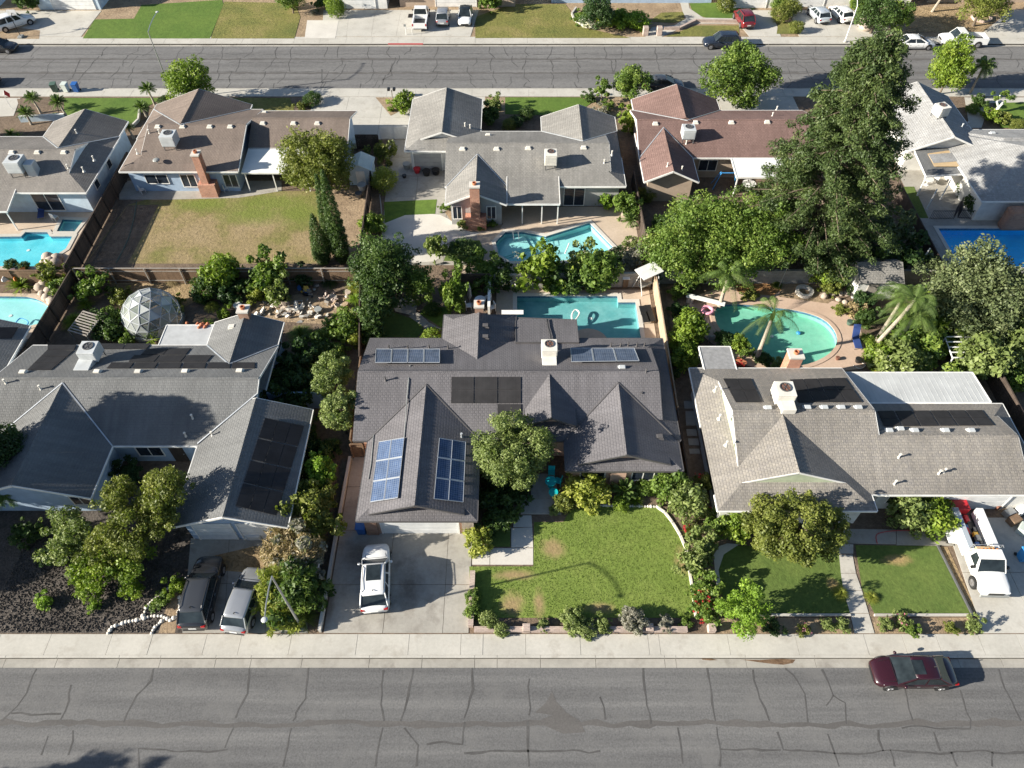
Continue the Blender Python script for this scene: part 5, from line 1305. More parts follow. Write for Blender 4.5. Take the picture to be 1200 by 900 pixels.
# ================================================================ vegetation
def leaf_object(name, lumps, n, size, mat, parent=None, seed=0, up_bias=0.35, shell=0.35, stretch=1.0, hang=0.0, aspect=0.55, outward=0.7, data_only=False):
    """many small leaf faces spread through lumps (cx, cy, cz, r)"""
    rs = np.random.RandomState(seed)
    L = np.array(lumps, dtype=float); r = L[:, 3]
    k = rs.choice(len(L), n, p=r ** 2 / np.sum(r ** 2))
    d = rs.normal(size=(n, 3)); d /= np.linalg.norm(d, axis=1)[:, None]
    rad = r[k] * (shell + (1 - shell) * rs.rand(n) ** 0.45)
    rad *= 1 + 0.18 * rs.normal(size=n) * (rs.rand(n) < .35)
    p = L[k, :3] + d * rad[:, None] * np.array([1, 1, 0.85 * stretch])
    nr = d * outward + rs.normal(size=(n, 3)) * 0.55 + np.array([0, 0, up_bias]); nr /= np.linalg.norm(nr, axis=1)[:, None]
    tv = rs.normal(size=(n, 3)) + np.array([0, 0, -hang]); tv -= (tv * nr).sum(1)[:, None] * nr; tv /= np.linalg.norm(tv, axis=1)[:, None]
    bv = np.cross(nr, tv)
    s = size * (0.5 + 1.1 * rs.rand(n) ** 1.6); l = tv * s[:, None]; w = bv * (s * aspect)[:, None]
    V = np.empty((n, 4, 3)); V[:, 0] = p - l * .5; V[:, 1] = p + w * .5 + l * .05; V[:, 2] = p + l * .5; V[:, 3] = p - w * .5 + l * .05
    me = bpy.data.meshes.new(name)
    me.vertices.add(n * 4); me.vertices.foreach_set('co', V.reshape(-1))
    me.loops.add(n * 4); me.loops.foreach_set('vertex_index', np.arange(n * 4, dtype=np.int32))
    me.polygons.add(n); me.polygons.foreach_set('loop_start', np.arange(0, n * 4, 4, dtype=np.int32))
    me.polygons.foreach_set('loop_total', np.full(n, 4, dtype=np.int32))
    me.update(calc_edges=True)
    lt = rs.rand(len(L)); tint = np.clip(0.55 * lt[k] + 0.45 * rs.rand(n), 0, 1)
    a = me.attributes.new('tint', 'FLOAT', 'POINT'); a.data.foreach_set('value', np.repeat(tint, 4))
    me.materials.append(MATS[mat])
    if data_only: return me
    o = bpy.data.objects.new(name, me); o.parent = parent; col.objects.link(o); return o
def crown_lumps(rx, ry, rz, k, seed, lump=0.34, zc=0.0, rough=0.25):
    rs = np.random.RandomState(seed); out = []
    for i in range(k):
        ph = i * 2.39996 + rs.rand() * .5; ct = 1 - 1.75 * (i + .5) / k          # mostly upper side and flanks
        st = math.sqrt(max(0, 1 - ct * ct)); f = 0.74 + rough * (rs.rand() - .5) * 2
        if rs.rand() < .2: f += 0.3 * rs.rand() * (1 + rough)
        lr = lump * (0.45 + 1.0 * rs.rand()) * (.75 if f > .95 else 1) * (rx * ry * rz) ** (1 / 3)
        out.append((rx * f * st * math.cos(ph), ry * f * st * math.sin(ph), zc + rz * f * ct, lr))
    for i in range(max(2, k // 6)):
        out.append((rx * .35 * rs.normal(), ry * .35 * rs.normal(), zc + rz * .3 * rs.normal(), lump * 1.2 * (rx * ry * rz) ** (1 / 3)))
    return out
def trunk_mesh(b, h, r, limbs, seed, spread):
    rs = random.Random(seed)
    pts = [(0, 0, 0)]; x = y = 0
    for i in range(1, 6):
        x += rs.uniform(-.06, .06) * h * .3; y += rs.uniform(-.06, .06) * h * .3; pts.append((x, y, h * i / 5))
    b.tube(pts, [r * (1.25 if i == 0 else 1 - i * .13) for i in range(6)], 8)
    for i in range(limbs):
        a = i * 2.4 + rs.random(); p = Vector(pts[3 + i % 3]); e = p + Vector((math.cos(a) * spread, math.sin(a) * spread, spread * rs.uniform(.5, 1.0)))
        m = p.lerp(e, .5) + Vector((0, 0, spread * .12))
        b.tube([p, m, e], [r * .5, r * .32, r * .1], 6)
        for s in (-.6, .6):
            e2 = m + Vector((math.cos(a + s) * spread * .5, math.sin(a + s) * spread * .5, spread * .35)); b.tube([m, e2], [r * .26, r * .07], 5)
def tree(px, py, zc, rx, rz, mat, label, cat='tree', name='tree', n=None, size=0.22, seed=None, ry=None, k=34, lump=.34, trunk=True, bark='bark', group=None, base=None, parts=None, **kw):
    """crown centre at height zc where the photo pixel looks"""
    p = W(px, py, zc) if base is None else Vector((base[0], base[1], 0))
    seed = seed if seed is not None else int(px * 7 + py) % 9973
    t = thing(name, (p.x, p.y, 0), label, cat, group)
    ry = ry or rx
    n = n or int(min(30000, 1.5 * 4 * math.pi * ((rx * ry + rx * rz + ry * rz) / 3) * 3.2 / (size * size * .8)))
    leaf_object('crown', crown_lumps(rx, ry, rz, k, seed, lump, zc), n, size, mat, t, seed, **kw)
    if trunk:
        b = MB(); trunk_mesh(b, zc, max(.1, rx * .055), 7, seed, min(rx, ry) * .55); b.build('trunk', bark, t, True)
    return t
# shared shrub shapes, one unit in radius
SH = {}
for v in range(3): SH['round', v] = leaf_object('foliage', crown_lumps(1, 1, .85, 26, 100 + v, .33, .75, .12), 3400, .17, 'leaf_green', seed=50 + v, data_only=True)
for v in range(3): SH['loose', v] = leaf_object('foliage', crown_lumps(1, 1, .8, 22, 200 + v, .30, .7, .45), 2300, .19, 'leaf_green', seed=60 + v, outward=.4, data_only=True)
for v in range(2): SH['clipped', v] = leaf_object('foliage', crown_lumps(1, 1, .85, 60, 300 + v, .26, .75, .02), 4600, .11, 'leaf_green', seed=70 + v, outward=1.1, data_only=True)
def spike_mesh(name, n, length, width, seed, droop=.35, elev=(.15, 1.3), z0=.1):
    rs = random.Random(seed); V = []; F = []; T = []
    for i in range(n):
        a = rs.random() * 2 * math.pi; e = rs.uniform(*elev); l = length * rs.uniform(.7, 1.1); ti = rs.random()
        prev = None
        for j in range(5):
            u = j / 4; x = l * u * math.cos(e); z = z0 + l * u * math.sin(e) - droop * l * u * u
            w = width * (1 - u * .9) * .5
            q = [(x * math.cos(a) - w * math.sin(a), x * math.sin(a) + w * math.cos(a), z), (x * math.cos(a) + w * math.sin(a), x * math.sin(a) - w * math.cos(a), z)]
            i0 = len(V); V += q; T += [ti, ti]
            if prev is not None: F.append((prev, prev + 1, i0 + 1, i0))
            prev = i0
    me = bpy.data.meshes.new(name); me.from_pydata(V, [], F)
    at = me.attributes.new('tint', 'FLOAT', 'POINT'); at.data.foreach_set('value', T); me.materials.append(MATS['leaf_green']); return me
SH['spiky', 0] = spike_mesh('foliage', 110, 1.15, .10, 1); SH['spiky', 1] = spike_mesh('foliage', 90, 1.1, .12, 2, .25)
SH['grassy', 0] = spike_mesh('foliage', 420, 1.0, .045, 3, .55, (.3, 1.4)); SH['grassy', 1] = spike_mesh('foliage', 380, 1.0, .05, 4, .7, (.3, 1.4))
def shrub(px, py, r, shape, mat, label, name='shrub', h=1.0, zc=None, cat='shrub', group=None, sx=1.0, rz=None):
    """low plant centred where the pixel looks; r in metres"""
    hz = r * h
    p = W(px, py, hz * .7 if zc is None else zc)
    vs = [k for k in SH if k[0] == shape]; me = SH[vs[int(px + 3 * py) % len(vs)]]
    o = bpy.data.objects.new(name, me); col.objects.link(o)
    o.location = (p.x, p.y, 0.0 if zc is None else max(0, zc - hz * .7)); o.scale = (r * sx, r, hz); o.rotation_euler.z = (px * 1.7) % 6.28 if rz is None else rz
    o.material_slots[0].link = 'OBJECT'; o.material_slots[0].material = MATS[mat]
    return tag(o, label, cat, group)
def blooms(parent_px, r, mat, n, seed, z=.8, label=None, name='flowers', rad=.07):
    p = W(*parent_px, z); L = [(p.x + random.Random(seed + i).uniform(-r, r), p.y + random.Random(seed * 3 + i).uniform(-r, r), z + random.Random(seed * 7 + i).uniform(-.3, .3), rad * 1.6) for i in range(n)]
    return L
# ---- palms
def frond_mesh(name, nf, length, droop, leaflets, seed, lw=.05, ll=.55, elev=(-.1, 1.1)):
    rs = random.Random(seed); V = []; F = []; T = []
    def strip(pts, w, nrm, ti):
        prev = None
        for j, p in enumerate(pts):
            ww = w * (1 - j / len(pts) * .85); i0 = len(V); V.extend([tuple(p - nrm * ww), tuple(p + nrm * ww)]); T.extend([ti, ti])
            if prev is not None: F.append((prev, prev + 1, i0 + 1, i0))
            prev = i0
    for i in range(nf):
        a = i * 2.39996 + rs.random() * .3; e = rs.uniform(*elev); l = length * rs.uniform(.8, 1.1); ti = rs.random() * .6
        side = Vector((-math.sin(a), math.cos(a), 0)); axis = []
        for j in range(9):
            u = j / 8; x = l * u * math.cos(e) * (1 - .12 * u * u); z = l * u * math.sin(e) - droop * l * u * u
            axis.append(Vector((x * math.cos(a), x * math.sin(a), z)))
        strip(axis, .035, side, ti)
        for j in range(leaflets):
            u = .12 + .86 * j / leaflets; k = min(7, int(u * 8)); p = axis[k].lerp(axis[k + 1], u * 8 - k); d = (axis[k + 1] - axis[k]).normalized()
            q = ll * (1 - abs(u - .45) * .9) * rs.uniform(.8, 1.1)
            for s in (-1, 1):
                dirn = (side * s * .75 + d * .55 + Vector((0, 0, -.25))).normalized()
                mid = p + dirn * q * .55; end = p + dirn * q * .85 + Vector((0, 0, -q * .5)) * (.6 + droop)
                strip([p, mid, end], lw * .5, d, min(1, ti + rs.random() * .4))
    me = bpy.data.meshes.new(name); me.from_pydata(V, [], F)
    at = me.attributes.new('tint', 'FLOAT', 'POINT'); at.data.foreach_set('value', T); me.materials.append(MATS['leaf_palm']); return me
FR = {'queen': [frond_mesh('fronds', 18, 3.0, .62, 34, s, .024, .62, (-.15, 1.2)) for s in (1, 2)], 'sago': [frond_mesh('fronds', 46, 1.25, .25, 16, 3, .045, .25, (-.2, 1.35))], 'fan': [frond_mesh('fronds', 34, 1.7, .4, 20, 4, .06, .5, (-.5, 1.3))]}
def palm(bx, by, h, kind, label, scale=1.0, lean=(0, 0), name='palm_tree', tr=.16, group=None, mat=None):
    t = thing(name, (bx, by, 0), label, 'palm', group)
    top = Vector((lean[0], lean[1], h))
    b = MB(); b.tube([(0, 0, 0), top * .35 + Vector((-lean[0] * .1, 0, 0)), top * .7, top], [tr * 1.4, tr, tr * .9, tr * .8], 9); b.build('trunk', 'palm_bark', t, True)
    me = FR[kind][int(abs(bx) * 3) % len(FR[kind])]; o = instance('crown', me, t, top, rz=bx); o.scale = (scale,) * 3
    if kind == 'queen':
        b = MB(); b.tube([top + Vector((0, 0, -.9)), top + Vector((0, 0, -.3)), top + Vector((0, 0, .25))], [.12, .2, .08], 8); b.build('crown_shaft', 'leaf_palm', t, True)
    return t

# ---- trees seen large
tree(600, 527, 3.3, 2.75, 2.2, 'leaf_sage', 'round pale green tree in front of the middle house beside the garage wing', n=26000, size=.17, k=60, lump=.24, hang=.6)
tree(935, 617, 2.9, 3.3, 2.1, 'leaf_olive', 'broad olive green tree before the green gable of the tan roofed house', n=26000, size=.18, ry=2.3, k=56, lump=.24, seed=4)
tree(873, 712, 2.0, 1.55, 1.7, 'leaf_lime', 'small bright lime green tree at the edge of the near sidewalk', n=5200, size=.17, k=24, lump=.30)
def multi(label, crowns, mat, name='tree', cat='tree', bark='bark', n=9000, size=.2, seed=1, k=26, **kw):
    """one tree with several crown masses: (px, py, z, r)"""
    P = [(W(a, b, z), r) for a, b, z, r in crowns]
    c = sum((q[0] * q[1] ** 2 for q in P), Vector((0, 0, 0))) / sum(q[1] ** 2 for q in P)
    t = thing(name, (c.x, c.y, 0), label, cat); L = []
    for i, (p, r) in enumerate(P):
        for l in crown_lumps(r, r, r * .8, k, seed * 31 + i, .32, 0, .3): L.append((p.x - c.x + l[0], p.y - c.y + l[1], p.z + l[2], l[3]))
    leaf_object('crown', L, n, size, mat, t, seed, **kw)
    b = MB(); h = min(p.z for p, r in P) * .7
    b.tube([(0, 0, 0), (0.05, 0, h * .5), (0, 0, h)], [.22, .17, .14], 8)
    for p, r in P:
        e = p - Vector((c.x, c.y, 0)); m = Vector((0, 0, h)).lerp(e, .5) + Vector((0, 0, .2)); b.tube([(0, 0, h), m, e], [.12, .08, .03], 6)
    b.build('trunk', bark, t, True); return t
multi('tall loose olive green tree in the front yard of the left house, with reaching boughs', [(195, 575, 4.4, 1.7), (185, 605, 3.8, 1.6), (140, 580, 4.0, 1.3), (150, 620, 3.4, 1.8), (120, 640, 2.6, 1.3)], 'leaf_olive', n=26000, size=.17, seed=3, hang=.8, up_bias=.15)
multi('bright green low tree at the foot of the olive tree, left front yard', [(120, 665, 1.6, 1.5), (150, 655, 1.8, 1.4), (95, 672, 1.3, 1.0), (105, 690, .9, .8), (155, 690, .8, .8)], 'leaf_bright', n=13000, size=.17, seed=5, outward=.4)
multi('grey green shrubby tree left of the bright green low tree', [(75, 612, 2.0, 1.2), (72, 645, 1.6, 1.1), (88, 628, 2.2, 1.1)], 'leaf_sage', n=8000, size=.17, seed=6)
tree(390, 440, 3.2, 1.5, 1.7, 'leaf_sage', 'upper of the two rounded pale green trees between the left and middle houses', n=9000, size=.17, k=34, lump=.28, seed=12)
tree(397, 480, 3.0, 1.45, 1.5, 'leaf_sage', 'lower of the two rounded pale green trees between the left and middle houses', n=9000, size=.17, k=30, lump=.28, seed=13)
multi('lime yellow feathery shrub tree beside the middle house driveway gate', [(372, 545, 1.9, 1.0), (380, 560, 1.5, .8)], 'leaf_lime', n=4200, size=.2, seed=14, outward=.3, hang=.6)
multi('dense round dark green tree beside the blue house patio', [(355, 175, 4.2, 2.3), (385, 178, 4.4, 2.3), (370, 200, 2.8, 2.3), (345, 200, 2.6, 1.6), (395, 203, 2.4, 1.6)], 'leaf_olive', n=26000, size=.22, seed=15, k=40)
multi('large dark tree at the corner where the back fences meet', [(445, 300, 4.4, 2.4), (460, 315, 3.6, 2.2), (432, 318, 3.4, 1.7), (452, 345, 2.0, 2.0)], 'leaf_deep', n=24000, size=.2, seed=16, k=36)
multi('dark leafy tree just below the large corner tree, beside the garden path', [(436, 368, 2.4, 1.3), (446, 355, 2.2, 1.3), (438, 388, 1.2, .9)], 'leaf_deep', n=9000, size=.19, seed=17)
tree(491, 333, 2.3, 1.35, 1.7, 'leaf_green', 'mid green citrus tree right of the large corner tree', n=7000, size=.18, seed=18)
multi('very broad green tree behind the kidney shaped pool', [(790, 292, 3.6, 2.6), (825, 262, 4.6, 3.0), (862, 262, 4.8, 3.1), (895, 280, 4.2, 3.0), (850, 300, 3.2, 3.0), (812, 300, 2.8, 2.6)], 'leaf_green', n=56000, size=.22, seed=20, k=44)
multi('pale clipped looking tree at the left flank of the very broad bright tree', [(778, 283, 3.2, 1.8), (782, 298, 2.4, 1.7)], 'leaf_green', n=9000, size=.15, seed=21, outward=.9, k=44)
multi('big dark bushy cedar like tree before the deep blue pool', [(1122, 332, 4.2, 2.4), (1148, 312, 5.2, 2.3), (1172, 345, 4.2, 2.9), (1140, 355, 3.4, 3.1), (1110, 352, 3.2, 2.0), (1192, 342, 4.0, 2.4), (1150, 385, 2.0, 2.6)], 'leaf_cedar', n=46000, size=.24, seed=22, k=44, up_bias=.2, outward=.4)
tree(221, 96, 3.2, 2.6, 2.1, 'leaf_bright', 'bright green street tree beside the tall lamp on the far street', size=.24, n=9000, k=30)
multi('wide glossy green street tree above the reddish brown roof', [(848, 92, 3.4, 2.7), (872, 78, 4.0, 2.7), (868, 64, 4.6, 1.9), (893, 92, 3.2, 2.1), (872, 112, 2.0, 1.8)], 'leaf_green', n=20000, size=.26, seed=23)
tree(742, 97, 2.6, 2.3, 1.6, 'leaf_green', 'spreading small street tree in front of the parked dark green sedan', size=.24, n=6000, k=26, lump=.3)
tree(706, 104, 1.8, 1.0, 1.1, 'leaf_green', 'slender young tree in the sandy bed of the grey house', size=.2, n=2200, k=14)
tree(1117, 76, 3.6, 2.2, 3.1, 'leaf_bright', 'upright bright green tree at the far street beside the small palm', size=.25, n=12000, k=40)
tree(4, 532, 3.4, 1.7, 2.6, 'leaf_dark', 'tall dark green tree cut by the left edge below the left house roof', size=.2, n=12000)
tree(1030, 12, 3.0, 3.0, 2.4, 'leaf_deep', 'dark green tree at the very top behind the tip of the giant tree', size=.26, n=9000, base=None)
tree(1053, 20, 2.4, 1.7, 1.8, 'leaf_green', 'smaller lighter tree right of the dark one at the top', size=.24, n=4500)
tree(1155, 0, 3.4, 3.4, 1.9, 'leaf_olive', 'feathery olive tree in the raised stone ring at the top right', size=.24, n=9000)
tree(699, 10, 2.8, 2.0, 2.6, 'leaf_dark', 'dark conical juniper beside the clipped hedge across the street', size=.22, n=8000)
tree(340, -2, 2.0, 1.9, 1.2, 'leaf_green', 'low green tree at the top edge above the dry lawn', size=.22, n=3000)
fe = dict(aspect=.2, up_bias=.5, outward=.35, hang=-.6)
multi('feathery olive bush at the top of the driveway hedge, over the garage corner', [(366, 592, 1.9, 1.2), (373, 612, 1.7, 1.0), (350, 598, 1.8, 1.0), (358, 578, 1.6, .9)], 'leaf_olive', 'bush', 'bush', n=8000, size=.3, seed=41, **fe)
multi('dry grey twiggy bush in the middle of the driveway hedge', [(335, 632, 1.8, 1.2), (352, 648, 1.8, 1.3), (322, 645, 1.5, 1.0), (345, 615, 1.9, .9)], 'leaf_dry', 'bush', 'bush', n=8000, size=.3, seed=42, **fe)
multi('yellow olive feathery bush beside the silver hatchback, down to the sidewalk', [(320, 680, 1.5, 1.0), (318, 705, 1.0, 1.0), (330, 722, .8, 1.0), (345, 726, .7, .8)], 'leaf_yellow', 'bush', 'bush', n=7500, size=.28, seed=43, **fe)
multi('full green feathery bush round the near lamp post', [(345, 685, 1.8, 1.2), (358, 700, 1.4, 1.0), (350, 665, 1.8, 1.0), (338, 700, 1.2, .9)], 'leaf_green', 'bush', 'bush', n=8500, size=.26, seed=44, **fe)
# shade trees standing left of the picture, whose shadows reach into it
for i, (x, y, h, r) in enumerate(((-39.2, 25.8, 5.6, 2.9), (-43.0, 20.5, 3.4, 2.3), (-40.5, 28.2, 9.0, 2.2), (-44.0, 3.0, 7.2, 2.3))):
    tree(0, 0, h, r, r * .85, 'leaf_dark', ['shade tree left of the picture nearest the left house', 'broad shade tree left of the picture by the front yard', 'tallest shade tree left of the picture', 'street tree left of the picture across the near street', 'low shade tree left of the picture by the sidewalk'][i], base=(x, y), n=13000, size=.3, seed=70 + i)
# ---- the giant tree
def giant():
    p = W(939, 300, 0); t = thing('giant_tree', (p.x, p.y, 0), 'giant dark green conifer like tree that towers over the street, right of centre', 'tree')
    H_ = 21.0; L = []; rs = random.Random(8); b = MB()
    b.tube([(0, 0, 0), (.1, 0, 5), (0, .1, 10), (.1, 0, 15), (0, 0, H_ - .5)], [.62, .5, .38, .22, .05], 10)
    nb = 200
    for i in range(nb):
        u = (i + .5) / nb; z = 2.4 + (H_ - 2.6) * u; z = round(z / 1.15) * 1.15 + rs.uniform(-.12, .12) if u < .93 else z
        Rm = 6.9 * (1 - .10 * (1 - min(1, u * 5))) * (1 - u ** 1.25) ** .62 + .3
        if .62 < u < .86: Rm *= .95
        a = i * 2.39996 + rs.uniform(-.3, .3); Rr = Rm * rs.uniform(.62, 1.08)
        tip = Vector((math.cos(a) * Rr, math.sin(a) * Rr, z - Rr * .10 + rs.uniform(-.15, .15))); root = Vector((0, 0, z))
        b.tube([root, root.lerp(tip, .5) + Vector((0, 0, .25)), tip], [.10, .06, .02], 5, False)
        for f, lr in ((1.0, .5), (.86, .72), (.62, .8), (.93, .5), (.76, .7), (.45, .8)):
            q = root.lerp(tip, f) + Vector((rs.uniform(-.6, .6), rs.uniform(-.6, .6), rs.uniform(-.3, .1)))
            L.append((q.x, q.y, q.z, lr * rs.uniform(.75, 1.2) * (1 if Rm > 2 else .75)))
    b.build('trunk', 'bark', t, True)
    leaf_object('crown', L, 230000, .21, 'leaf_fir', t, 8, up_bias=.2, shell=.25, aspect=.42, outward=.45, hang=.9, stretch=.72)
giant()
# ---- cypresses
def cypress(px, py, h, r, label, seed):
    p = W(px, py, 0); t = thing('cypress', (p.x, p.y, 0), label, 'cypress')
    L = []; rs = random.Random(seed)
    for i in range(120):
        u = (i + .5) / 120; a = i * 2.4; rr = r * (min(1, u * 6) ** .5) * (1 - u ** 2.2) ** .8 * .72
        L.append((rr * math.cos(a), rr * math.sin(a), .2 + h * .97 * u, r * .42 * (1 - .65 * u) * rs.uniform(.85, 1.2)))
    leaf_object('crown', L, int(2600 * h * r), .15, 'leaf_deep', t, seed, up_bias=.3, outward=.9, aspect=.35, hang=-1.2, stretch=1.5)
    b = MB(); b.tube([(0, 0, 0), (0, 0, h * .6)], [.13, .05], 6); b.build('trunk', 'bark', t, True)
cypress(402, 306, 10.0, .92, 'tallest of the three dark cypresses beside the patchy lawn', 1)
cypress(392, 296, 8.8, .75, 'middle cypress just behind the tallest of the three', 2)
cypress(380, 308, 5.6, .9, 'shortest of the three dark cypresses beside the patchy lawn', 3)

# ---- palms
for px, py, h, s, ln, lb in ((886, 422, 5.4, .9, (0, .1), 'queen palm rising out of the near edge of the kidney shaped pool'), (843, 360, 3.6, .95, (.1, .4), 'queen palm behind the diving board, left of the kidney pool'),
        (1026, 402, 5.0, 1.0, (.4, .3), 'left queen palm of the trio beside the white shed'), (1044, 412, 4.2, 1.0, (.4, .2), 'lower right queen palm of the trio beside the white shed'), (1017, 418, 6.0, 1.0, (1.6, .6), 'leaning queen palm behind the blue folded lounger')):
    p = W(px, py, 0); palm(p.x, p.y, h, 'queen', lb, s, ln)
for px, py, h, s, ln, k, lb in ((48, 133, 1.7, .95, (-.3, .3), 'sago', 'left sago palm in the dirt bed before the taupe roof'), (80, 140, 1.9, .95, (-.5, .5), 'sago', 'leaning sago palm in the middle of the dirt bed'),
        (37, 146, 1.3, .95, (-.1, .2), 'sago', 'lowest sago palm by the white garden wall'), (182, 124, 1.9, .95, (-.3, .3), 'sago', 'sago palm at the foot of the tall far street lamp'), (172, 137, 1.1, .9, (-.2, .1), 'sago', 'short sago palm below the one by the tall lamp'),
        (157, 163, 1.3, .7, (-.2, .2), 'sago', 'small palm between the taupe and the brown roof'), (1137, 109, 3.4, .95, (.2, .3), 'fan', 'dark fan palm with a leaning trunk at the far street'),
        (20, 594, 2.0, .8, (.2, .2), 'fan', 'palm in the shade at the left edge before the left house'), (40, 575, 2.4, .8, (.3, .2), 'fan', 'tilted palm in the shade under the left house gable'), (730, 580, .7, .95, (0, 0), 'sago', 'dark sago palm under the eaves of the middle house'),
        (730, 252, 1.4, .95, (0, .1), 'sago', 'sago palm by the corner of the grey house patio'), (738, 266, .9, .85, (0, 0), 'sago', 'lower sago palm beside the light side fence'), (710, 243, .8, .8, (0, 0), 'sago', 'small sago palm near the sliding doors of the grey house'),
        (476, 121, 1.2, .6, (0, 0), 'sago', 'little palm in the kerb bed beside the grey garage roof'), (537, 302, 1.2, .8, (0, 0), 'sago', 'arching palm by the end of the dark hedge, behind the block wall')):
    p = W(px, py, 0); palm(p.x, p.y, h, k, lb, s, ln, tr=.12)

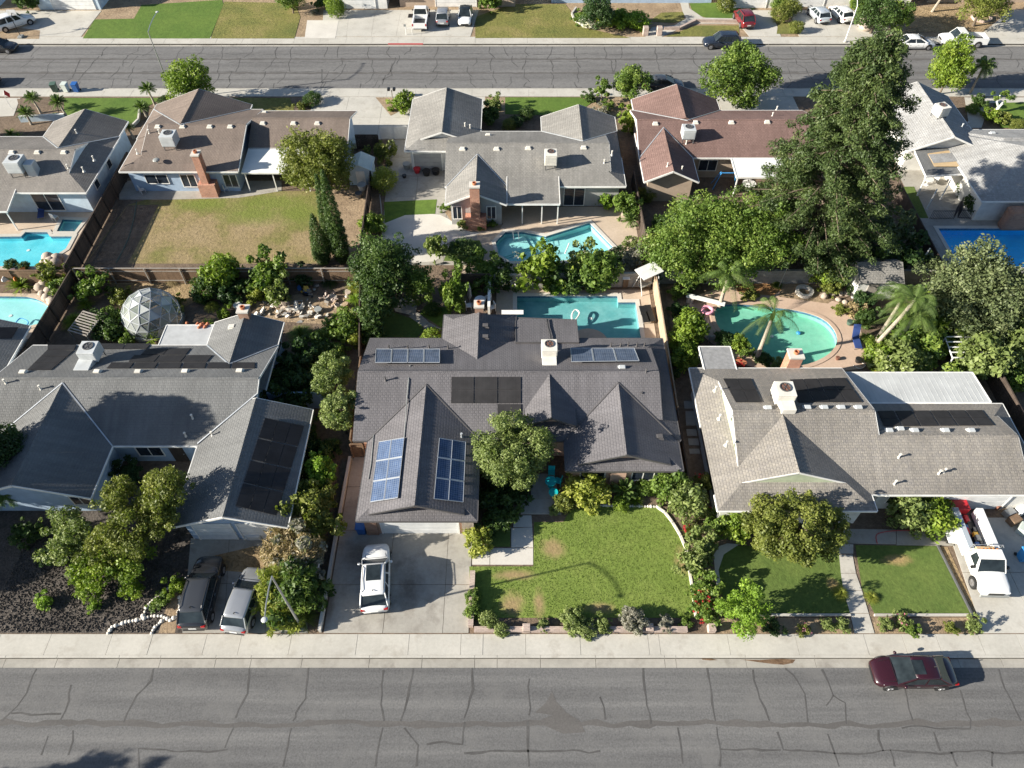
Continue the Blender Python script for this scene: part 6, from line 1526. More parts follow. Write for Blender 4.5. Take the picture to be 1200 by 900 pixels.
# ---- shrubs and bushes
S = [
 (318, 460, 1.4, 'loose', 'leaf_deep', 1.1, 'dark bush against the blue wall just below the garden wall'),
 (325, 480, 1.2, 'loose', 'leaf_dark', 1.0, 'dark bush at the rear corner of the left garage wing'),
 (345, 470, 1.4, 'loose', 'leaf_dark', 1.1, 'dark tall bush between the garage wing and the pale green trees'),
 (372, 412, 1.3, 'loose', 'leaf_deep', 1.0, 'dark bush above the upper pale green tree'),
 (395, 412, 1.0, 'loose', 'leaf_green', 1.0, 'green bush by the fence above the upper pale green tree'),
 (322, 415, 1.1, 'grassy', 'leaf_deep', 1.0, 'dark grass clump by the blue wall of the left house'),
 (380, 530, 1.0, 'loose', 'leaf_deep', 1.1, 'dark bush between the gate grass clump and the lime shrub'),
 (365, 525, 1.0, 'loose', 'leaf_dark', 1.0, 'dark bush left of the lime shrub tree'),
 (352, 545, .9, 'loose', 'leaf_dark', 1.1, 'dark bush against the wall below the twelve panel roof'),
 (268, 345, 1.1, 'loose', 'leaf_dark', .9, 'dark bush between the bright one and the loose one'),
 (285, 335, 1.0, 'loose', 'leaf_deep', .9, 'dark low bush left of the large loose green bush'),
 (355, 325, 1.1, 'loose', 'leaf_dark', .8, 'dark bush in the fence shade, left back yard'),
 (385, 325, 1.1, 'grassy', 'leaf_dark', .9, 'dark grass clump in the fence shade, left back yard'),
 (160, 322, .9, 'grassy', 'leaf_dry', .7, 'dry grass clump behind the dome, left'),
 (200, 326, 1.0, 'grassy', 'leaf_dry', .7, 'dry grass clump behind the dome, right'),
 (140, 345, .9, 'loose', 'leaf_olive', .8, 'olive bush left of the dome'),
 (232, 395, 1.0, 'loose', 'leaf_green', .8, 'green bush at the edge of the grey flat roof'),
 (115, 380, 1.0, 'loose', 'leaf_deep', .9, 'dark bush right of the shade frame, upper'),
 (60, 650, .9, 'loose', 'leaf_dark', .8, 'dark bush in the deep shade of the left front yard'),
 (30, 625, 1.0, 'loose', 'leaf_deep', .8, 'dark bush near the left edge in front of the left house'),
 (215, 595, 1.0, 'loose', 'leaf_dark', .9, 'dark bush in the courtyard of the left house'),
 (150, 555, 1.0, 'loose', 'leaf_dark', .9, 'dark bush in the courtyard corner of the left house'),
 (775, 262, 1.2, 'loose', 'leaf_deep', 1.0, 'dark bush at the top of the very broad bright tree'),
 (770, 320, 1.0, 'loose', 'leaf_deep', 1.0, 'dark bush under the left flank of the broad tree'),
 (793, 362, .8, 'loose', 'leaf_dark', 1.0, 'dark bush along the shaded side of the tan fence'),
 (785, 440, .7, 'loose', 'leaf_deep', 1.0, 'dark bush beside the corner of the middle house roof'),
 (835, 245, 1.0, 'loose', 'leaf_dark', .9, 'dark bush below the red brown house gable'),
 (880, 345, .8, 'loose', 'leaf_olive', .8, 'olive bush on the bank behind the kidney pool'),
 (1000, 362, .9, 'loose', 'leaf_dry', .8, 'dry bush at the right of the sand court'),
 (985, 362, .7, 'loose', 'leaf_olive', .8, 'olive bush beside the pale stones of the sand court'),
 (1065, 395, 1.9, 'loose', 'leaf_green', 1.0, 'green bush under the trio of queen palms'),
 (1120, 405, 1.8, 'loose', 'leaf_bright', .9, 'bright bush right of the white trellis, upper'),
 (1130, 375, 1.8, 'loose', 'leaf_deep', .9, 'dark bush under the cedar like tree'),
 (362, 600, 1.5, 'loose', 'leaf_olive', 1.25, 'upper olive coloured bush of the driveway hedge, by the middle house driveway'),
 (345, 625, 1.5, 'grassy', 'leaf_dry', 1.4, 'dry twiggy brown bush above the lamp post in the driveway hedge'),
 (325, 640, 1.3, 'grassy', 'leaf_grey', 1.2, 'grey brown bare bush over the silver hatchback'),
 (355, 655, 1.4, 'loose', 'leaf_grey', 1.2, 'grey twiggy bush beside the white surfboard'),
 (318, 668, 1.1, 'grassy', 'leaf_yellow', 1.2, 'yellowing bush against the silver hatchback'),
 (350, 690, 1.4, 'loose', 'leaf_deep', 1.1, 'full green bush around the near lamp post'),
 (325, 710, 1.2, 'grassy', 'leaf_yellow', 1.1, 'yellow green bush at the foot of the driveway hedge near the sidewalk'),
 (350, 718, 1.1, 'grassy', 'leaf_olive', 1.0, 'low olive bush at the end of the driveway hedge beside the lamp base'),
 (338, 605, 1.0, 'loose', 'leaf_grey', 1.1, 'grey twiggy bush at the corner of the left garage'),
 (375, 590, 1.0, 'loose', 'leaf_olive', 1.2, 'thin olive bush at the top of the driveway hedge'),
 (560, 632, .95, 'round', 'leaf_yellow', .95, 'yellow green bush at the right corner of the middle garage'),
 (575, 585, 1.3, 'loose', 'leaf_dark', .8, 'dark bush in the shade right of the garage wing, upper'),
 (585, 605, 1.3, 'loose', 'leaf_deep', .7, 'dark bush in the shade right of the garage wing, lower'),
 (603, 578, 1.1, 'loose', 'leaf_dark', .8, 'dark bush under the round tree near the porch'),
 (590, 562, 1.2, 'loose', 'leaf_dark', .8, 'dark bush at the trunk of the round front tree'),
 (330, 655, 1.3, 'grassy', 'leaf_dry', 1.3, 'tall dry grass plume in the middle of the driveway hedge'),
 (312, 690, 1.1, 'grassy', 'leaf_yellow', 1.2, 'yellow grass plume beside the tail of the silver hatchback'),
 (365, 675, 1.0, 'grassy', 'leaf_olive', 1.3, 'olive grass plume at the driveway wall'),
 (358, 618, 1.3, 'grassy', 'leaf_olive', 1.5, 'tall olive plume at the top of the driveway hedge'),
 (686, 573, 1.45, 'round', 'leaf_yellow', .85, 'large bright yellow bush beside the turquoise chairs'),
 (661, 590, .7, 'round', 'leaf_olive', .9, 'small olive bush at the corner of the front lawn'),
 (650, 598, .4, 'round', 'leaf_sage', .9, 'tiny grey green plant by the porch corner'),
 (756, 572, .65, 'round', 'leaf_green', 1.1, 'small round bush under the front window of the middle house'),
 (727, 590, .6, 'round', 'leaf_bright', .8, 'low bright bush in front of the dark sago palm'),
 (745, 583, .7, 'spiky', 'leaf_bright', .8, 'bright strappy plant right of the dark sago palm'),
 (787, 572, 1.3, 'round', 'leaf_green', 1.2, 'tall green bush at the right corner of the middle house'),
 (805, 590, 1.3, 'round', 'leaf_sage', 1.3, 'big grey green bush below the corner of the middle house'),
 (812, 618, .9, 'spiky', 'leaf_olive', .9, 'strappy olive plant with red blooms in the border'),
 (822, 640, 1.0, 'loose', 'leaf_sage', 1.2, 'grey green bush in the border beside the white path, upper'),
 (815, 660, 1.0, 'loose', 'leaf_sage', 1.2, 'grey green bush in the border beside the white path, lower'),
 (825, 690, .95, 'loose', 'leaf_green', 1.0, 'green bush with red flowers in the border, upper'),
 (828, 715, .9, 'loose', 'leaf_green', .9, 'green bush with red flowers near the border end pillar'),
 (845, 612, 1.0, 'loose', 'leaf_green', .9, 'green bush at the front corner of the tan roofed house'),
 (866, 614, 1.15, 'round', 'leaf_bright', 1.0, 'bright green bush left of the broad olive tree'),
 (826, 565, .8, 'loose', 'leaf_olive', 1.0, 'reddish bush between the middle and tan roofed houses'),
 (1063, 598, 1.5, 'round', 'leaf_sage', 1.0, 'large leafy bush under the tan eaves, left of the pair'),
 (1095, 602, 1.35, 'round', 'leaf_bright', 1.0, 'large bright bush under the tan eaves, right of the pair'),
 (988, 692, .75, 'grassy', 'leaf_yellow', .9, 'variegated grass clump left of the front walk'),
 (1024, 698, .65, 'grassy', 'leaf_yellow', .8, 'variegated grass clump right of the front walk'),
 (554, 700, .5, 'round', 'leaf_green', .9, 'upper small round bush in the corner of the front lawn'),
 (555, 716, .5, 'round', 'leaf_green', .9, 'lower small round bush in the corner of the front lawn'),
 (573, 726, .55, 'round', 'leaf_sage', .8, 'left grey green mound by the front wall of the middle house'),
 (588, 738, .45, 'round', 'leaf_sage', .8, 'small grey green mound overhanging the front wall'),
 (671, 726, .8, 'round', 'leaf_sage', .8, 'larger sage mound left of the wall pillar pair'),
 (686, 737, .6, 'round', 'leaf_sage', .7, 'sage mound spilling over the front wall'),
 (706, 733, .65, 'loose', 'leaf_sage', .8, 'sage mound right of the spilling one'),
 (743, 727, .8, 'round', 'leaf_grey', .8, 'grey lavender mound at the front wall'),
 (781, 729, .55, 'loose', 'leaf_grey', .7, 'thin grey mound right of the lavender one'),
 (637, 731, .45, 'loose', 'leaf_sage', .7, 'low grey plant by the wall between two pillars'),
 (803, 729, .4, 'loose', 'leaf_green', .7, 'low green plant near the right end of the front wall'),
 (943, 738, .45, 'loose', 'leaf_olive', .9, 'pink rose bush in the left rose bed'),
 (970, 731, .5, 'loose', 'leaf_sage', .8, 'green rose bush left of the front walk'),
 (988, 731, .5, 'loose', 'leaf_sage', .8, 'green rose bush next to the front walk'),
 (1039, 731, .5, 'loose', 'leaf_sage', .8, 'first rose bush right of the front walk'),
 (1058, 728, .5, 'loose', 'leaf_sage', .9, 'pale pink rose bush in the right rose bed'),
 (1068, 737, .5, 'loose', 'leaf_green', .8, 'green rose bush below the pale pink one'),
 (1114, 735, .45, 'loose', 'leaf_olive', .8, 'thin rose bush in the right rose bed'),
 (1141, 733, .6, 'loose', 'leaf_sage', .8, 'rose bush at the corner of the right driveway'),
 (905, 732, .6, 'loose', 'leaf_dark', .8, 'dark low shrub beside the lime tree'),
 (52, 706, .6, 'loose', 'leaf_lime', .8, 'small lime weed in the black gravel'),
 (110, 710, .35, 'loose', 'leaf_lime', .9, 'tiny lime weed in the black gravel'),
 (186, 705, .6, 'loose', 'leaf_green', .7, 'green plant inside the white stone ring'),
 (208, 686, .7, 'loose', 'leaf_bright', 1.1, 'pale green sapling beside the black wagon'),
 (258, 322, 1.6, 'round', 'leaf_bright', 1.2, 'round bright tree-like bush against the brown fence, left back yard'),
 (240, 340, 1.2, 'round', 'leaf_deep', 1.1, 'dark bush left below the round bright one'),
 (245, 352, 1.0, 'grassy', 'leaf_yellow', 1.2, 'yellow green strappy plant right of the glass dome'),
 (312, 322, 1.7, 'loose', 'leaf_green', 1.2, 'large loose green bush at the brown fence'),
 (325, 342, 1.3, 'loose', 'leaf_sage', 1.1, 'grey leaved bush below the large loose one'),
 (302, 345, .8, 'loose', 'leaf_yellow', 1.0, 'yellowish bush beside the large loose one'),
 (105, 337, 1.4, 'loose', 'leaf_green', 1.0, 'green bush in the corner by the black fence and the brown fence'),
 (82, 368, 1.4, 'grassy', 'leaf_bright', 1.1, 'tall bright grass clump beside the black fence'),
 (98, 352, .9, 'spiky', 'leaf_bright', 1.1, 'strappy green plant between the bush and the grass clump'),
 (130, 388, 1.2, 'loose', 'leaf_deep', .9, 'dark bush below the wooden shade frame'),
 (132, 372, .9, 'loose', 'leaf_green', .9, 'green bush right of the wooden shade frame'),
 (175, 392, 1.0, 'spiky', 'leaf_bright', 1.0, 'bright strappy plant in front of the glass dome'),
 (203, 355, .9, 'loose', 'leaf_olive', 1.0, 'bush leaning on the right side of the glass dome'),
 (148, 398, .8, 'loose', 'leaf_green', .8, 'small bush at the roof edge by the dome'),
 (240, 378, 1.0, 'spiky', 'leaf_lime', .9, 'lime strappy plant near the grey flat roof'),
 (262, 368, .7, 'loose', 'leaf_bright', .9, 'bright low bush behind the brick chimney of the left house'),
 (350, 384, 1.6, 'grassy', 'leaf_green', 1.0, 'wide grassy clump behind the left house'),
 (372, 388, 1.1, 'grassy', 'leaf_bright', .9, 'narrower grassy clump right of the wide one'),
 (402, 382, 1.5, 'round', 'leaf_green', .9, 'green bush with rusty tips along the side fence'),
 (414, 330, 1.2, 'grassy', 'leaf_yellow', 1.2, 'yellow yucca like clump at the fence corner'),
 (415, 345, 1.1, 'grassy', 'leaf_lime', 1.0, 'lime yucca like clump below the yellow one'),
 (418, 398, .7, 'round', 'leaf_yellow', 1.1, 'yellow green bush against the side fence'),
 (345, 425, 1.5, 'loose', 'leaf_dark', 1.0, 'dark bush in the shade east of the left house'),
 (362, 450, 1.4, 'loose', 'leaf_dark', 1.0, 'dark bush in the shade beside the pale green trees'),
 (330, 442, 1.4, 'loose', 'leaf_deep', .9, 'dark fern like bush by the blue garden wall'),
 (355, 500, 1.2, 'loose', 'leaf_deep', 1.0, 'dark bush below the pair of pale green trees'),
 (388, 515, .9, 'grassy', 'leaf_sage', 1.0, 'pale grass clump at the wooden gate'),
 (356, 520, 1.0, 'loose', 'leaf_deep', 1.0, 'dark bush beside the twelve panel roof, upper'),
 (360, 570, .9, 'loose', 'leaf_olive', 1.1, 'olive bush beside the twelve panel roof, lower'),
 (507, 362, .7, 'round', 'leaf_deep', .8, 'low dark bush at the garden path bend'),
 (507, 393, .8, 'round', 'leaf_bright', .7, 'low bright bush at the middle house eaves'),
 (440, 398, 1.0, 'round', 'leaf_deep', .9, 'dark bush at the lower left of the small dark lawn'),
 (532, 345, 1.1, 'loose', 'leaf_green', 2.0, 'tall vine covered column by the back corner of the block wall'),
 (543, 320, 1.4, 'grassy', 'leaf_green', 1.1, 'drooping strappy clump on the back wall'),
 (552, 335, .9, 'spiky', 'leaf_green', 1.0, 'green strappy plant beside the grey parasol'),
 (567, 318, 1.3, 'loose', 'leaf_green', 1.0, 'loose green bush on the back wall left of the white roses'),
 (590, 326, 1.2, 'loose', 'leaf_deep', 1.0, 'dark bush with white roses on the back wall'),
 (610, 320, 1.1, 'spiky', 'leaf_green', 1.1, 'strappy plant between the white roses and the lime bush'),
 (638, 314, 1.7, 'loose', 'leaf_bright', 1.2, 'lime green bushy shrub between the two pools'),
 (650, 335, .7, 'loose', 'leaf_lime', 1.0, 'small lime bush below the lime shrub'),
 (665, 325, 1.3, 'loose', 'leaf_deep', 1.0, 'dark bush between the lime shrub and the white flowered one'),
 (681, 308, 1.4, 'loose', 'leaf_sage', 1.1, 'pale green shrub with white flowers between the two pools'),
 (700, 318, 1.6, 'round', 'leaf_green', 1.0, 'round green shrub right of the white flowered one'),
 (703, 334, .6, 'loose', 'leaf_lime', 1.0, 'small yellow green plant at the pool deck edge'),
 (545, 296, 1.35, 'clipped', 'leaf_deep', .7, 'clipped dark hedge on the small lawn by the round patio'),
 (724, 298, .9, 'clipped', 'leaf_dark', .8, 'clipped dark round shrub right of the kite shaped pool'),
 (742, 304, 1.3, 'loose', 'leaf_grey', .9, 'grey green flopping shrub by the light side fence'),
 (741, 288, .8, 'loose', 'leaf_sage', .9, 'small pale shrub above the flopping one'),
 (755, 229, .95, 'clipped', 'leaf_olive', .9, 'round brownish shrub beside the red brown house gable'),
 (710, 232, 1.0, 'loose', 'leaf_lime', 1.1, 'bright bush at the right corner of the grey house'),
 (735, 240, 1.4, 'loose', 'leaf_green', 1.2, 'tall green bush behind the sago palms of the grey house'),
 (437, 263, 1.15, 'round', 'leaf_bright', .9, 'round bright bush in the fence strip beside the round patio'),
 (450, 211, 1.35, 'clipped', 'leaf_yellow', 1.0, 'golden round tree-like bush beside the concrete yard'),
 (449, 178, 1.3, 'loose', 'leaf_olive', 1.0, 'loose bush beside the white gate of the grey house'),
 (510, 290, 1.0, 'loose', 'leaf_sage', 1.8, 'thin open shrub standing on the round patio edge'),
 (522, 242, .6, 'loose', 'leaf_green', 1.0, 'small bush at the left corner of the brick chimney gable'),
 (543, 263, .6, 'loose', 'leaf_sage', .9, 'left bush under the brick chimney'),
 (562, 266, .5, 'loose', 'leaf_green', .9, 'middle bush under the brick chimney'),
 (577, 262, .5, 'loose', 'leaf_green', .9, 'right bush under the brick chimney'),
 (366, 116, 1.1, 'clipped', 'leaf_deep', .7, 'clipped dark hedge beside the second row driveway'),
 (353, 124, .7, 'loose', 'leaf_olive', .7, 'low brownish shrub under the clipped driveway hedge'),
 (470, 120, 1.3, 'loose', 'leaf_bright', 1.0, 'bright leafy bush in the kerb bed beside the grey garage'),
 (574, 133, 1.3, 'loose', 'leaf_deep', 1.1, 'dark bush right of the grey garage roof'),
 (580, 122, 1.0, 'loose', 'leaf_sage', 1.0, 'grey green bush above the dark one by the grey garage'),
 (597, 146, .8, 'clipped', 'leaf_olive', .9, 'round clipped bush at the grey front door'),
 (617, 133, .9, 'clipped', 'leaf_deep', .9, 'round dark clipped bush left of the front grey wing'),
 (605, 143, .8, 'clipped', 'leaf_dark', .9, 'second round dark clipped bush by the grey wing'),
 (688, 130, 1.3, 'spiky', 'leaf_deep', .9, 'dark spreading cycad in the sandy front bed'),
 (691, 114, .9, 'loose', 'leaf_deep', .7, 'low dark bush at the corner of the grey front lawn'),
 (711, 124, .8, 'loose', 'leaf_green', .6, 'low green bush in the sandy front bed'),
 (706, 132, 1.0, 'loose', 'leaf_grey', .7, 'white flowered low bush in the sandy front bed'),
 (736, 136, .95, 'loose', 'leaf_bright', 1.3, 'tall bright shrub beside the red brown roof corner'),
 (738, 148, .9, 'loose', 'leaf_bright', 1.2, 'tall bright shrub below the other at the red brown roof'),
 (817, 188, .6, 'loose', 'leaf_lime', 1.3, 'bright climbing shrub at the corner of the red brown gable'),
 (945, 240, 1.6, 'loose', 'leaf_deep', 1.0, 'dark bush left under the giant tree'),
 (1000, 300, 2.2, 'loose', 'leaf_deep', .9, 'wide dark bush at the right foot of the giant tree'),
 (1035, 270, 2.2, 'loose', 'leaf_cedar', 1.0, 'grey green bush right of the giant tree'),
 (1050, 300, 2.2, 'loose', 'leaf_dark', 1.0, 'dark bush between the giant tree and the blue pool deck'),
 (971, 318, 1.5, 'round', 'leaf_bright', 1.2, 'bright leafy bush at the block wall above the sand court'),
 (972, 338, .8, 'loose', 'leaf_olive', 1.0, 'small olive bush below the bright leafy one'),
 (912, 330, .7, 'grassy', 'leaf_green', 1.0, 'grass clump on the orange bank'),
 (808, 330, 1.1, 'loose', 'leaf_deep', 1.1, 'dark bush left of the diving board palm'),
 (816, 322, .8, 'loose', 'leaf_sage', .9, 'grey green bush at the wall behind the diving board'),
 (793, 342, .8, 'loose', 'leaf_green', 1.0, 'green bush on the shaded side of the light fence'),
 (808, 385, 1.4, 'round', 'leaf_bright', 1.2, 'upper bright bush between the middle house and the kidney pool'),
 (800, 402, 1.2, 'round', 'leaf_bright', 1.0, 'middle bright bush between the middle house and the kidney pool'),
 (803, 418, 1.2, 'round', 'leaf_bright', 1.0, 'lower bright bush touching the small flat shingle roof'),
 (848, 397, .8, 'round', 'leaf_deep', .8, 'dark low bush at the near pool edge'),
 (866, 401, .75, 'round', 'leaf_bright', 1.0, 'round bright bush beside the small flat shingle roof'),
 (873, 412, .6, 'loose', 'leaf_green', .9, 'potted green bush with red blooms by the small flat roof'),
 (893, 420, .7, 'round', 'leaf_deep', .6, 'dark low bush at the foot of the pool palm'),
 (915, 428, .7, 'loose', 'leaf_sage', .6, 'low pale bush left of the tan house chimney'),
 (1015, 372, 1.1, 'loose', 'leaf_deep', .9, 'dark shrub by the green pot'),
 (1010, 350, 1.0, 'loose', 'leaf_dark', .9, 'dark shrub in front of the white shed'),
 (1020, 392, 1.0, 'grassy', 'leaf_green', 1.0, 'grass clump beside the blue folded lounger'),
 (1052, 425, 1.9, 'round', 'leaf_sage', .9, 'leafy bush with small pale flowers behind the white patio roof'),
 (1030, 418, 1.3, 'round', 'leaf_bright', .9, 'bright bush left of the pale flowered one'),
 (1082, 408, 2.0, 'loose', 'leaf_green', .9, 'green bush behind the white trellis'),
 (1080, 375, 2.0, 'loose', 'leaf_bright', .9, 'bright green bush among the queen palms'),
 (1100, 355, 1.6, 'loose', 'leaf_green', .9, 'green bush right of the queen palms'),
 (1150, 420, 1.9, 'round', 'leaf_sage', 1.1, 'grey green bush with pale flowers right of the white trellis'),
 (1178, 408, 1.9, 'round', 'leaf_sage', 1.1, 'grey green bush with pale flowers near the right edge, lower'),
 (1185, 388, 1.9, 'round', 'leaf_green', 1.2, 'green bush near the right edge under the cedar like tree'),
 (1190, 440, 1.2, 'loose', 'leaf_green', 1.0, 'green bush at the right edge above the shingle gable'),
 (1134, 222, .95, 'round', 'leaf_deep', 1.0, 'left round bush inside the iron fence'),
 (1143, 238, 1.1, 'round', 'leaf_deep', 1.0, 'right round bush inside the iron fence'),
 (1163, 134, 1.0, 'loose', 'leaf_bright', .8, 'bright bush at the white gnarled tree'),
 (1178, 138, .9, 'loose', 'leaf_olive', .9, 'olive bush right of the white gnarled tree'),
 (1194, 147, .9, 'clipped', 'leaf_olive', .8, 'clipped round olive bush at the upper right edge'),
 (1147, 118, 1.0, 'loose', 'leaf_deep', .9, 'dark bush at the foot of the fan palm'),
 (1140, 128, .8, 'clipped', 'leaf_green', .7, 'low clipped bush at the corner walk'),
 (710, 21, 1.4, 'round', 'leaf_bright', .9, 'bright bush left of the clipped hedge across the street'),
 (728, 23, 1.5, 'round', 'leaf_lime', .8, 'left part of the lime clipped hedge across the street'),
 (747, 24, 1.5, 'round', 'leaf_lime', .8, 'right part of the lime clipped hedge across the street'),
 (690, 27, 1.1, 'loose', 'flower_white', .6, 'white flowering bush in the round bed across the street'),
 (681, 20, 1.2, 'loose', 'leaf_green', .8, 'green bush at the left of the round bed across the street'),
 (393, 8, 1.3, 'clipped', 'leaf_bright', 1.3, 'round clipped bush left of the white garage at the top'),
 (378, 3, 1.2, 'loose', 'leaf_deep', .9, 'dark bush left of the round clipped bush at the top'),
 (368, 12, .8, 'spiky', 'leaf_grey', .8, 'grey agave in the stone bed at the top'),
 (343, 4, 1.1, 'loose', 'leaf_sage', .8, 'grey green bush at the top left of the stone bed'),
 (573, 3, 1.4, 'loose', 'leaf_green', 1.0, 'leafy bush right of the white car at the top'),
 (850, 4, 1.3, 'clipped', 'leaf_olive', .9, 'clipped bush left of the red sport utility'),
 (916, 16, 1.4, 'clipped', 'leaf_olive', .8, 'left half of the cloud pruned juniper across the street'),
 (927, 9, 1.4, 'clipped', 'leaf_olive', .8, 'right half of the cloud pruned juniper across the street'),
 (934, 32, .9, 'clipped', 'leaf_olive', 1.0, 'round bush near the far kerb left of the silver hatchback'),
 (912, 3, 1.2, 'clipped', 'leaf_green', .8, 'clipped bush behind the cloud pruned juniper'),
 (1005, 4, 1.1, 'clipped', 'leaf_bright', .9, 'small bright clipped bush right of the white hatchback'),
 (30, 2, 1.5, 'loose', 'leaf_deep', 1.0, 'dark bush at the top left behind the white wagon'),
 (10, 152, .9, 'spiky', 'leaf_bright', .9, 'bright strappy plant before the taupe front wing'),
 (20, 157, .9, 'spiky', 'leaf_green', .9, 'green strappy plant right of the bright one by the taupe wing'),
 (62, 131, .8, 'grassy', 'leaf_green', .9, 'grass clump between the leaning sago palms'),
 (194, 118, .9, 'clipped', 'leaf_deep', .7, 'dark low bush at the lamp foot on the far street'),
 (20, 328, 1.3, 'spiky', 'leaf_bright', 1.0, 'bright strappy plant by the orange surfboard'),
 (58, 320, 1.4, 'loose', 'leaf_olive', 1.0, 'reddish olive bush by the pool rocks'),
 (74, 335, 1.0, 'loose', 'leaf_green', 1.0, 'green bush between the pool rocks and the black fence'),
 (13, 310, .6, 'round', 'leaf_deep', .8, 'left small shrub at the near edge of the bright blue pool'),
 (28, 312, .5, 'round', 'leaf_deep', .8, 'right small shrub at the near edge of the bright blue pool'),
 (5, 426, .9, 'loose', 'leaf_bright', 1.0, 'bright bush at the left edge against the roof corner'),
]
for px, py, r, shape, mat, h, lb in S: shrub(px, py, r * (1.28 if (530 < px < 720 and 295 < py < 346) or (300 < px < 380 and 585 < py < 726) else 1.08), shape, mat, lb, h=h, name={'spiky': 'strappy_plant', 'grassy': 'grass_clump'}.get(shape, 'shrub'), cat='shrub' if shape not in ('spiky', 'grassy') else 'plant')
def flowers(name, label, mat, spots_, n=60, size=.09):
    """blooms scattered over a bush: spots (px, py, z, spread)"""
    c = W(*spots_[0][:3]); L = []; rs = random.Random(len(label))
    for px, py, z, r in spots_:
        p = W(px, py, z)
        for k in range(n // len(spots_)): L.append((p.x - c.x + rs.uniform(-r, r), p.y - c.y + rs.uniform(-r, r), z + rs.uniform(-r, r) * .5, size))
    o = leaf_object(name, L, n * 7, size * 1.5, mat, None, 5, shell=.1); o.location = (c.x, c.y, 0)
    return tag(o, label, 'flowers', None, 'stuff')
flowers('red_blooms', 'red blooms over the border bushes near the end pillar', 'flower_red', [(824, 700, .9, .6), (832, 712, .8, .6), (822, 722, .6, .5), (843, 714, .6, .4), (823, 692, 1.0, .3)], 60)
flowers('red_blooms', 'red blooms on the strappy plant in the border', 'flower_red', [(806, 620, .8, .3), (822, 562, .9, .5), (826, 590, .8, .4)], 30)
flowers('white_blooms', 'white blossoms on the shrub between the two pools', 'flower_white', [(681, 298, 1.9, .8), (605, 303, 1.6, .6), (596, 328, 1.2, .6)], 60)
flowers('white_blooms', 'white blossoms on the bushes behind the white patio roof', 'flower_white', [(1052, 425, 1.9, 1.0), (1160, 412, 2.1, 1.8)], 50, .07)
flowers('pink_blooms', 'pink roses in the two rose beds', 'flower_pink', [(943, 736, .5, .35), (1058, 726, .6, .4)], 26, .06)
flowers('red_blooms', 'red blooms in the pots by the small flat shingle roof', 'flower_red', [(866, 426, .4, .4)], 20)

# grass blades over the near lawns, loose gravel, straw
def blades(name, poly, n, h, mat, seed, z=.03):
    rs = np.random.RandomState(seed); P = np.array(poly); lo, hi = P.min(0), P.max(0); out = []
    pts = lo + rs.rand(int(n * 1.6), 2) * (hi - lo)
    pts = np.array([p for p in pts if inside(p, poly) and not any(math.hypot((p[0] - q[0]) / q[2], (p[1] - q[1]) / q[3]) + .5 * noise.noise(Vector((p[0] * 2, p[1] * 2, 3))) < .75 for q in SPOTS)][:n]); m = len(pts)
    a = rs.rand(m) * 6.283; w = .035; hh = h * (.5 + rs.rand(m)); lean = rs.normal(size=(m, 2)) * h * .5
    V = np.zeros((m, 3, 3)); V[:, 0, 0] = pts[:, 0] - w * np.cos(a); V[:, 0, 1] = pts[:, 1] - w * np.sin(a); V[:, 1, 0] = pts[:, 0] + w * np.cos(a); V[:, 1, 1] = pts[:, 1] + w * np.sin(a)
    V[:, 2, :2] = pts + lean; V[:, :2, 2] = z; V[:, 2, 2] = z + hh
    me = bpy.data.meshes.new(name); me.vertices.add(m * 3); me.vertices.foreach_set('co', V.reshape(-1)); me.loops.add(m * 3); me.loops.foreach_set('vertex_index', np.arange(m * 3, dtype=np.int32))
    me.polygons.add(m); me.polygons.foreach_set('loop_start', np.arange(0, m * 3, 3, dtype=np.int32)); me.polygons.foreach_set('loop_total', np.full(m, 3, dtype=np.int32)); me.update(calc_edges=True)
    at = me.attributes.new('tint', 'FLOAT', 'POINT'); at.data.foreach_set('value', np.repeat(rs.rand(m), 3)); me.materials.append(MATS[mat])
    o = bpy.data.objects.new(name, me); col.objects.link(o); tag(o, kind='stuff'); return o
FL = WL([(553, 664), (625, 664), (626, 612), (660, 612), (668, 599), (690, 596), (770, 597), (785, 612), (803, 645), (808, 680), (814, 722), (553, 722)])
o = blades('grass', FL, 12000, .03, 'grass_blades', 1); tag(o, 'short mown grass of the sunny front lawn before the middle house', 'grass')
def rocks(name, poly, n, r, mat, seed, z=0.0, label=None, cat=None):
    rs = random.Random(seed); b = MB(); lo = [min(p[i] for p in poly) for i in (0, 1)]; hi = [max(p[i] for p in poly) for i in (0, 1)]
    k = 0
    while k < n:
        p = (rs.uniform(lo[0], hi[0]), rs.uniform(lo[1], hi[1]))
        if not inside(p, poly): continue
        k += 1; s = r * rs.uniform(.5, 1.3); a = rs.random() * 6.28
        q = [(p[0] + s * math.cos(a + t * 2.09 + rs.uniform(-.3, .3)), p[1] + s * math.sin(a + t * 2.09 + rs.uniform(-.3, .3)), z) for t in range(3)]; top = (p[0] + rs.uniform(-.3, .3) * s, p[1] + rs.uniform(-.3, .3) * s, z + s * .8)
        for i in range(3): b.face([q[i], q[(i + 1) % 3], top])
    return tag(b.build(name, mat), label, cat, None, 'stuff')
rocks('gravel', rect(-33.5, -22.7, 17.35, 24.5), 6500, .085, 'black_gravel', 2, .008, 'black lava gravel covering the left front yard', 'gravel')
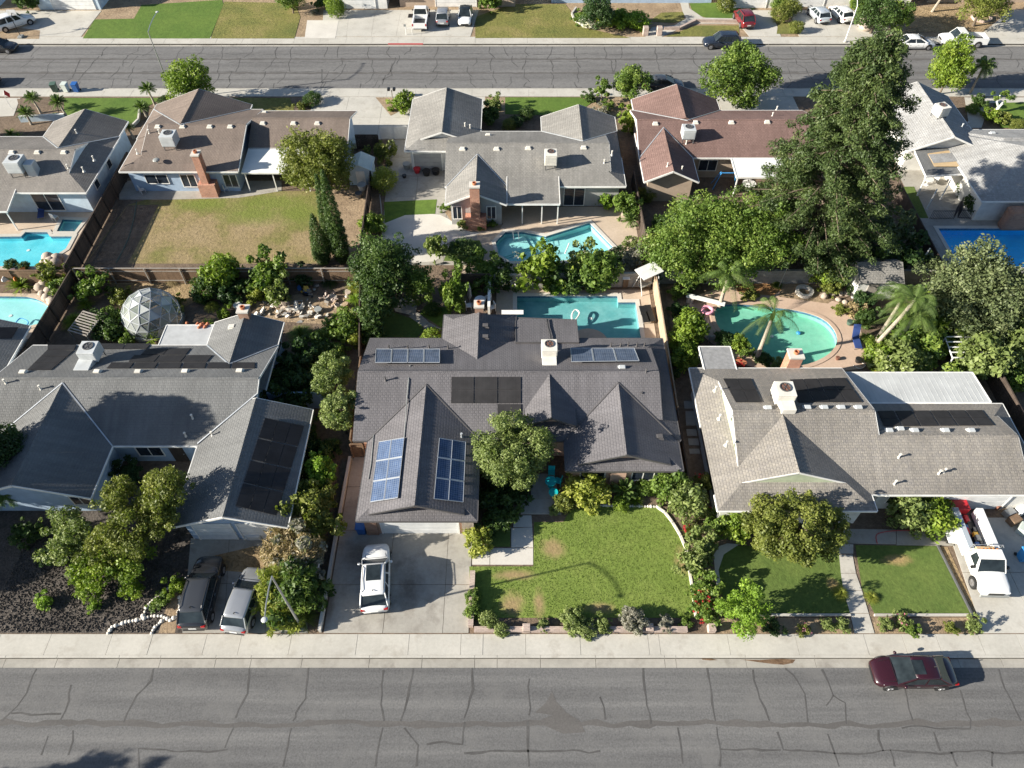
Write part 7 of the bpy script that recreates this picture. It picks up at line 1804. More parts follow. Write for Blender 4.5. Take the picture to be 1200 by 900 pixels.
# ================================================================ fences and walls
def fence(name, x0, y0, x1, y1, h, mat, label, rail='wood_grey', post_h=None, z0=0.0, bay=2.4, posts_side=0.06, cap=True):
    t = thing(name, (x0, y0, 0), label, 'fence'); d = Vector((x1 - x0, y1 - y0, 0)); Ln = d.length; n = max(1, round(Ln / bay)); bl = Ln / n; a = math.atan2(d.y, d.x)
    rs = random.Random(int(Ln * 10)); m = MB(); x = 0.0
    while x < bl - .02:
        w = min(.145, bl - x); hh = h + rs.uniform(-.02, .02); m.box(x + .003, x + w - .003, -.012 + rs.uniform(-.004, .004), .012, .05, hh); x += .15
    first = m.build('board_panel', mat, t, True); me = first.data
    u = d.normalized()
    for i in range(n):
        p = u * bl * i
        if i == 0: first.rotation_euler.z = a
        else: instance('board_panel', me, t, p, a)
    pm = MB().box(-.05, .05, -.05 - posts_side, .05 - posts_side, 0, post_h or h + .04).build('post', rail, t, True); pm.rotation_euler.z = a
    for i in range(1, n + 1): instance('post', pm.data, t, u * bl * i, a)
    if cap:
        b = MB(); b.box(0, Ln, -.07, .03, h + .02, h + .06); b.box(0, Ln, -.05, -.012, .35, .43); b.box(0, Ln, -.05, -.012, h - .35, h - .27)
        o = b.build('rail', rail, t, True); o.rotation_euler.z = a
    return t
def wall(name, pts, h, th, mat, label, capmat=None, cat='wall'):
    t = thing(name, (pts[0][0], pts[0][1], 0), label, cat); b = MB(); c = MB()
    for p, q in zip(pts, pts[1:]):
        b.beam((*p, h / 2), (*q, h / 2), th, h); c.beam((*p, h + .025), (*q, h + .025), th + .04, .04)
    b.build('wall', mat, t); c.build('cap', capmat or mat, t); return t
fence('plank_fence', -39.7, 31.0, -39.3, 49.2, 1.9, 'wood_dark', 'black plank fence right of the pale turquoise pool', 'wood_dark')
fence('plank_fence', -40.1, 49.6, -40.4, 67.5, 1.9, 'wood_dark', 'black plank fence right of the bright blue pool', 'wood_dark')
fence('plank_fence', -60.0, 49.4, -40.0, 49.4, 1.7, 'wood_brown', 'brown fence between the two left edge pools', 'wood_brown')
fence('plank_fence', -39.2, 49.55, -13.9, 49.55, 1.8, 'wood_brown', 'brown plank fence with posts below the patchy lawn', 'wood_grey', bay=3.1, posts_side=.1)
fence('plank_fence', -11.9, 24.9 + 6, -12.2, 39.0, 1.8, 'wood_brown', 'brown side fence beside the middle house wall', 'wood_brown')
fence('plank_fence', -12.3, 39.0, -13.6, 49.3, 1.8, 'wood_dark', 'dark side fence beside the large corner tree', 'wood_dark')
fence('plank_fence', -13.9, 49.7, -14.6, 66.5, 1.8, 'wood_dark', 'dark fence right of the cypresses', 'wood_dark')
fence('white_gate', -11.2, 66.8, -8.0 - 3.0, 66.8, 1.5, 'plastic_white', 'narrow white gate beside the grey garage wing', 'trim_white') if False else None
fence('plank_fence', -5.0, 48.9, -2.0, 48.9, 1.7, 'wood_dark', 'short dark fence panel behind the small lawns', 'wood_dark')
fence('plank_fence', 12.55, 34.0, 12.75, 49.0, 1.8, 'wood_tan', 'light tan fence right of the turquoise pool deck', 'wood_tan')
fence('plank_fence', 12.45, 26.9, 12.55, 33.9, 1.7, 'wood_dark', 'dark side fence between the middle and tan roofed houses', 'wood_dark')
fence('plank_fence', 12.5, 54.5, 12.4, 64.5, 1.8, 'wood_dark', 'dark fence between the grey house and the red brown house', 'wood_dark')
fence('plank_fence', 12.9, 49.9, 12.6, 54.3, 1.8, 'wood_tan', 'light tan fence below the sago palms', 'wood_tan')
fence('plank_fence', 38.6, 47.0, 38.9, 62.5, 1.9, 'wood_dark', 'black fence left of the deep blue pool deck', 'wood_dark')
fence('plank_fence', 38.4, 27.5, 38.6, 46.8, 1.9, 'wood_dark', 'dark fence right of the tan roofed house', 'wood_dark')
fence('plank_fence', 33.2, 57.6, 33.8, 60.8, 1.9, 'wood_tan', 'lone light fence panel right under the giant tree', 'wood_tan')
fence('wooden_gate', -11.85, 30.6, -10.95, 30.6, 1.7, 'wood_brown', 'brown wooden gate closing the side passage of the middle house', 'wood_brown', bay=.9)
fence('plank_fence', -16.9, 70.9, -14.5, 70.9, 1.8, 'wood_dark', 'dark fence panel behind the brown roofed house', 'wood_dark')
wall('block_wall', [(-2.0, 48.9), (12.6, 49.2)], 1.6, .2, 'block_grey', 'grey block wall behind the turquoise pool', 'concrete_old')
wall('block_wall', [(13.1, 49.6), (38.4, 49.6)], 1.5, .2, 'block_grey', 'grey block wall behind the kidney pool yard', 'concrete_old')
wall('retaining_wall', [(-12.15, 17.3), (-12.12, 24.5), (-12.05, 30.4)], .38, .16, 'concrete', 'low pale wall along the left side of the middle driveway', 'concrete_pale')
wall('brick_border_wall', [(-2.62, 17.6), (-2.62, 21.3)], .42, .3, 'block_pink', 'low pinkish brick wall between the middle driveway and lawn', 'block_pink')
fw = wall('front_retaining_wall', [(-2.4, 17.42), (11.1, 17.42)], .26, .3, 'block_pink', 'low pinkish block wall along the sidewalk before the front lawn', 'block_pink')
for px, lb in ((617, 'left pillar'), (691, 'second pillar'), (761, 'third pillar'), (834, 'right end pillar')):
    p = W(px, 735, .3); MB().box(p.x - .24, p.x + .24, 17.25, 17.72, 0, .5).build('pillar', 'block_pink', fw, bevel=.03)
wall('lawn_kerb', [tuple(W(850, 721.5).xy), tuple(W(996, 721.5).xy)], .12, .12, 'concrete', 'thin concrete kerb below the left of the two right lawns')
wall('lawn_kerb', [tuple(W(1024, 721.5).xy), tuple(W(1139, 721.5).xy)], .12, .12, 'concrete', 'thin concrete kerb below the right of the two right lawns')
wall('lawn_kerb', [tuple(W(1098, 640).xy), tuple(W(1138, 720).xy)], .12, .08, 'metal_dark', 'dark edging beside the dry strip of the right driveway', 'metal_dark')
wall('garden_wall', [tuple(W(25, 143).xy), tuple(W(78, 140).xy)], .7, .2, 'wall_skyblue', 'low pale wall beside the sago palms', 'trim_white')
wall('garden_wall', [(-2.0, 48.6), (-2.0, 45.2)], 1.3, .2, 'wall_white', 'short pale wall end by the vine covered column', 'trim_white')
wall('bed_edging', [tuple(W(a, b).xy) for a, b in ((675, 10), (670, 17), (673, 25), (688, 33))], .2, .2, 'concrete', 'curved concrete edging of the round bed across the street')
wall('bed_edging', [tuple(W(a, b).xy) for a, b in ((778, 35), (796, 35), (815, 26), (866, 27))], .35, .3, 'block_pink', 'curved low brick wall beside the curved walk across the street')
wall('bed_edging', [tuple(W(a, b).xy) for a, b in ((530, 243), (531, 258), (541, 265))], .3, .12, 'wood_brown', 'short wooden edging at the brick chimney bed')
wall('bed_edging', [tuple(W(a, b).xy) for a, b in ((165, 126), (163, 142), (155, 150))], .3, .15, 'concrete_pale', 'curved pale edging at the right end of the palm lawn')
wall('stone_ring', [tuple(W(a, b).xy) for a, b in ((1138, 20), (1142, 25), (1152, 27), (1160, 25), (1160, 20))], .3, .25, 'block_pink', 'pink stone ring round the feathery tree at the top right')
for px, lb in ((756, 'left'), (772, 'right')):
    p = W(px, 41, 0); t = MB().box(p.x - .35, p.x + .35, p.y - .35, p.y + .35, 0, 1.1).build('gate_pillar', 'block_pink', bevel=.05); tag(t, lb + ' short brick pillar at the end of the curved walk', 'pillar')
# gate of the round patio: iron pickets
def picket_run(x0, y0, x1, y1, h, mat, label, step=.16):
    t = thing('picket_fence', (x0, y0, 0), label, 'fence'); d = Vector((x1 - x0, y1 - y0, 0)); n = int(d.length / step)
    b = MB()
    for i in range(n + 1): p = Vector((x0, y0, 0)) + d * i / n; b.box(p.x - .012, p.x + .012, p.y - .012, p.y + .012, 0, h)
    o = b.build('pickets', mat, t); o['kind'] = 'stuff'
    c = MB(); c.beam((x0, y0, h - .08), (x1, y1, h - .08), .04, .04); c.beam((x0, y0, .15), (x1, y1, .15), .04, .04); c.build('rail', mat, t)
    return t
p, q = W(449, 262), W(447, 240); picket_run(p.x, p.y, q.x, q.y, 1.3, 'metal', 'pale metal picket fence left of the small bright lawn')
a, b2, c2 = W(1089, 257), W(1117, 257), W(1120, 246); picket_run(a.x, a.y, b2.x, b2.y, 1.1, 'black_iron', 'black iron fence along the edge of the blue pool deck'); picket_run(b2.x, b2.y, c2.x, c2.y, 1.1, 'black_iron', 'short black iron return panel beside the round bushes')
a, b2, c2 = W(1124, 240), W(1122, 256), W(1152, 258); picket_run(a.x, a.y, b2.x, b2.y, 1.1, 'black_iron', 'black iron panel left of the two round bushes'); picket_run(b2.x, b2.y, c2.x, c2.y, 1.1, 'black_iron', 'black iron fence below the two round bushes')
for i, (px, py, rz_) in enumerate(((458, 158, 0),)):
    t = thing('white_gate', W(450, 160), 'white double gate between the driveway and the side yard of the grey house', 'gate')
    for s, (u0, u1) in enumerate(((447, 462), (463, 478))):
        m = MB(); A, B_ = W(u0, 163), W(u1, 162); m.beam((A.x, A.y, .1), (B_.x, B_.y, .1), .05, .08); m.beam((A.x, A.y, 1.5), (B_.x, B_.y, 1.5), .05, .08)
        nn = 12
        for k in range(nn + 1): p = A.lerp(B_, k / nn); m.box(p.x - .05, p.x + .05, p.y - .02, p.y + .02, .1, 1.5)
        m.build('gate_leaf', 'plastic_white', t)

# ================================================================ street furniture
def street_lamp(base, hgt, arm, drop, label, mat='metal'):
    t = thing('street_lamp', (base[0], base[1], 0), label, 'street lamp'); ax, ay = arm
    b = MB(); b.tube([(0, 0, 0), (0, 0, hgt * .5), (0, 0, hgt)], [.09, .07, .05], 8); b.build('pole', mat, t, True)
    b = MB(); b.tube([(0, 0, hgt - .05), (ax * .3, ay * .3, hgt + drop * .5), (ax * .7, ay * .7, hgt + drop * .9), (ax, ay, hgt + drop)], [.05, .045, .04, .035], 6); b.build('arm', mat, t, True)
    n = Vector((ax, ay, 0)).normalized(); b = MB(); c = Vector((ax, ay, hgt + drop)); b.sphere(c + n * .2, .18, 10, 6, .4); b.build('lamp_head', 'ac_grey' if mat == 'metal' else 'plastic_white', t, True)
    b = MB(); b.sphere(c + n * .2 + Vector((0, 0, -.05)), .11, 8, 5, .5); b.build('lens', 'lamp_glass', t, True)
    MB().cyl(0, 0, 0, .12, .22, 10).build('base_plate', 'concrete', t, True)
    return t
p = W(354, 735); street_lamp((p.x, 17.6), 7.6, (.3, -2.5), .6, 'grey street lamp leaning over the driveway hedge beside the near sidewalk')
p = W(203, 117); street_lamp((p.x, p.y + .2), 8.0, (.1, 3.4), .5, 'tall grey street lamp on the far street near the bright green tree')
p = W(994, 56); street_lamp((p.x, 95.6), 4.6, (-.5, .6), 1.1, 'white street lamp across the far street above the giant tree', 'plastic_white')
def wheelie_bin(px, py, mat, label, rz=0):
    p = W(px, py); t = thing('wheelie_bin', (p.x, p.y, 0.02 if p.y < 84 else -.125), label, 'bin', None, rz)
    b = MB(); lo = [(-.26, -.28, .08), (.26, -.28, .08), (.26, .26, .08), (-.26, .26, .08)]; hi = [(-.31, -.36, 1.0), (.31, -.36, 1.0), (.31, .34, 1.0), (-.31, .34, 1.0)]
    b.face(lo[::-1]); b.face(hi)
    for i in range(4): j = (i + 1) % 4; b.face([lo[i], lo[j], hi[j], hi[i]])
    b.build('body', mat, t, True); MB().slab([(-.34, -.4, 1.04), (.34, -.4, 1.04), (.34, .38, 1.09), (-.34, .38, 1.09)], .05).build('lid', mat, t, True, bevel=.02)
    for s in (-1, 1): b = MB(); b.tube([(s * .24, .3, .12), (s * .33, .3, .12)], .12, 10); b.build('wheel', 'tyre', t, True)
    b = MB(); b.tube([(-.28, .42, .98), (.28, .42, .98)], .025, 6); b.build('handle', 'black_trim', t, True)
wheelie_bin(66, 107.5, 'plastic_green', 'green wheelie bin, left of the three on the far street', .2)
wheelie_bin(79, 107.5, 'plastic_pale', 'pale grey wheelie bin, middle of the three on the far street', -.1)
wheelie_bin(91, 107.5, 'plastic_blue', 'blue wheelie bin, right of the three on the far street')
wheelie_bin(425, 623, 'plastic_blue', 'blue wheelie bin at the left of the middle garage door')
wheelie_bin(434, 618, 'plastic_grey', 'dark bin beside the blue one at the middle garage')
wheelie_bin(1196, 655, 'tarp_blue', 'blue wheelie bin at the right edge beside the service truck')
t = thing('mailbox', W(460, 115, 0), 'double black mailbox on a post at the far kerb bed', 'mailbox')
MB().box(-.05, .05, -.05, .05, 0, 1.0).build('post', 'wood_grey', t, True)
for s in (-.32, .32): b = MB(); b.box(s - .16, s + .16, -.25, .25, 1.0, 1.28); b.build('box', 'black_trim', t, True, bevel=.05)
def hoop(px, py, label, rz):
    t = thing('basketball_hoop', W(px, py), label, 'basketball hoop', None, rz)
    MB().box(-.4, .4, -.3, .3, 0, .25).build('base', 'plastic_grey', t, True, bevel=.05)
    b = MB(); b.tube([(0, 0, .2), (0, 0, 2.4), (.6, 0, 2.9)], .05, 6); b.build('pole', 'black_trim', t, True)
    MB().box(.6, .64, -.55, .55, 2.6, 3.3).build('backboard', 'plastic_white', t, True); b = MB(); b.ring(.9, 0, 2.85, .21, .24, .03, 14); b.build('rim', 'orange', t, True)
hoop(25, 44, 'basketball hoop on the sandy strip beside the white wagon, top left', 1.6)
t = thing('trash_cage', W(476, 41), 'little white wire stand on the kerb patch below the pickup', 'stand'); b = MB(); b.tube([(0, 0, 0), (0, 0, 1.1)], .04, 5); b.tube([(.8, 0, 0), (.8, 0, .9)], .03, 5); b.tube([(0, 0, .9), (.8, 0, .9)], .03, 5); b.build('frame', 'plastic_white', t, True); MB().box(-.2, .1, -.02, .02, 1.1, 1.4).build('plate', 'plastic_grey', t, True)
o = MB().box(0, 1.3, 0, 1.1, 0, .03).build('rubber_mat', 'black_trim'); o.location = W(478, 21); o.location.z = .035; tag(o, 'dark mat on the concrete left of the white pickup', 'mat')
t = thing('flag_pole', W(14, 128), 'short pole with a small striped flag at the taupe garage, left edge', 'flag'); b = MB(); b.tube([(0, 0, 0), (0, 0, 1.8), (.3, 0, 2.4)], .03, 5); b.build('pole', 'plastic_white', t, True); m = MB(); m.face([(.3, 0, 2.4), (.7, .1, 1.9), (.5, .1, 1.4), (.1, 0, 1.8)]); m.build('flag', 'red_paint', t, True)

# ================================================================ glass dome
def dome():
    p = W(177, 390); Rd = 2.4; t = thing('greenhouse_dome', (p.x, p.y + 1.3, 0), 'geodesic glass dome greenhouse in the left back yard', 'greenhouse')
    ph = (1 + 5 ** .5) / 2; v = [Vector(q).normalized() for q in ((-1, ph, 0), (1, ph, 0), (-1, -ph, 0), (1, -ph, 0), (0, -1, ph), (0, 1, ph), (0, -1, -ph), (0, 1, -ph), (ph, 0, -1), (ph, 0, 1), (-ph, 0, -1), (-ph, 0, 1))]
    f = ((0, 11, 5), (0, 5, 1), (0, 1, 7), (0, 7, 10), (0, 10, 11), (1, 5, 9), (5, 11, 4), (11, 10, 2), (10, 7, 6), (7, 1, 8), (3, 9, 4), (3, 4, 2), (3, 2, 6), (3, 6, 8), (3, 8, 9), (4, 9, 5), (2, 4, 11), (6, 2, 10), (8, 6, 7), (9, 8, 1))
    rot = Matrix.Rotation(math.atan(1 / ph), 3, 'X'); zc = .75; tris = []; N3 = 3
    for a, b, c in f:
        A, B, C = [rot @ v[k] for k in (a, b, c)]
        g = {}
        for i in range(N3 + 1):
            for j in range(N3 + 1 - i): g[i, j] = ((A * (N3 - i - j) + B * i + C * j) / N3).normalized()
        for i in range(N3):
            for j in range(N3 - i):
                tris.append((g[i, j], g[i + 1, j], g[i, j + 1]))
                if i + j < N3 - 1: tris.append((g[i + 1, j], g[i + 1, j + 1], g[i, j + 1]))
    fr = MB(); seen = set()
    mts = ['dome_white', 'dome_clear', 'dome_grey']; rs = random.Random(2)
    for tr in tris:
        P = [q * Rd + Vector((0, 0, zc)) for q in tr]
        if sum(q.z for q in P) / 3 < 0.1: continue
        P = [Vector((q.x, q.y, max(0, q.z))) for q in P]
        c = (P[0] + P[1] + P[2]) / 3
        for i in range(3):
            a, b = P[i], P[(i + 1) % 3]; key = tuple(sorted([tuple(round(x, 2) for x in a), tuple(round(x, 2) for x in b)]))
            if key not in seen and (a - b).length > .05: seen.add(key); fr.beam(a, b, .055, .055, up=c)
        q = [c + (x - c) * .93 for x in P]
        if (q[1] - q[0]).cross(q[2] - q[0]).dot(c - Vector((0, 0, zc))) < 0: q.reverse()
        m = MB(); m.face(q); m.build('pane', rs.choice(mts), t, True)
    fr.build('frame', 'trim_grey', t, True)
    b = MB(); b.ring(0, 0, 0, Rd - .1, Rd + .06, .3, 24); b.build('base_ring', 'concrete_old', t, True)
for n_, c_, al in (('dome_white', (.62, .64, .60), .8), ('dome_clear', (.33, .38, .33), .45), ('dome_grey', (.42, .45, .42), .62)):
    m, nt, b_ = newmat(n_); b_.inputs['Base Color'].default_value = (*c_, 1); b_.inputs['Roughness'].default_value = .18; b_.inputs['Alpha'].default_value = al; MATS[n_] = m
dome()

# ================================================================ garden things
def lounger(px, py, rz, mat, label, back=.6):
    t = thing('sun_lounger', W(px, py), label, 'sun lounger', None, rz); t.location.z = .03
    MB().box(-.9, .35, -.3, .3, .28, .34).build('seat', mat, t, True, bevel=.01)
    m = MB(); m.slab(up([(.35, -.3, .34), (.35, .3, .34), (1.0, .3, .34 + back), (1.0, -.3, .34 + back)]), .05); m.build('backrest', mat, t, True)
    for a in (-.8, .3):
        for s in (-1, 1): MB().box(a - .02, a + .02, s * .27 - .02, s * .27 + .02, 0, .28).build('leg', 'metal', t, True)
    return t
def chair(px, py, rz, mat, label, z=.03, group=None):
    t = thing('garden_chair', W(px, py), label, 'chair', group, rz); t.location.z = z
    MB().box(-.24, .24, -.24, .24, .38, .43).build('seat', mat, t, True, bevel=.01)
    MB().box(-.25, -.19, -.24, .24, .43, .9).build('backrest', mat, t, True, bevel=.01)
    for a in (-1, 1):
        for s in (-1, 1): MB().box(a * .22 - .02, a * .22 + .02, s * .22 - .02, s * .22 + .02, 0, .38).build('leg', mat, t, True)
    return t
def table(px, py, r, mat, label, h=.72, z=.03):
    t = thing('garden_table', W(px, py), label, 'table'); t.location.z = z
    MB().cyl(0, 0, h - .04, h, r, 18).build('table_top', mat, t, True); MB().cyl(0, 0, 0, h - .04, .04, 8).build('leg', mat, t, True); MB().cyl(0, 0, 0, .03, r * .5, 12).build('foot', mat, t, True)
    return t
table(645, 571, .42, 'turquoise', 'upper round turquoise table on the porch of the middle house', z=.15)
table(648, 582, .34, 'turquoise', 'lower round turquoise stool table on the porch', .5, .15)
chair(646, 558, -1.6, 'turquoise', 'turquoise chair behind the round porch table', .15)
chair(654, 568, 2.8, 'turquoise', 'turquoise chair right of the round porch table', .15)
lounger(50, 252, 1.9, 'navy', 'blue sun lounger between the taupe house and the spa pool')
chair(66, 258, 1.2, 'plastic_white', 'white chair beside the spa pool', group=None)
chair(168, 226, .8, 'plastic_white', 'white plastic chair at the blue wall, left of the brick chimney')
chair(266, 224, .4, 'plastic_white', 'white plastic chair at the blue wall, right of the brick chimney')
lounger(1002, 402, 1.5, 'navy', 'blue folded lounger at the right end of the kidney pool', .9)
lounger(755, 372, 1.7, 'black_trim', 'left black lounger by the light tan fence', .1)
lounger(761, 371, 1.7, 'black_trim', 'right black lounger by the light tan fence', .1)
chair(832, 400, 1.6, 'plastic_grey', 'grey chair under the bushes left of the kidney pool')
chair(572, 352, 2.2, 'plastic_white', 'white chair upper right of the grey parasol')
chair(577, 364, 3.6, 'plastic_white', 'white chair at the middle house back chimney')
chair(549, 362, .2, 'plastic_white', 'white chair left of the back chimney')
table(563, 358, .5, 'plastic_white', 'white round table by the back chimney of the middle house')
def parasol(px, py, label):
    t = thing('parasol', W(px, py), label, 'parasol'); b = MB(); b.tube([(0, 0, 0), (0, 0, 2.6)], .03, 6); b.build('pole', 'metal', t, True)
    b = MB(); b.tube([(0, 0, 2.7), (0, 0, 2.2), (0, 0, 1.2), (0, 0, .9)], [.02, .13, .2, .12], 8); b.build('folded_canopy', 'plastic_grey', t, True); MB().cyl(0, 0, 0, .1, .3, 12).build('base', 'concrete', t, True)
parasol(551, 358, 'folded grey parasol by the vine covered column')
# diving board, floats, hoses
def board(x, y, rz, label, L=2.4, mat='plastic_white'):
    t = thing('diving_board', (x, y, 0), label, 'diving board', None, rz); MB().box(0, L, -.25, .25, .62, .68).build('board', mat, t, True, bevel=.01); MB().box(.1, .7, -.3, .3, 0, .62).build('stand', 'stone', t, True); return t
p = W(593, 368); board(-.9, 45.2, 0, 'white diving board at the left end of the rectangular pool', 1.9)
p = W(803, 352); board(p.x, p.y, -.35, 'white slide board at the left end of the kidney pool', 3.4)
t = MB(); t.ring(0, 0, 0, .3, .55, .2, 20); o = t.build('pool_float', 'pink', smooth=False, bevel=.08); o.location = W(829, 364, .3); tag(o, 'pink and white ring float beside the kidney pool', 'pool float')
t = MB(); t.ring(0, 0, 0, .5, .8, .3, 18); o = t.build('planter_ring', 'concrete_pale'); o.location = W(942, 343, 0); tag(o, 'round pale stone planter ring on the sand court', 'planter')
def rope(name, pts, r, mat, label, cat='hose'):
    b = MB(); P = [Vector(p) for p in pts]; fine = []
    for i in range(len(P) - 1):
        p0, p1, p2, p3 = P[max(i - 1, 0)], P[i], P[i + 1], P[min(i + 2, len(P) - 1)]
        for k in range(6):
            u = k / 6; fine.append(.5 * ((2 * p1) + (p2 - p0) * u + (2 * p0 - 5 * p1 + 4 * p2 - p3) * u * u + (3 * p1 - p0 - 3 * p2 + p3) * u ** 3))
    fine.append(P[-1]); b.tube(fine, r, 6); return tag(b.build(name, mat), label, cat)
rope('pool_hose', [W(672, 381, -.1), W(670, 370, -.08), W(674, 363, -.08), W(679, 367, -.08), W(674, 375, -.08), W(669, 377, -.1)], .07, 'rope', 'white floating hose loop on the rectangular pool')
rope('pool_hose', [W(18, 379, -.09), W(24, 373, -.09), W(33, 377, -.09), W(31, 382, -.09)], .05, 'tarp_blue', 'blue hose loop on the pale turquoise pool')
rope('pool_hose', [W(662, 297, -.05), W(665, 290, -.05), W(667, 285, -.05)], .06, 'rope', 'short white hose on the kite shaped pool')
rope('garden_hose', [W(1028, 637, .09), W(1028, 626, .09), W(1048, 622, .09), W(1075, 622, .09), W(1088, 623, .09)], .025, 'red_paint', 'red garden hose curled on the cross walk of the tan roofed house')
rope('garden_hose', [W(136, 308, .04), W(150, 280, .04), W(157, 255, .04), W(160, 236, .04)], .04, 'plastic_green', 'green garden hose across the patchy lawn')
rope('garden_hose', [W(1000, 428, .05), W(1008, 432, .05), W(1014, 428, .05), W(1008, 424, .05)], .03, 'rope', 'coiled pale hose behind the tan roofed house')
b = MB()
for s in (0, .5): b.tube([W(601, 272, .02) + Vector((s, 0, 0)), W(601, 272, .85) + Vector((s, .1, 0)), W(602, 276, .85) + Vector((s, -.5, 0)), W(602, 278, -.3) + Vector((s, -.6, 0))], .03, 6)
tag(b.build('pool_ladder', 'metal'), 'chrome hand rails at the top of the kite shaped pool', 'pool ladder')
o = MB().sphere((0, 0, 0), .22, 8, 5, .5).build('pool_robot', 'tarp_blue', smooth=True); o.location = W(936, 390, -.5); tag(o, 'small blue cleaner on the floor of the kidney pool', 'pool cleaner')
# swing seat with white canopy
t = thing('canopy_swing', W(757, 337), 'white canopied swing seat by the light tan fence', 'swing seat', None, .55)
MB().slab(up([(-1.1, -.7, 2.0), (1.1, -.7, 2.0), (1.1, .7, 2.15), (-1.1, .7, 2.15)]), .06).build('canopy', 'plastic_white', t, True)
for a in (-1, 1):
    for s in (-1, 1): b = MB(); b.tube([(a * 1.0, s * .7, 0), (a * 1.0, 0, 2.05)], .035, 6); b.build('leg', 'plastic_white', t, True)
MB().box(-.8, .8, -.25, .3, .45, .55).build('seat', 'plastic_grey', t, True, bevel=.02); MB().box(-.8, .8, .3, .38, .5, 1.0).build('backrest', 'plastic_grey', t, True, bevel=.02)
t = thing('bird_house', W(732, 335), 'brown post with a small white roofed box on the pool deck', 'bird house'); MB().box(-.25, .25, -.25, .25, 0, 1.0).build('post', 'wood_brown', t, True, bevel=.05); m = MB(); m.slab(up([(-.32, -.35, 1.12), (.32, -.35, 1.12), (.32, 0, 1.35), (-.32, 0, 1.35)]), .04); m.slab(up([(-.32, 0, 1.35), (.32, 0, 1.35), (.32, .35, 1.12), (-.32, .35, 1.12)]), .04); m.build('roof', 'plastic_white', t, True)
# sheds and play frames
t = thing('garden_shed', W(1018, 350), 'white garden shed with a grey roof beside the queen palms', 'shed', None, 0)
x0_, x1_, y0_, y1_ = -1.5, 2.2, 0, 3.0
m = MB(); m.box(x0_, x1_, y0_, y1_, 0, 2.1); m.face([(x0_, y0_, 2.1), (x0_, y1_, 2.1), (x0_, 1.5, 2.9)][::-1]); m.build('wall', 'wall_white', t, True)
m = MB(); m.slab(up([(x0_ - .15, -.2, 2.03), (x1_ + .15, -.2, 2.03), (x1_ + .15, 1.5, 2.98), (x0_ - .15, 1.5, 2.98)]), .07); m.slab(up([(x0_ - .15, 3.2, 2.03), (x1_ + .15, 3.2, 2.03), (x1_ + .15, 1.5, 2.98), (x0_ - .15, 1.5, 2.98)]), .07); m.build('roof', 'roof_grey', t, True)
MB().box(-.6, .3, -.06, -.003, .05, 1.9).build('door', 'wood_grey', t, True)
t = thing('garden_shed', W(424, 217), 'small pale blue shed with white trim left of the golden bush', 'shed')
m = MB(); m.box(-1.2, 1.2, 0, 2.2, 0, 1.9); m.build('wall', 'wall_skyblue', t, True)
m = MB(); m.slab(up([(-1.35, -.15, 1.8), (0, -.15, 2.5), (0, 2.35, 2.5), (-1.35, 2.35, 1.8)]), .07); m.slab(up([(1.35, -.15, 1.8), (0, -.15, 2.5), (0, 2.35, 2.5), (1.35, 2.35, 1.8)]), .07); m.build('roof', 'plastic_pale', t, True)
m = MB(); m.face([(-1.2, -.01, 1.88), (1.2, -.01, 1.88), (0, -.01, 2.42)]); m.build('gable_wall', 'wall_skyblue', t, True)
MB().box(-.4, .5, -.06, -.003, .05, 1.7).build('door', 'trim_white', t, True)
def shade_frame(px, py, w, d, h, label, slope=-.5, mat='wood_grey', slats=9, rz=0.0):
    t = thing('shade_frame', W(px, py), label, 'pergola', None, rz)
    for k in range(slats): y = d * k / (slats - 1); MB().beam((0, y, h + slope * y / d), (w, y, h + slope * y / d), .12, .03).build('slat', mat, t, True)
    for a in (0, w): MB().beam((a, 0, h - .05), (a, d, h + slope - .05), .06, .08).build('beam', mat, t, True)
    for a in (.05, w - .05):
        for y in (0, d): MB().box(a - .04, a + .04, y - .04, y + .04, 0, h + slope * y / d - .08).build('post', mat, t, True)
shade_frame(88, 399, 1.9, 2.0, 1.3, 'slatted grey wooden shade frame left of the glass dome', .35, rz=-.35)
shade_frame(1104, 437, 3.0, 2.0, 1.9, 'white slatted trellis behind the white patio roof', .3, 'plastic_white', 5)
t = thing('garden_swing', W(835, 222), 'blue metal frame standing in the shade before the red brown house', 'frame'); b = MB(); b.tube([(0, 0, 0), (.5, 0, 2.0), (1.9, 0, 2.0), (2.3, 0, 0)], .05, 6); b.tube([(0, 1.0, 0), (.5, .2, 2.0)], .04, 5); b.build('tube_frame', 'tarp_blue', t, True)
table(876, 222, .7, 'plastic_white', 'white round table below the pale patio roof of the red brown house')
chair(1095, 214, 1.0, 'plastic_white', 'white chair under the plywood patched patio roof'); table(1085, 217, .5, 'plastic_white', 'white table under the plywood patched patio roof'); chair(1122, 211, 2.0, 'plastic_green', 'dark green chair under the plywood patched patio roof')
# surfboard on the wall, boards by the fence
def surfboard(px, py, z, L, mat, label, rx, rz):
    b = MB(); pts = [(-.5 * L, 0), (-.42 * L, .17), (-.2 * L, .27), (.1 * L, .28), (.35 * L, .18), (.5 * L, 0), (.35 * L, -.18), (.1 * L, -.28), (-.2 * L, -.27), (-.42 * L, -.17)]
    b.prism(pts, -.04, .04); o = b.build('surfboard', mat, bevel=.02); o.location = W(px, py, z); o.rotation_euler = (rx, 0, rz); return tag(o, label, 'surfboard')
surfboard(371, 661, .75, 1.5, 'plastic_white', 'white surfboard leaning on the driveway wall under the grey bush', 1.1, math.pi / 2)
surfboard(23, 321, .8, 1.9, 'orange', 'orange surfboard leaning on the brown fence at the left edge', 1.0, 1.5); surfboard(10, 322, .8, 1.9, 'plastic_white', 'white board leaning on the brown fence at the left edge', 1.0, 1.4); surfboard(83, 316, .9, 2.2, 'yellow', 'yellow and orange board hooked on the fence corner by the black fence', .4, .1)
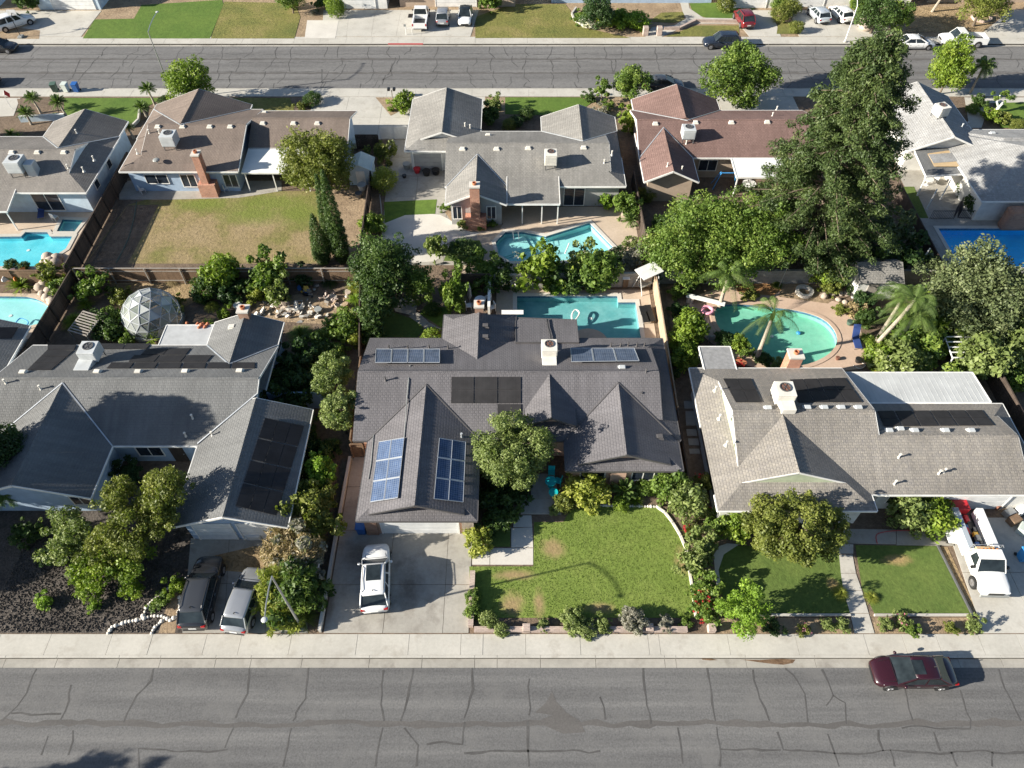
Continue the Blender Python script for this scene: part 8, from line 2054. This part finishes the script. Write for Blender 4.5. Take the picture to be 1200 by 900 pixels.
# rubble and stones
def stones(name, pts, r, mat, label, cat='stones', seed=1, parts='stone'):
    rs = random.Random(seed); p0 = W(*pts[0]); t = thing(name, (p0.x, p0.y, 0), label, cat)
    for i, (a, b_) in enumerate(pts):
        p = W(a, b_); s = r * rs.uniform(.75, 1.25); m = MB(); m.sphere((p.x, p.y, s * .35), s, 7, 4, rs.uniform(.55, .8)); m.build(parts, mat, t, smooth=True)
    return t
def along(pts, step):
    out = []; P = [Vector(p) for p in pts]
    for a, b in zip(P, P[1:]):
        n = max(1, int((b - a).length / step)); out += [tuple(a.lerp(b, k / n)) for k in range(n)]
    return out + [tuple(P[-1])]
stones('white_stone_ring', along([(127, 742), (132, 735), (148, 729), (165, 726), (178, 722), (190, 722), (200, 727), (208, 722), (212, 712), (211, 700)], 3.6), .14, 'white_stone', 'row of white stones curling through the black gravel toward the black wagon', 'stone edging', 1)
stones('white_stone_ring', along([(168, 722), (172, 712), (180, 704), (190, 696), (197, 690)], 3.6), .14, 'white_stone', 'row of white stones on the upper left of the planted ring', 'stone edging', 2)
stones('white_stone_ring', along([(178, 742), (182, 735), (190, 728)], 3.4), .13, 'white_stone', 'short row of white stones ending at the sidewalk', 'stone edging', 3)
stones('scalloped_edging', along([(668, 592.5), (700, 592.5), (735, 593), (770, 594)], 3.4), .12, 'white_stone', 'white scalloped stones along the top of the front lawn', 'stone edging', 4)
b = thing('white_edging', W(770, 594), 'white curved edging along the right side of the front lawn', 'edging')
pp = [W(a, c_) for a, c_ in ((770, 595), (779, 601), (788, 613), (797, 628), (804, 645), (808, 672), (811, 690), (813, 706), (815, 724))]
for a, c_ in zip(pp, pp[1:]):
    m = MB(); d_ = (c_ - a).normalized() * .02; m.beam(a + d_ + Vector((0, 0, .06)), c_ - d_ + Vector((0, 0, .06)), .16, .16); m.build('edging_block', 'white_stone', b)
stones('rock_pile', [(57, 303), (61, 309), (68, 305), (52, 309), (66, 311), (60, 315)], .55, 'stone', 'brown boulders at the lower corner of the bright blue pool', 'rocks', 5)
stones('rock_pile', [(53, 335), (58, 342), (50, 345), (56, 350), (62, 355), (64, 347), (48, 338), (65, 362), (60, 352)], .5, 'stone', 'pale boulders at the rounded end of the pale turquoise pool', 'rocks', 6)
stones('rock_pile', [(955, 330), (962, 334), (975, 345), (985, 345), (990, 355), (982, 352), (992, 345), (950, 331), (965, 348)], .38, 'stone', 'scattered stones at the edge of the sand court', 'rocks', 7)
stones('rock_pile', [(1010, 27), (1018, 30), (1024, 26), (1014, 34), (1028, 31), (1040, 36)], .9, 'stone', 'large pale boulders across the street at the top of the giant tree', 'rocks', 8)
def rubble(x0, x1, y0, y1, n, mats, label, seed):
    rs = random.Random(seed); p0 = W((x0 + x1) / 2, (y0 + y1) / 2); t = thing('rubble_heap', p0, label, 'rubble')
    for i in range(n):
        p = W(rs.gauss((x0 + x1) / 2, (x1 - x0) / 3.4), rs.gauss((y0 + y1) / 2, (y1 - y0) / 3.4)); s = rs.choice((.12, .16, .22, .3, .42)); k = rs.uniform(.3, .9); b = MB()
        q = [(s * math.cos(a * 1.05) * rs.uniform(.6, 1.2), s * k * math.sin(a * 1.05) * rs.uniform(.6, 1.2)) for a in range(6)]
        b.prism(q, 0, s * rs.uniform(.2, .8)); o = b.build('rubble_piece', rs.choice(mats), t, True); o.location = (p.x - p0.x, p.y - p0.y, rs.uniform(0, .2)); o.rotation_euler = (rs.uniform(-.6, .6), rs.uniform(-.6, .6), rs.uniform(0, 6))
rubble(308, 382, 356, 373, 90, ['white_stone', 'white_stone', 'stone', 'ac_cream', 'concrete_old', 'plastic_grey'], 'heap of pale rubble and bags behind the left house', 9)
rubble(376, 416, 343, 362, 40, ['stone', 'block_pink', 'soil_tan', 'wood_grey', 'white_stone'], 'pinkish rubble right of the pale heap', 10)
rubble(352, 372, 332, 350, 22, ['plastic_blue', 'yellow', 'black_trim', 'wood_grey', 'plastic_grey'], 'dark jumble of odds and ends in the fence shade behind the rubble', 12)
o = stones('brick_heap', [(220 + (i * 23) % 24, 377 + (i * 7) % 6) for i in range(14)], .14, 'terracotta', 'little heap of red pieces on the grey flat roof', 'bricks', 11); 
o.location = Vector(o.location) + W(232, 381, 2.69) - W(232, 379, 0)
for px, py, s, mat, lb in ((1188, 590, .5, 'wood_tan', 'upper brown box in the clutter right of the service truck'), (1195, 600, .4, 'plastic_white', 'white box in the clutter right of the service truck'), (1175, 588, .45, 'plastic_grey', 'grey cabinet in the clutter right of the service truck'), (1180, 603, .35, 'metal', 'metal drum in the clutter right of the service truck'), (1186, 612, .4, 'wood_brown', 'brown crate in the clutter right of the service truck'), (1196, 622, .4, 'plastic_pale', 'pale crate above the blue bin at the right edge'), (1197, 582, .5, 'wood_tan', 'tan plank stack at the right edge under the eaves'), (1168, 594, .3, 'rust', 'rusty box next to the grey cabinet')):
    o = MB().box(-s, s, -s * .7, s * .7, 0, s * 1.4).rot(px % 3 * .4).build('storage_box', mat, bevel=.03); o.location = W(px, py, .03); o.location.z = .03; tag(o, lb, 'box')
p = W(1139, 596, .03); o = MB().box(-.6, .6, -.5, .5, 0, 1.3).build('tool_cabinet', 'red_paint', bevel=.04); o.location = (p.x, 26.9, .03) if False else (31.1, 26.6 - .7 + .0, .03); tag(o, 'red tool cabinet between the service truck and the white garage', 'cabinet')
for px, py, s, mat, lb in ((284, 625, .5, 'plastic_pale', 'covered pale bundle in the left garage opening'), (300, 630, .55, 'ac_grey', 'grey covered motor bike shape before the left garage'), (270, 620, .7, 'tarp_blue', 'blue tarpaulin hanging in the left garage front'), (340, 634, .4, 'plastic_white', 'white bucket under the dry bushes')):
    o = MB().box(-s, s, -s * .5, s * .5, 0, s * 1.2).build('bundle', mat, bevel=.12); o.location = W(px, py, .03); o.location.z = .03; tag(o, lb, 'bundle')
for px, py, s, mat, lb in ((477, 197, .45, 'plastic_grey', 'dark bin at the left of the grey garage rear'), (489, 202, .4, 'red_paint', 'red toy car in the grey concrete yard'), (500, 205, .45, 'black_trim', 'left black bundle in the grey concrete yard'), (511, 204, .45, 'black_trim', 'right black bundle in the grey concrete yard'), (474, 208, .25, 'black_trim', 'small black pot in the grey concrete yard'), (416, 172, .6, 'plastic_pale', 'pale blue box beside the round dark tree'), (421, 231, .4, 'metal_dark', 'dark wheelbarrow below the small blue shed'), (425, 222, .5, 'ac_grey', 'grey box in front of the small blue shed'), (280, 362, .4, 'plastic_white', 'white bucket behind the left house chimney'), (995, 380, .3, 'plastic_green', 'green pot at the right end of the kidney pool'), (865, 425, .3, 'terracotta', 'left terracotta pot by the small flat shingle roof'), (870, 428, .3, 'terracotta', 'right terracotta pot by the small flat shingle roof'), (981, 421, .2, 'rust', 'small brown pot at the near edge of the kidney pool'), (1005, 424, .3, 'black_trim', 'black kettle grill near the coiled hose')):
    b = MB(); b.cyl(0, 0, 0, s * 1.3, s * .7, 10, s); o = b.build('garden_item', mat, bevel=.03); o.location = W(px, py, .03); o.location.z = .03; tag(o, lb, 'garden item')
o = MB().slab(up([(-.5, -1.0, .05), (.6, -.8, .05), (1.0, .6, 1.0), (.1, .7, 1.0)]), .05).build('kayak_slide', 'yellow', bevel=.02); o.location = W(1025, 433, 0); tag(o, 'yellow slide behind the white patio roof', 'slide')
o = MB().beam((0, 0, 0), (.5, .6, 4.2), .06, .06).build('leaning_pole', 'metal'); o.location = W(912, 338); tag(o, 'thin grey pole leaning beside the orange bank', 'pole')
o = MB().beam((0, 0, 0), (.6, .4, 3.6), .12, .05).build('leaning_board', 'plastic_white'); o.location = W(1064, 330); tag(o, 'white pole rising among the queen palm fronds', 'pole')
t = thing('white_gnarled_tree', W(1166, 132), 'small gnarled tree with white painted trunk at the upper right', 'tree'); b = MB(); b.tube([(0, 0, 0), (.1, 0, .8), (.6, .2, 1.4)], [.2, .16, .1], 7); b.tube([(.05, 0, .7), (-.4, .1, 1.3), (-.3, .3, 2.0)], [.14, .1, .06], 6); b.build('trunk', 'trim_white', t, True); leaf_object('crown', crown_lumps(1.1, 1.0, .5, 10, 9, .3, 2.0), 900, .2, 'leaf_green', t, 9)
t = thing('bare_tree', W(1092, 14), 'leaning bare trunk in the straw coloured yard at the top right', 'tree'); b = MB(); b.tube([(0, 0, 0), (.4, 0, 1.6), (1.2, .2, 3.4)], [.2, .15, .08], 7); b.tube([(.4, 0, 1.6), (-.2, .3, 3.0)], [.1, .05], 6); b.build('trunk', 'palm_bark', t, True); leaf_object('crown', [(1.4, .3, 3.8, .9), (-.2, .4, 3.3, .7)], 900, .22, 'leaf_olive', t, 9)
b = MB(); b.prism([tuple(p_) for p_ in WL([(1040, 765), (1049, 765), (1049, 768), (1040, 768)])], .0, .027)
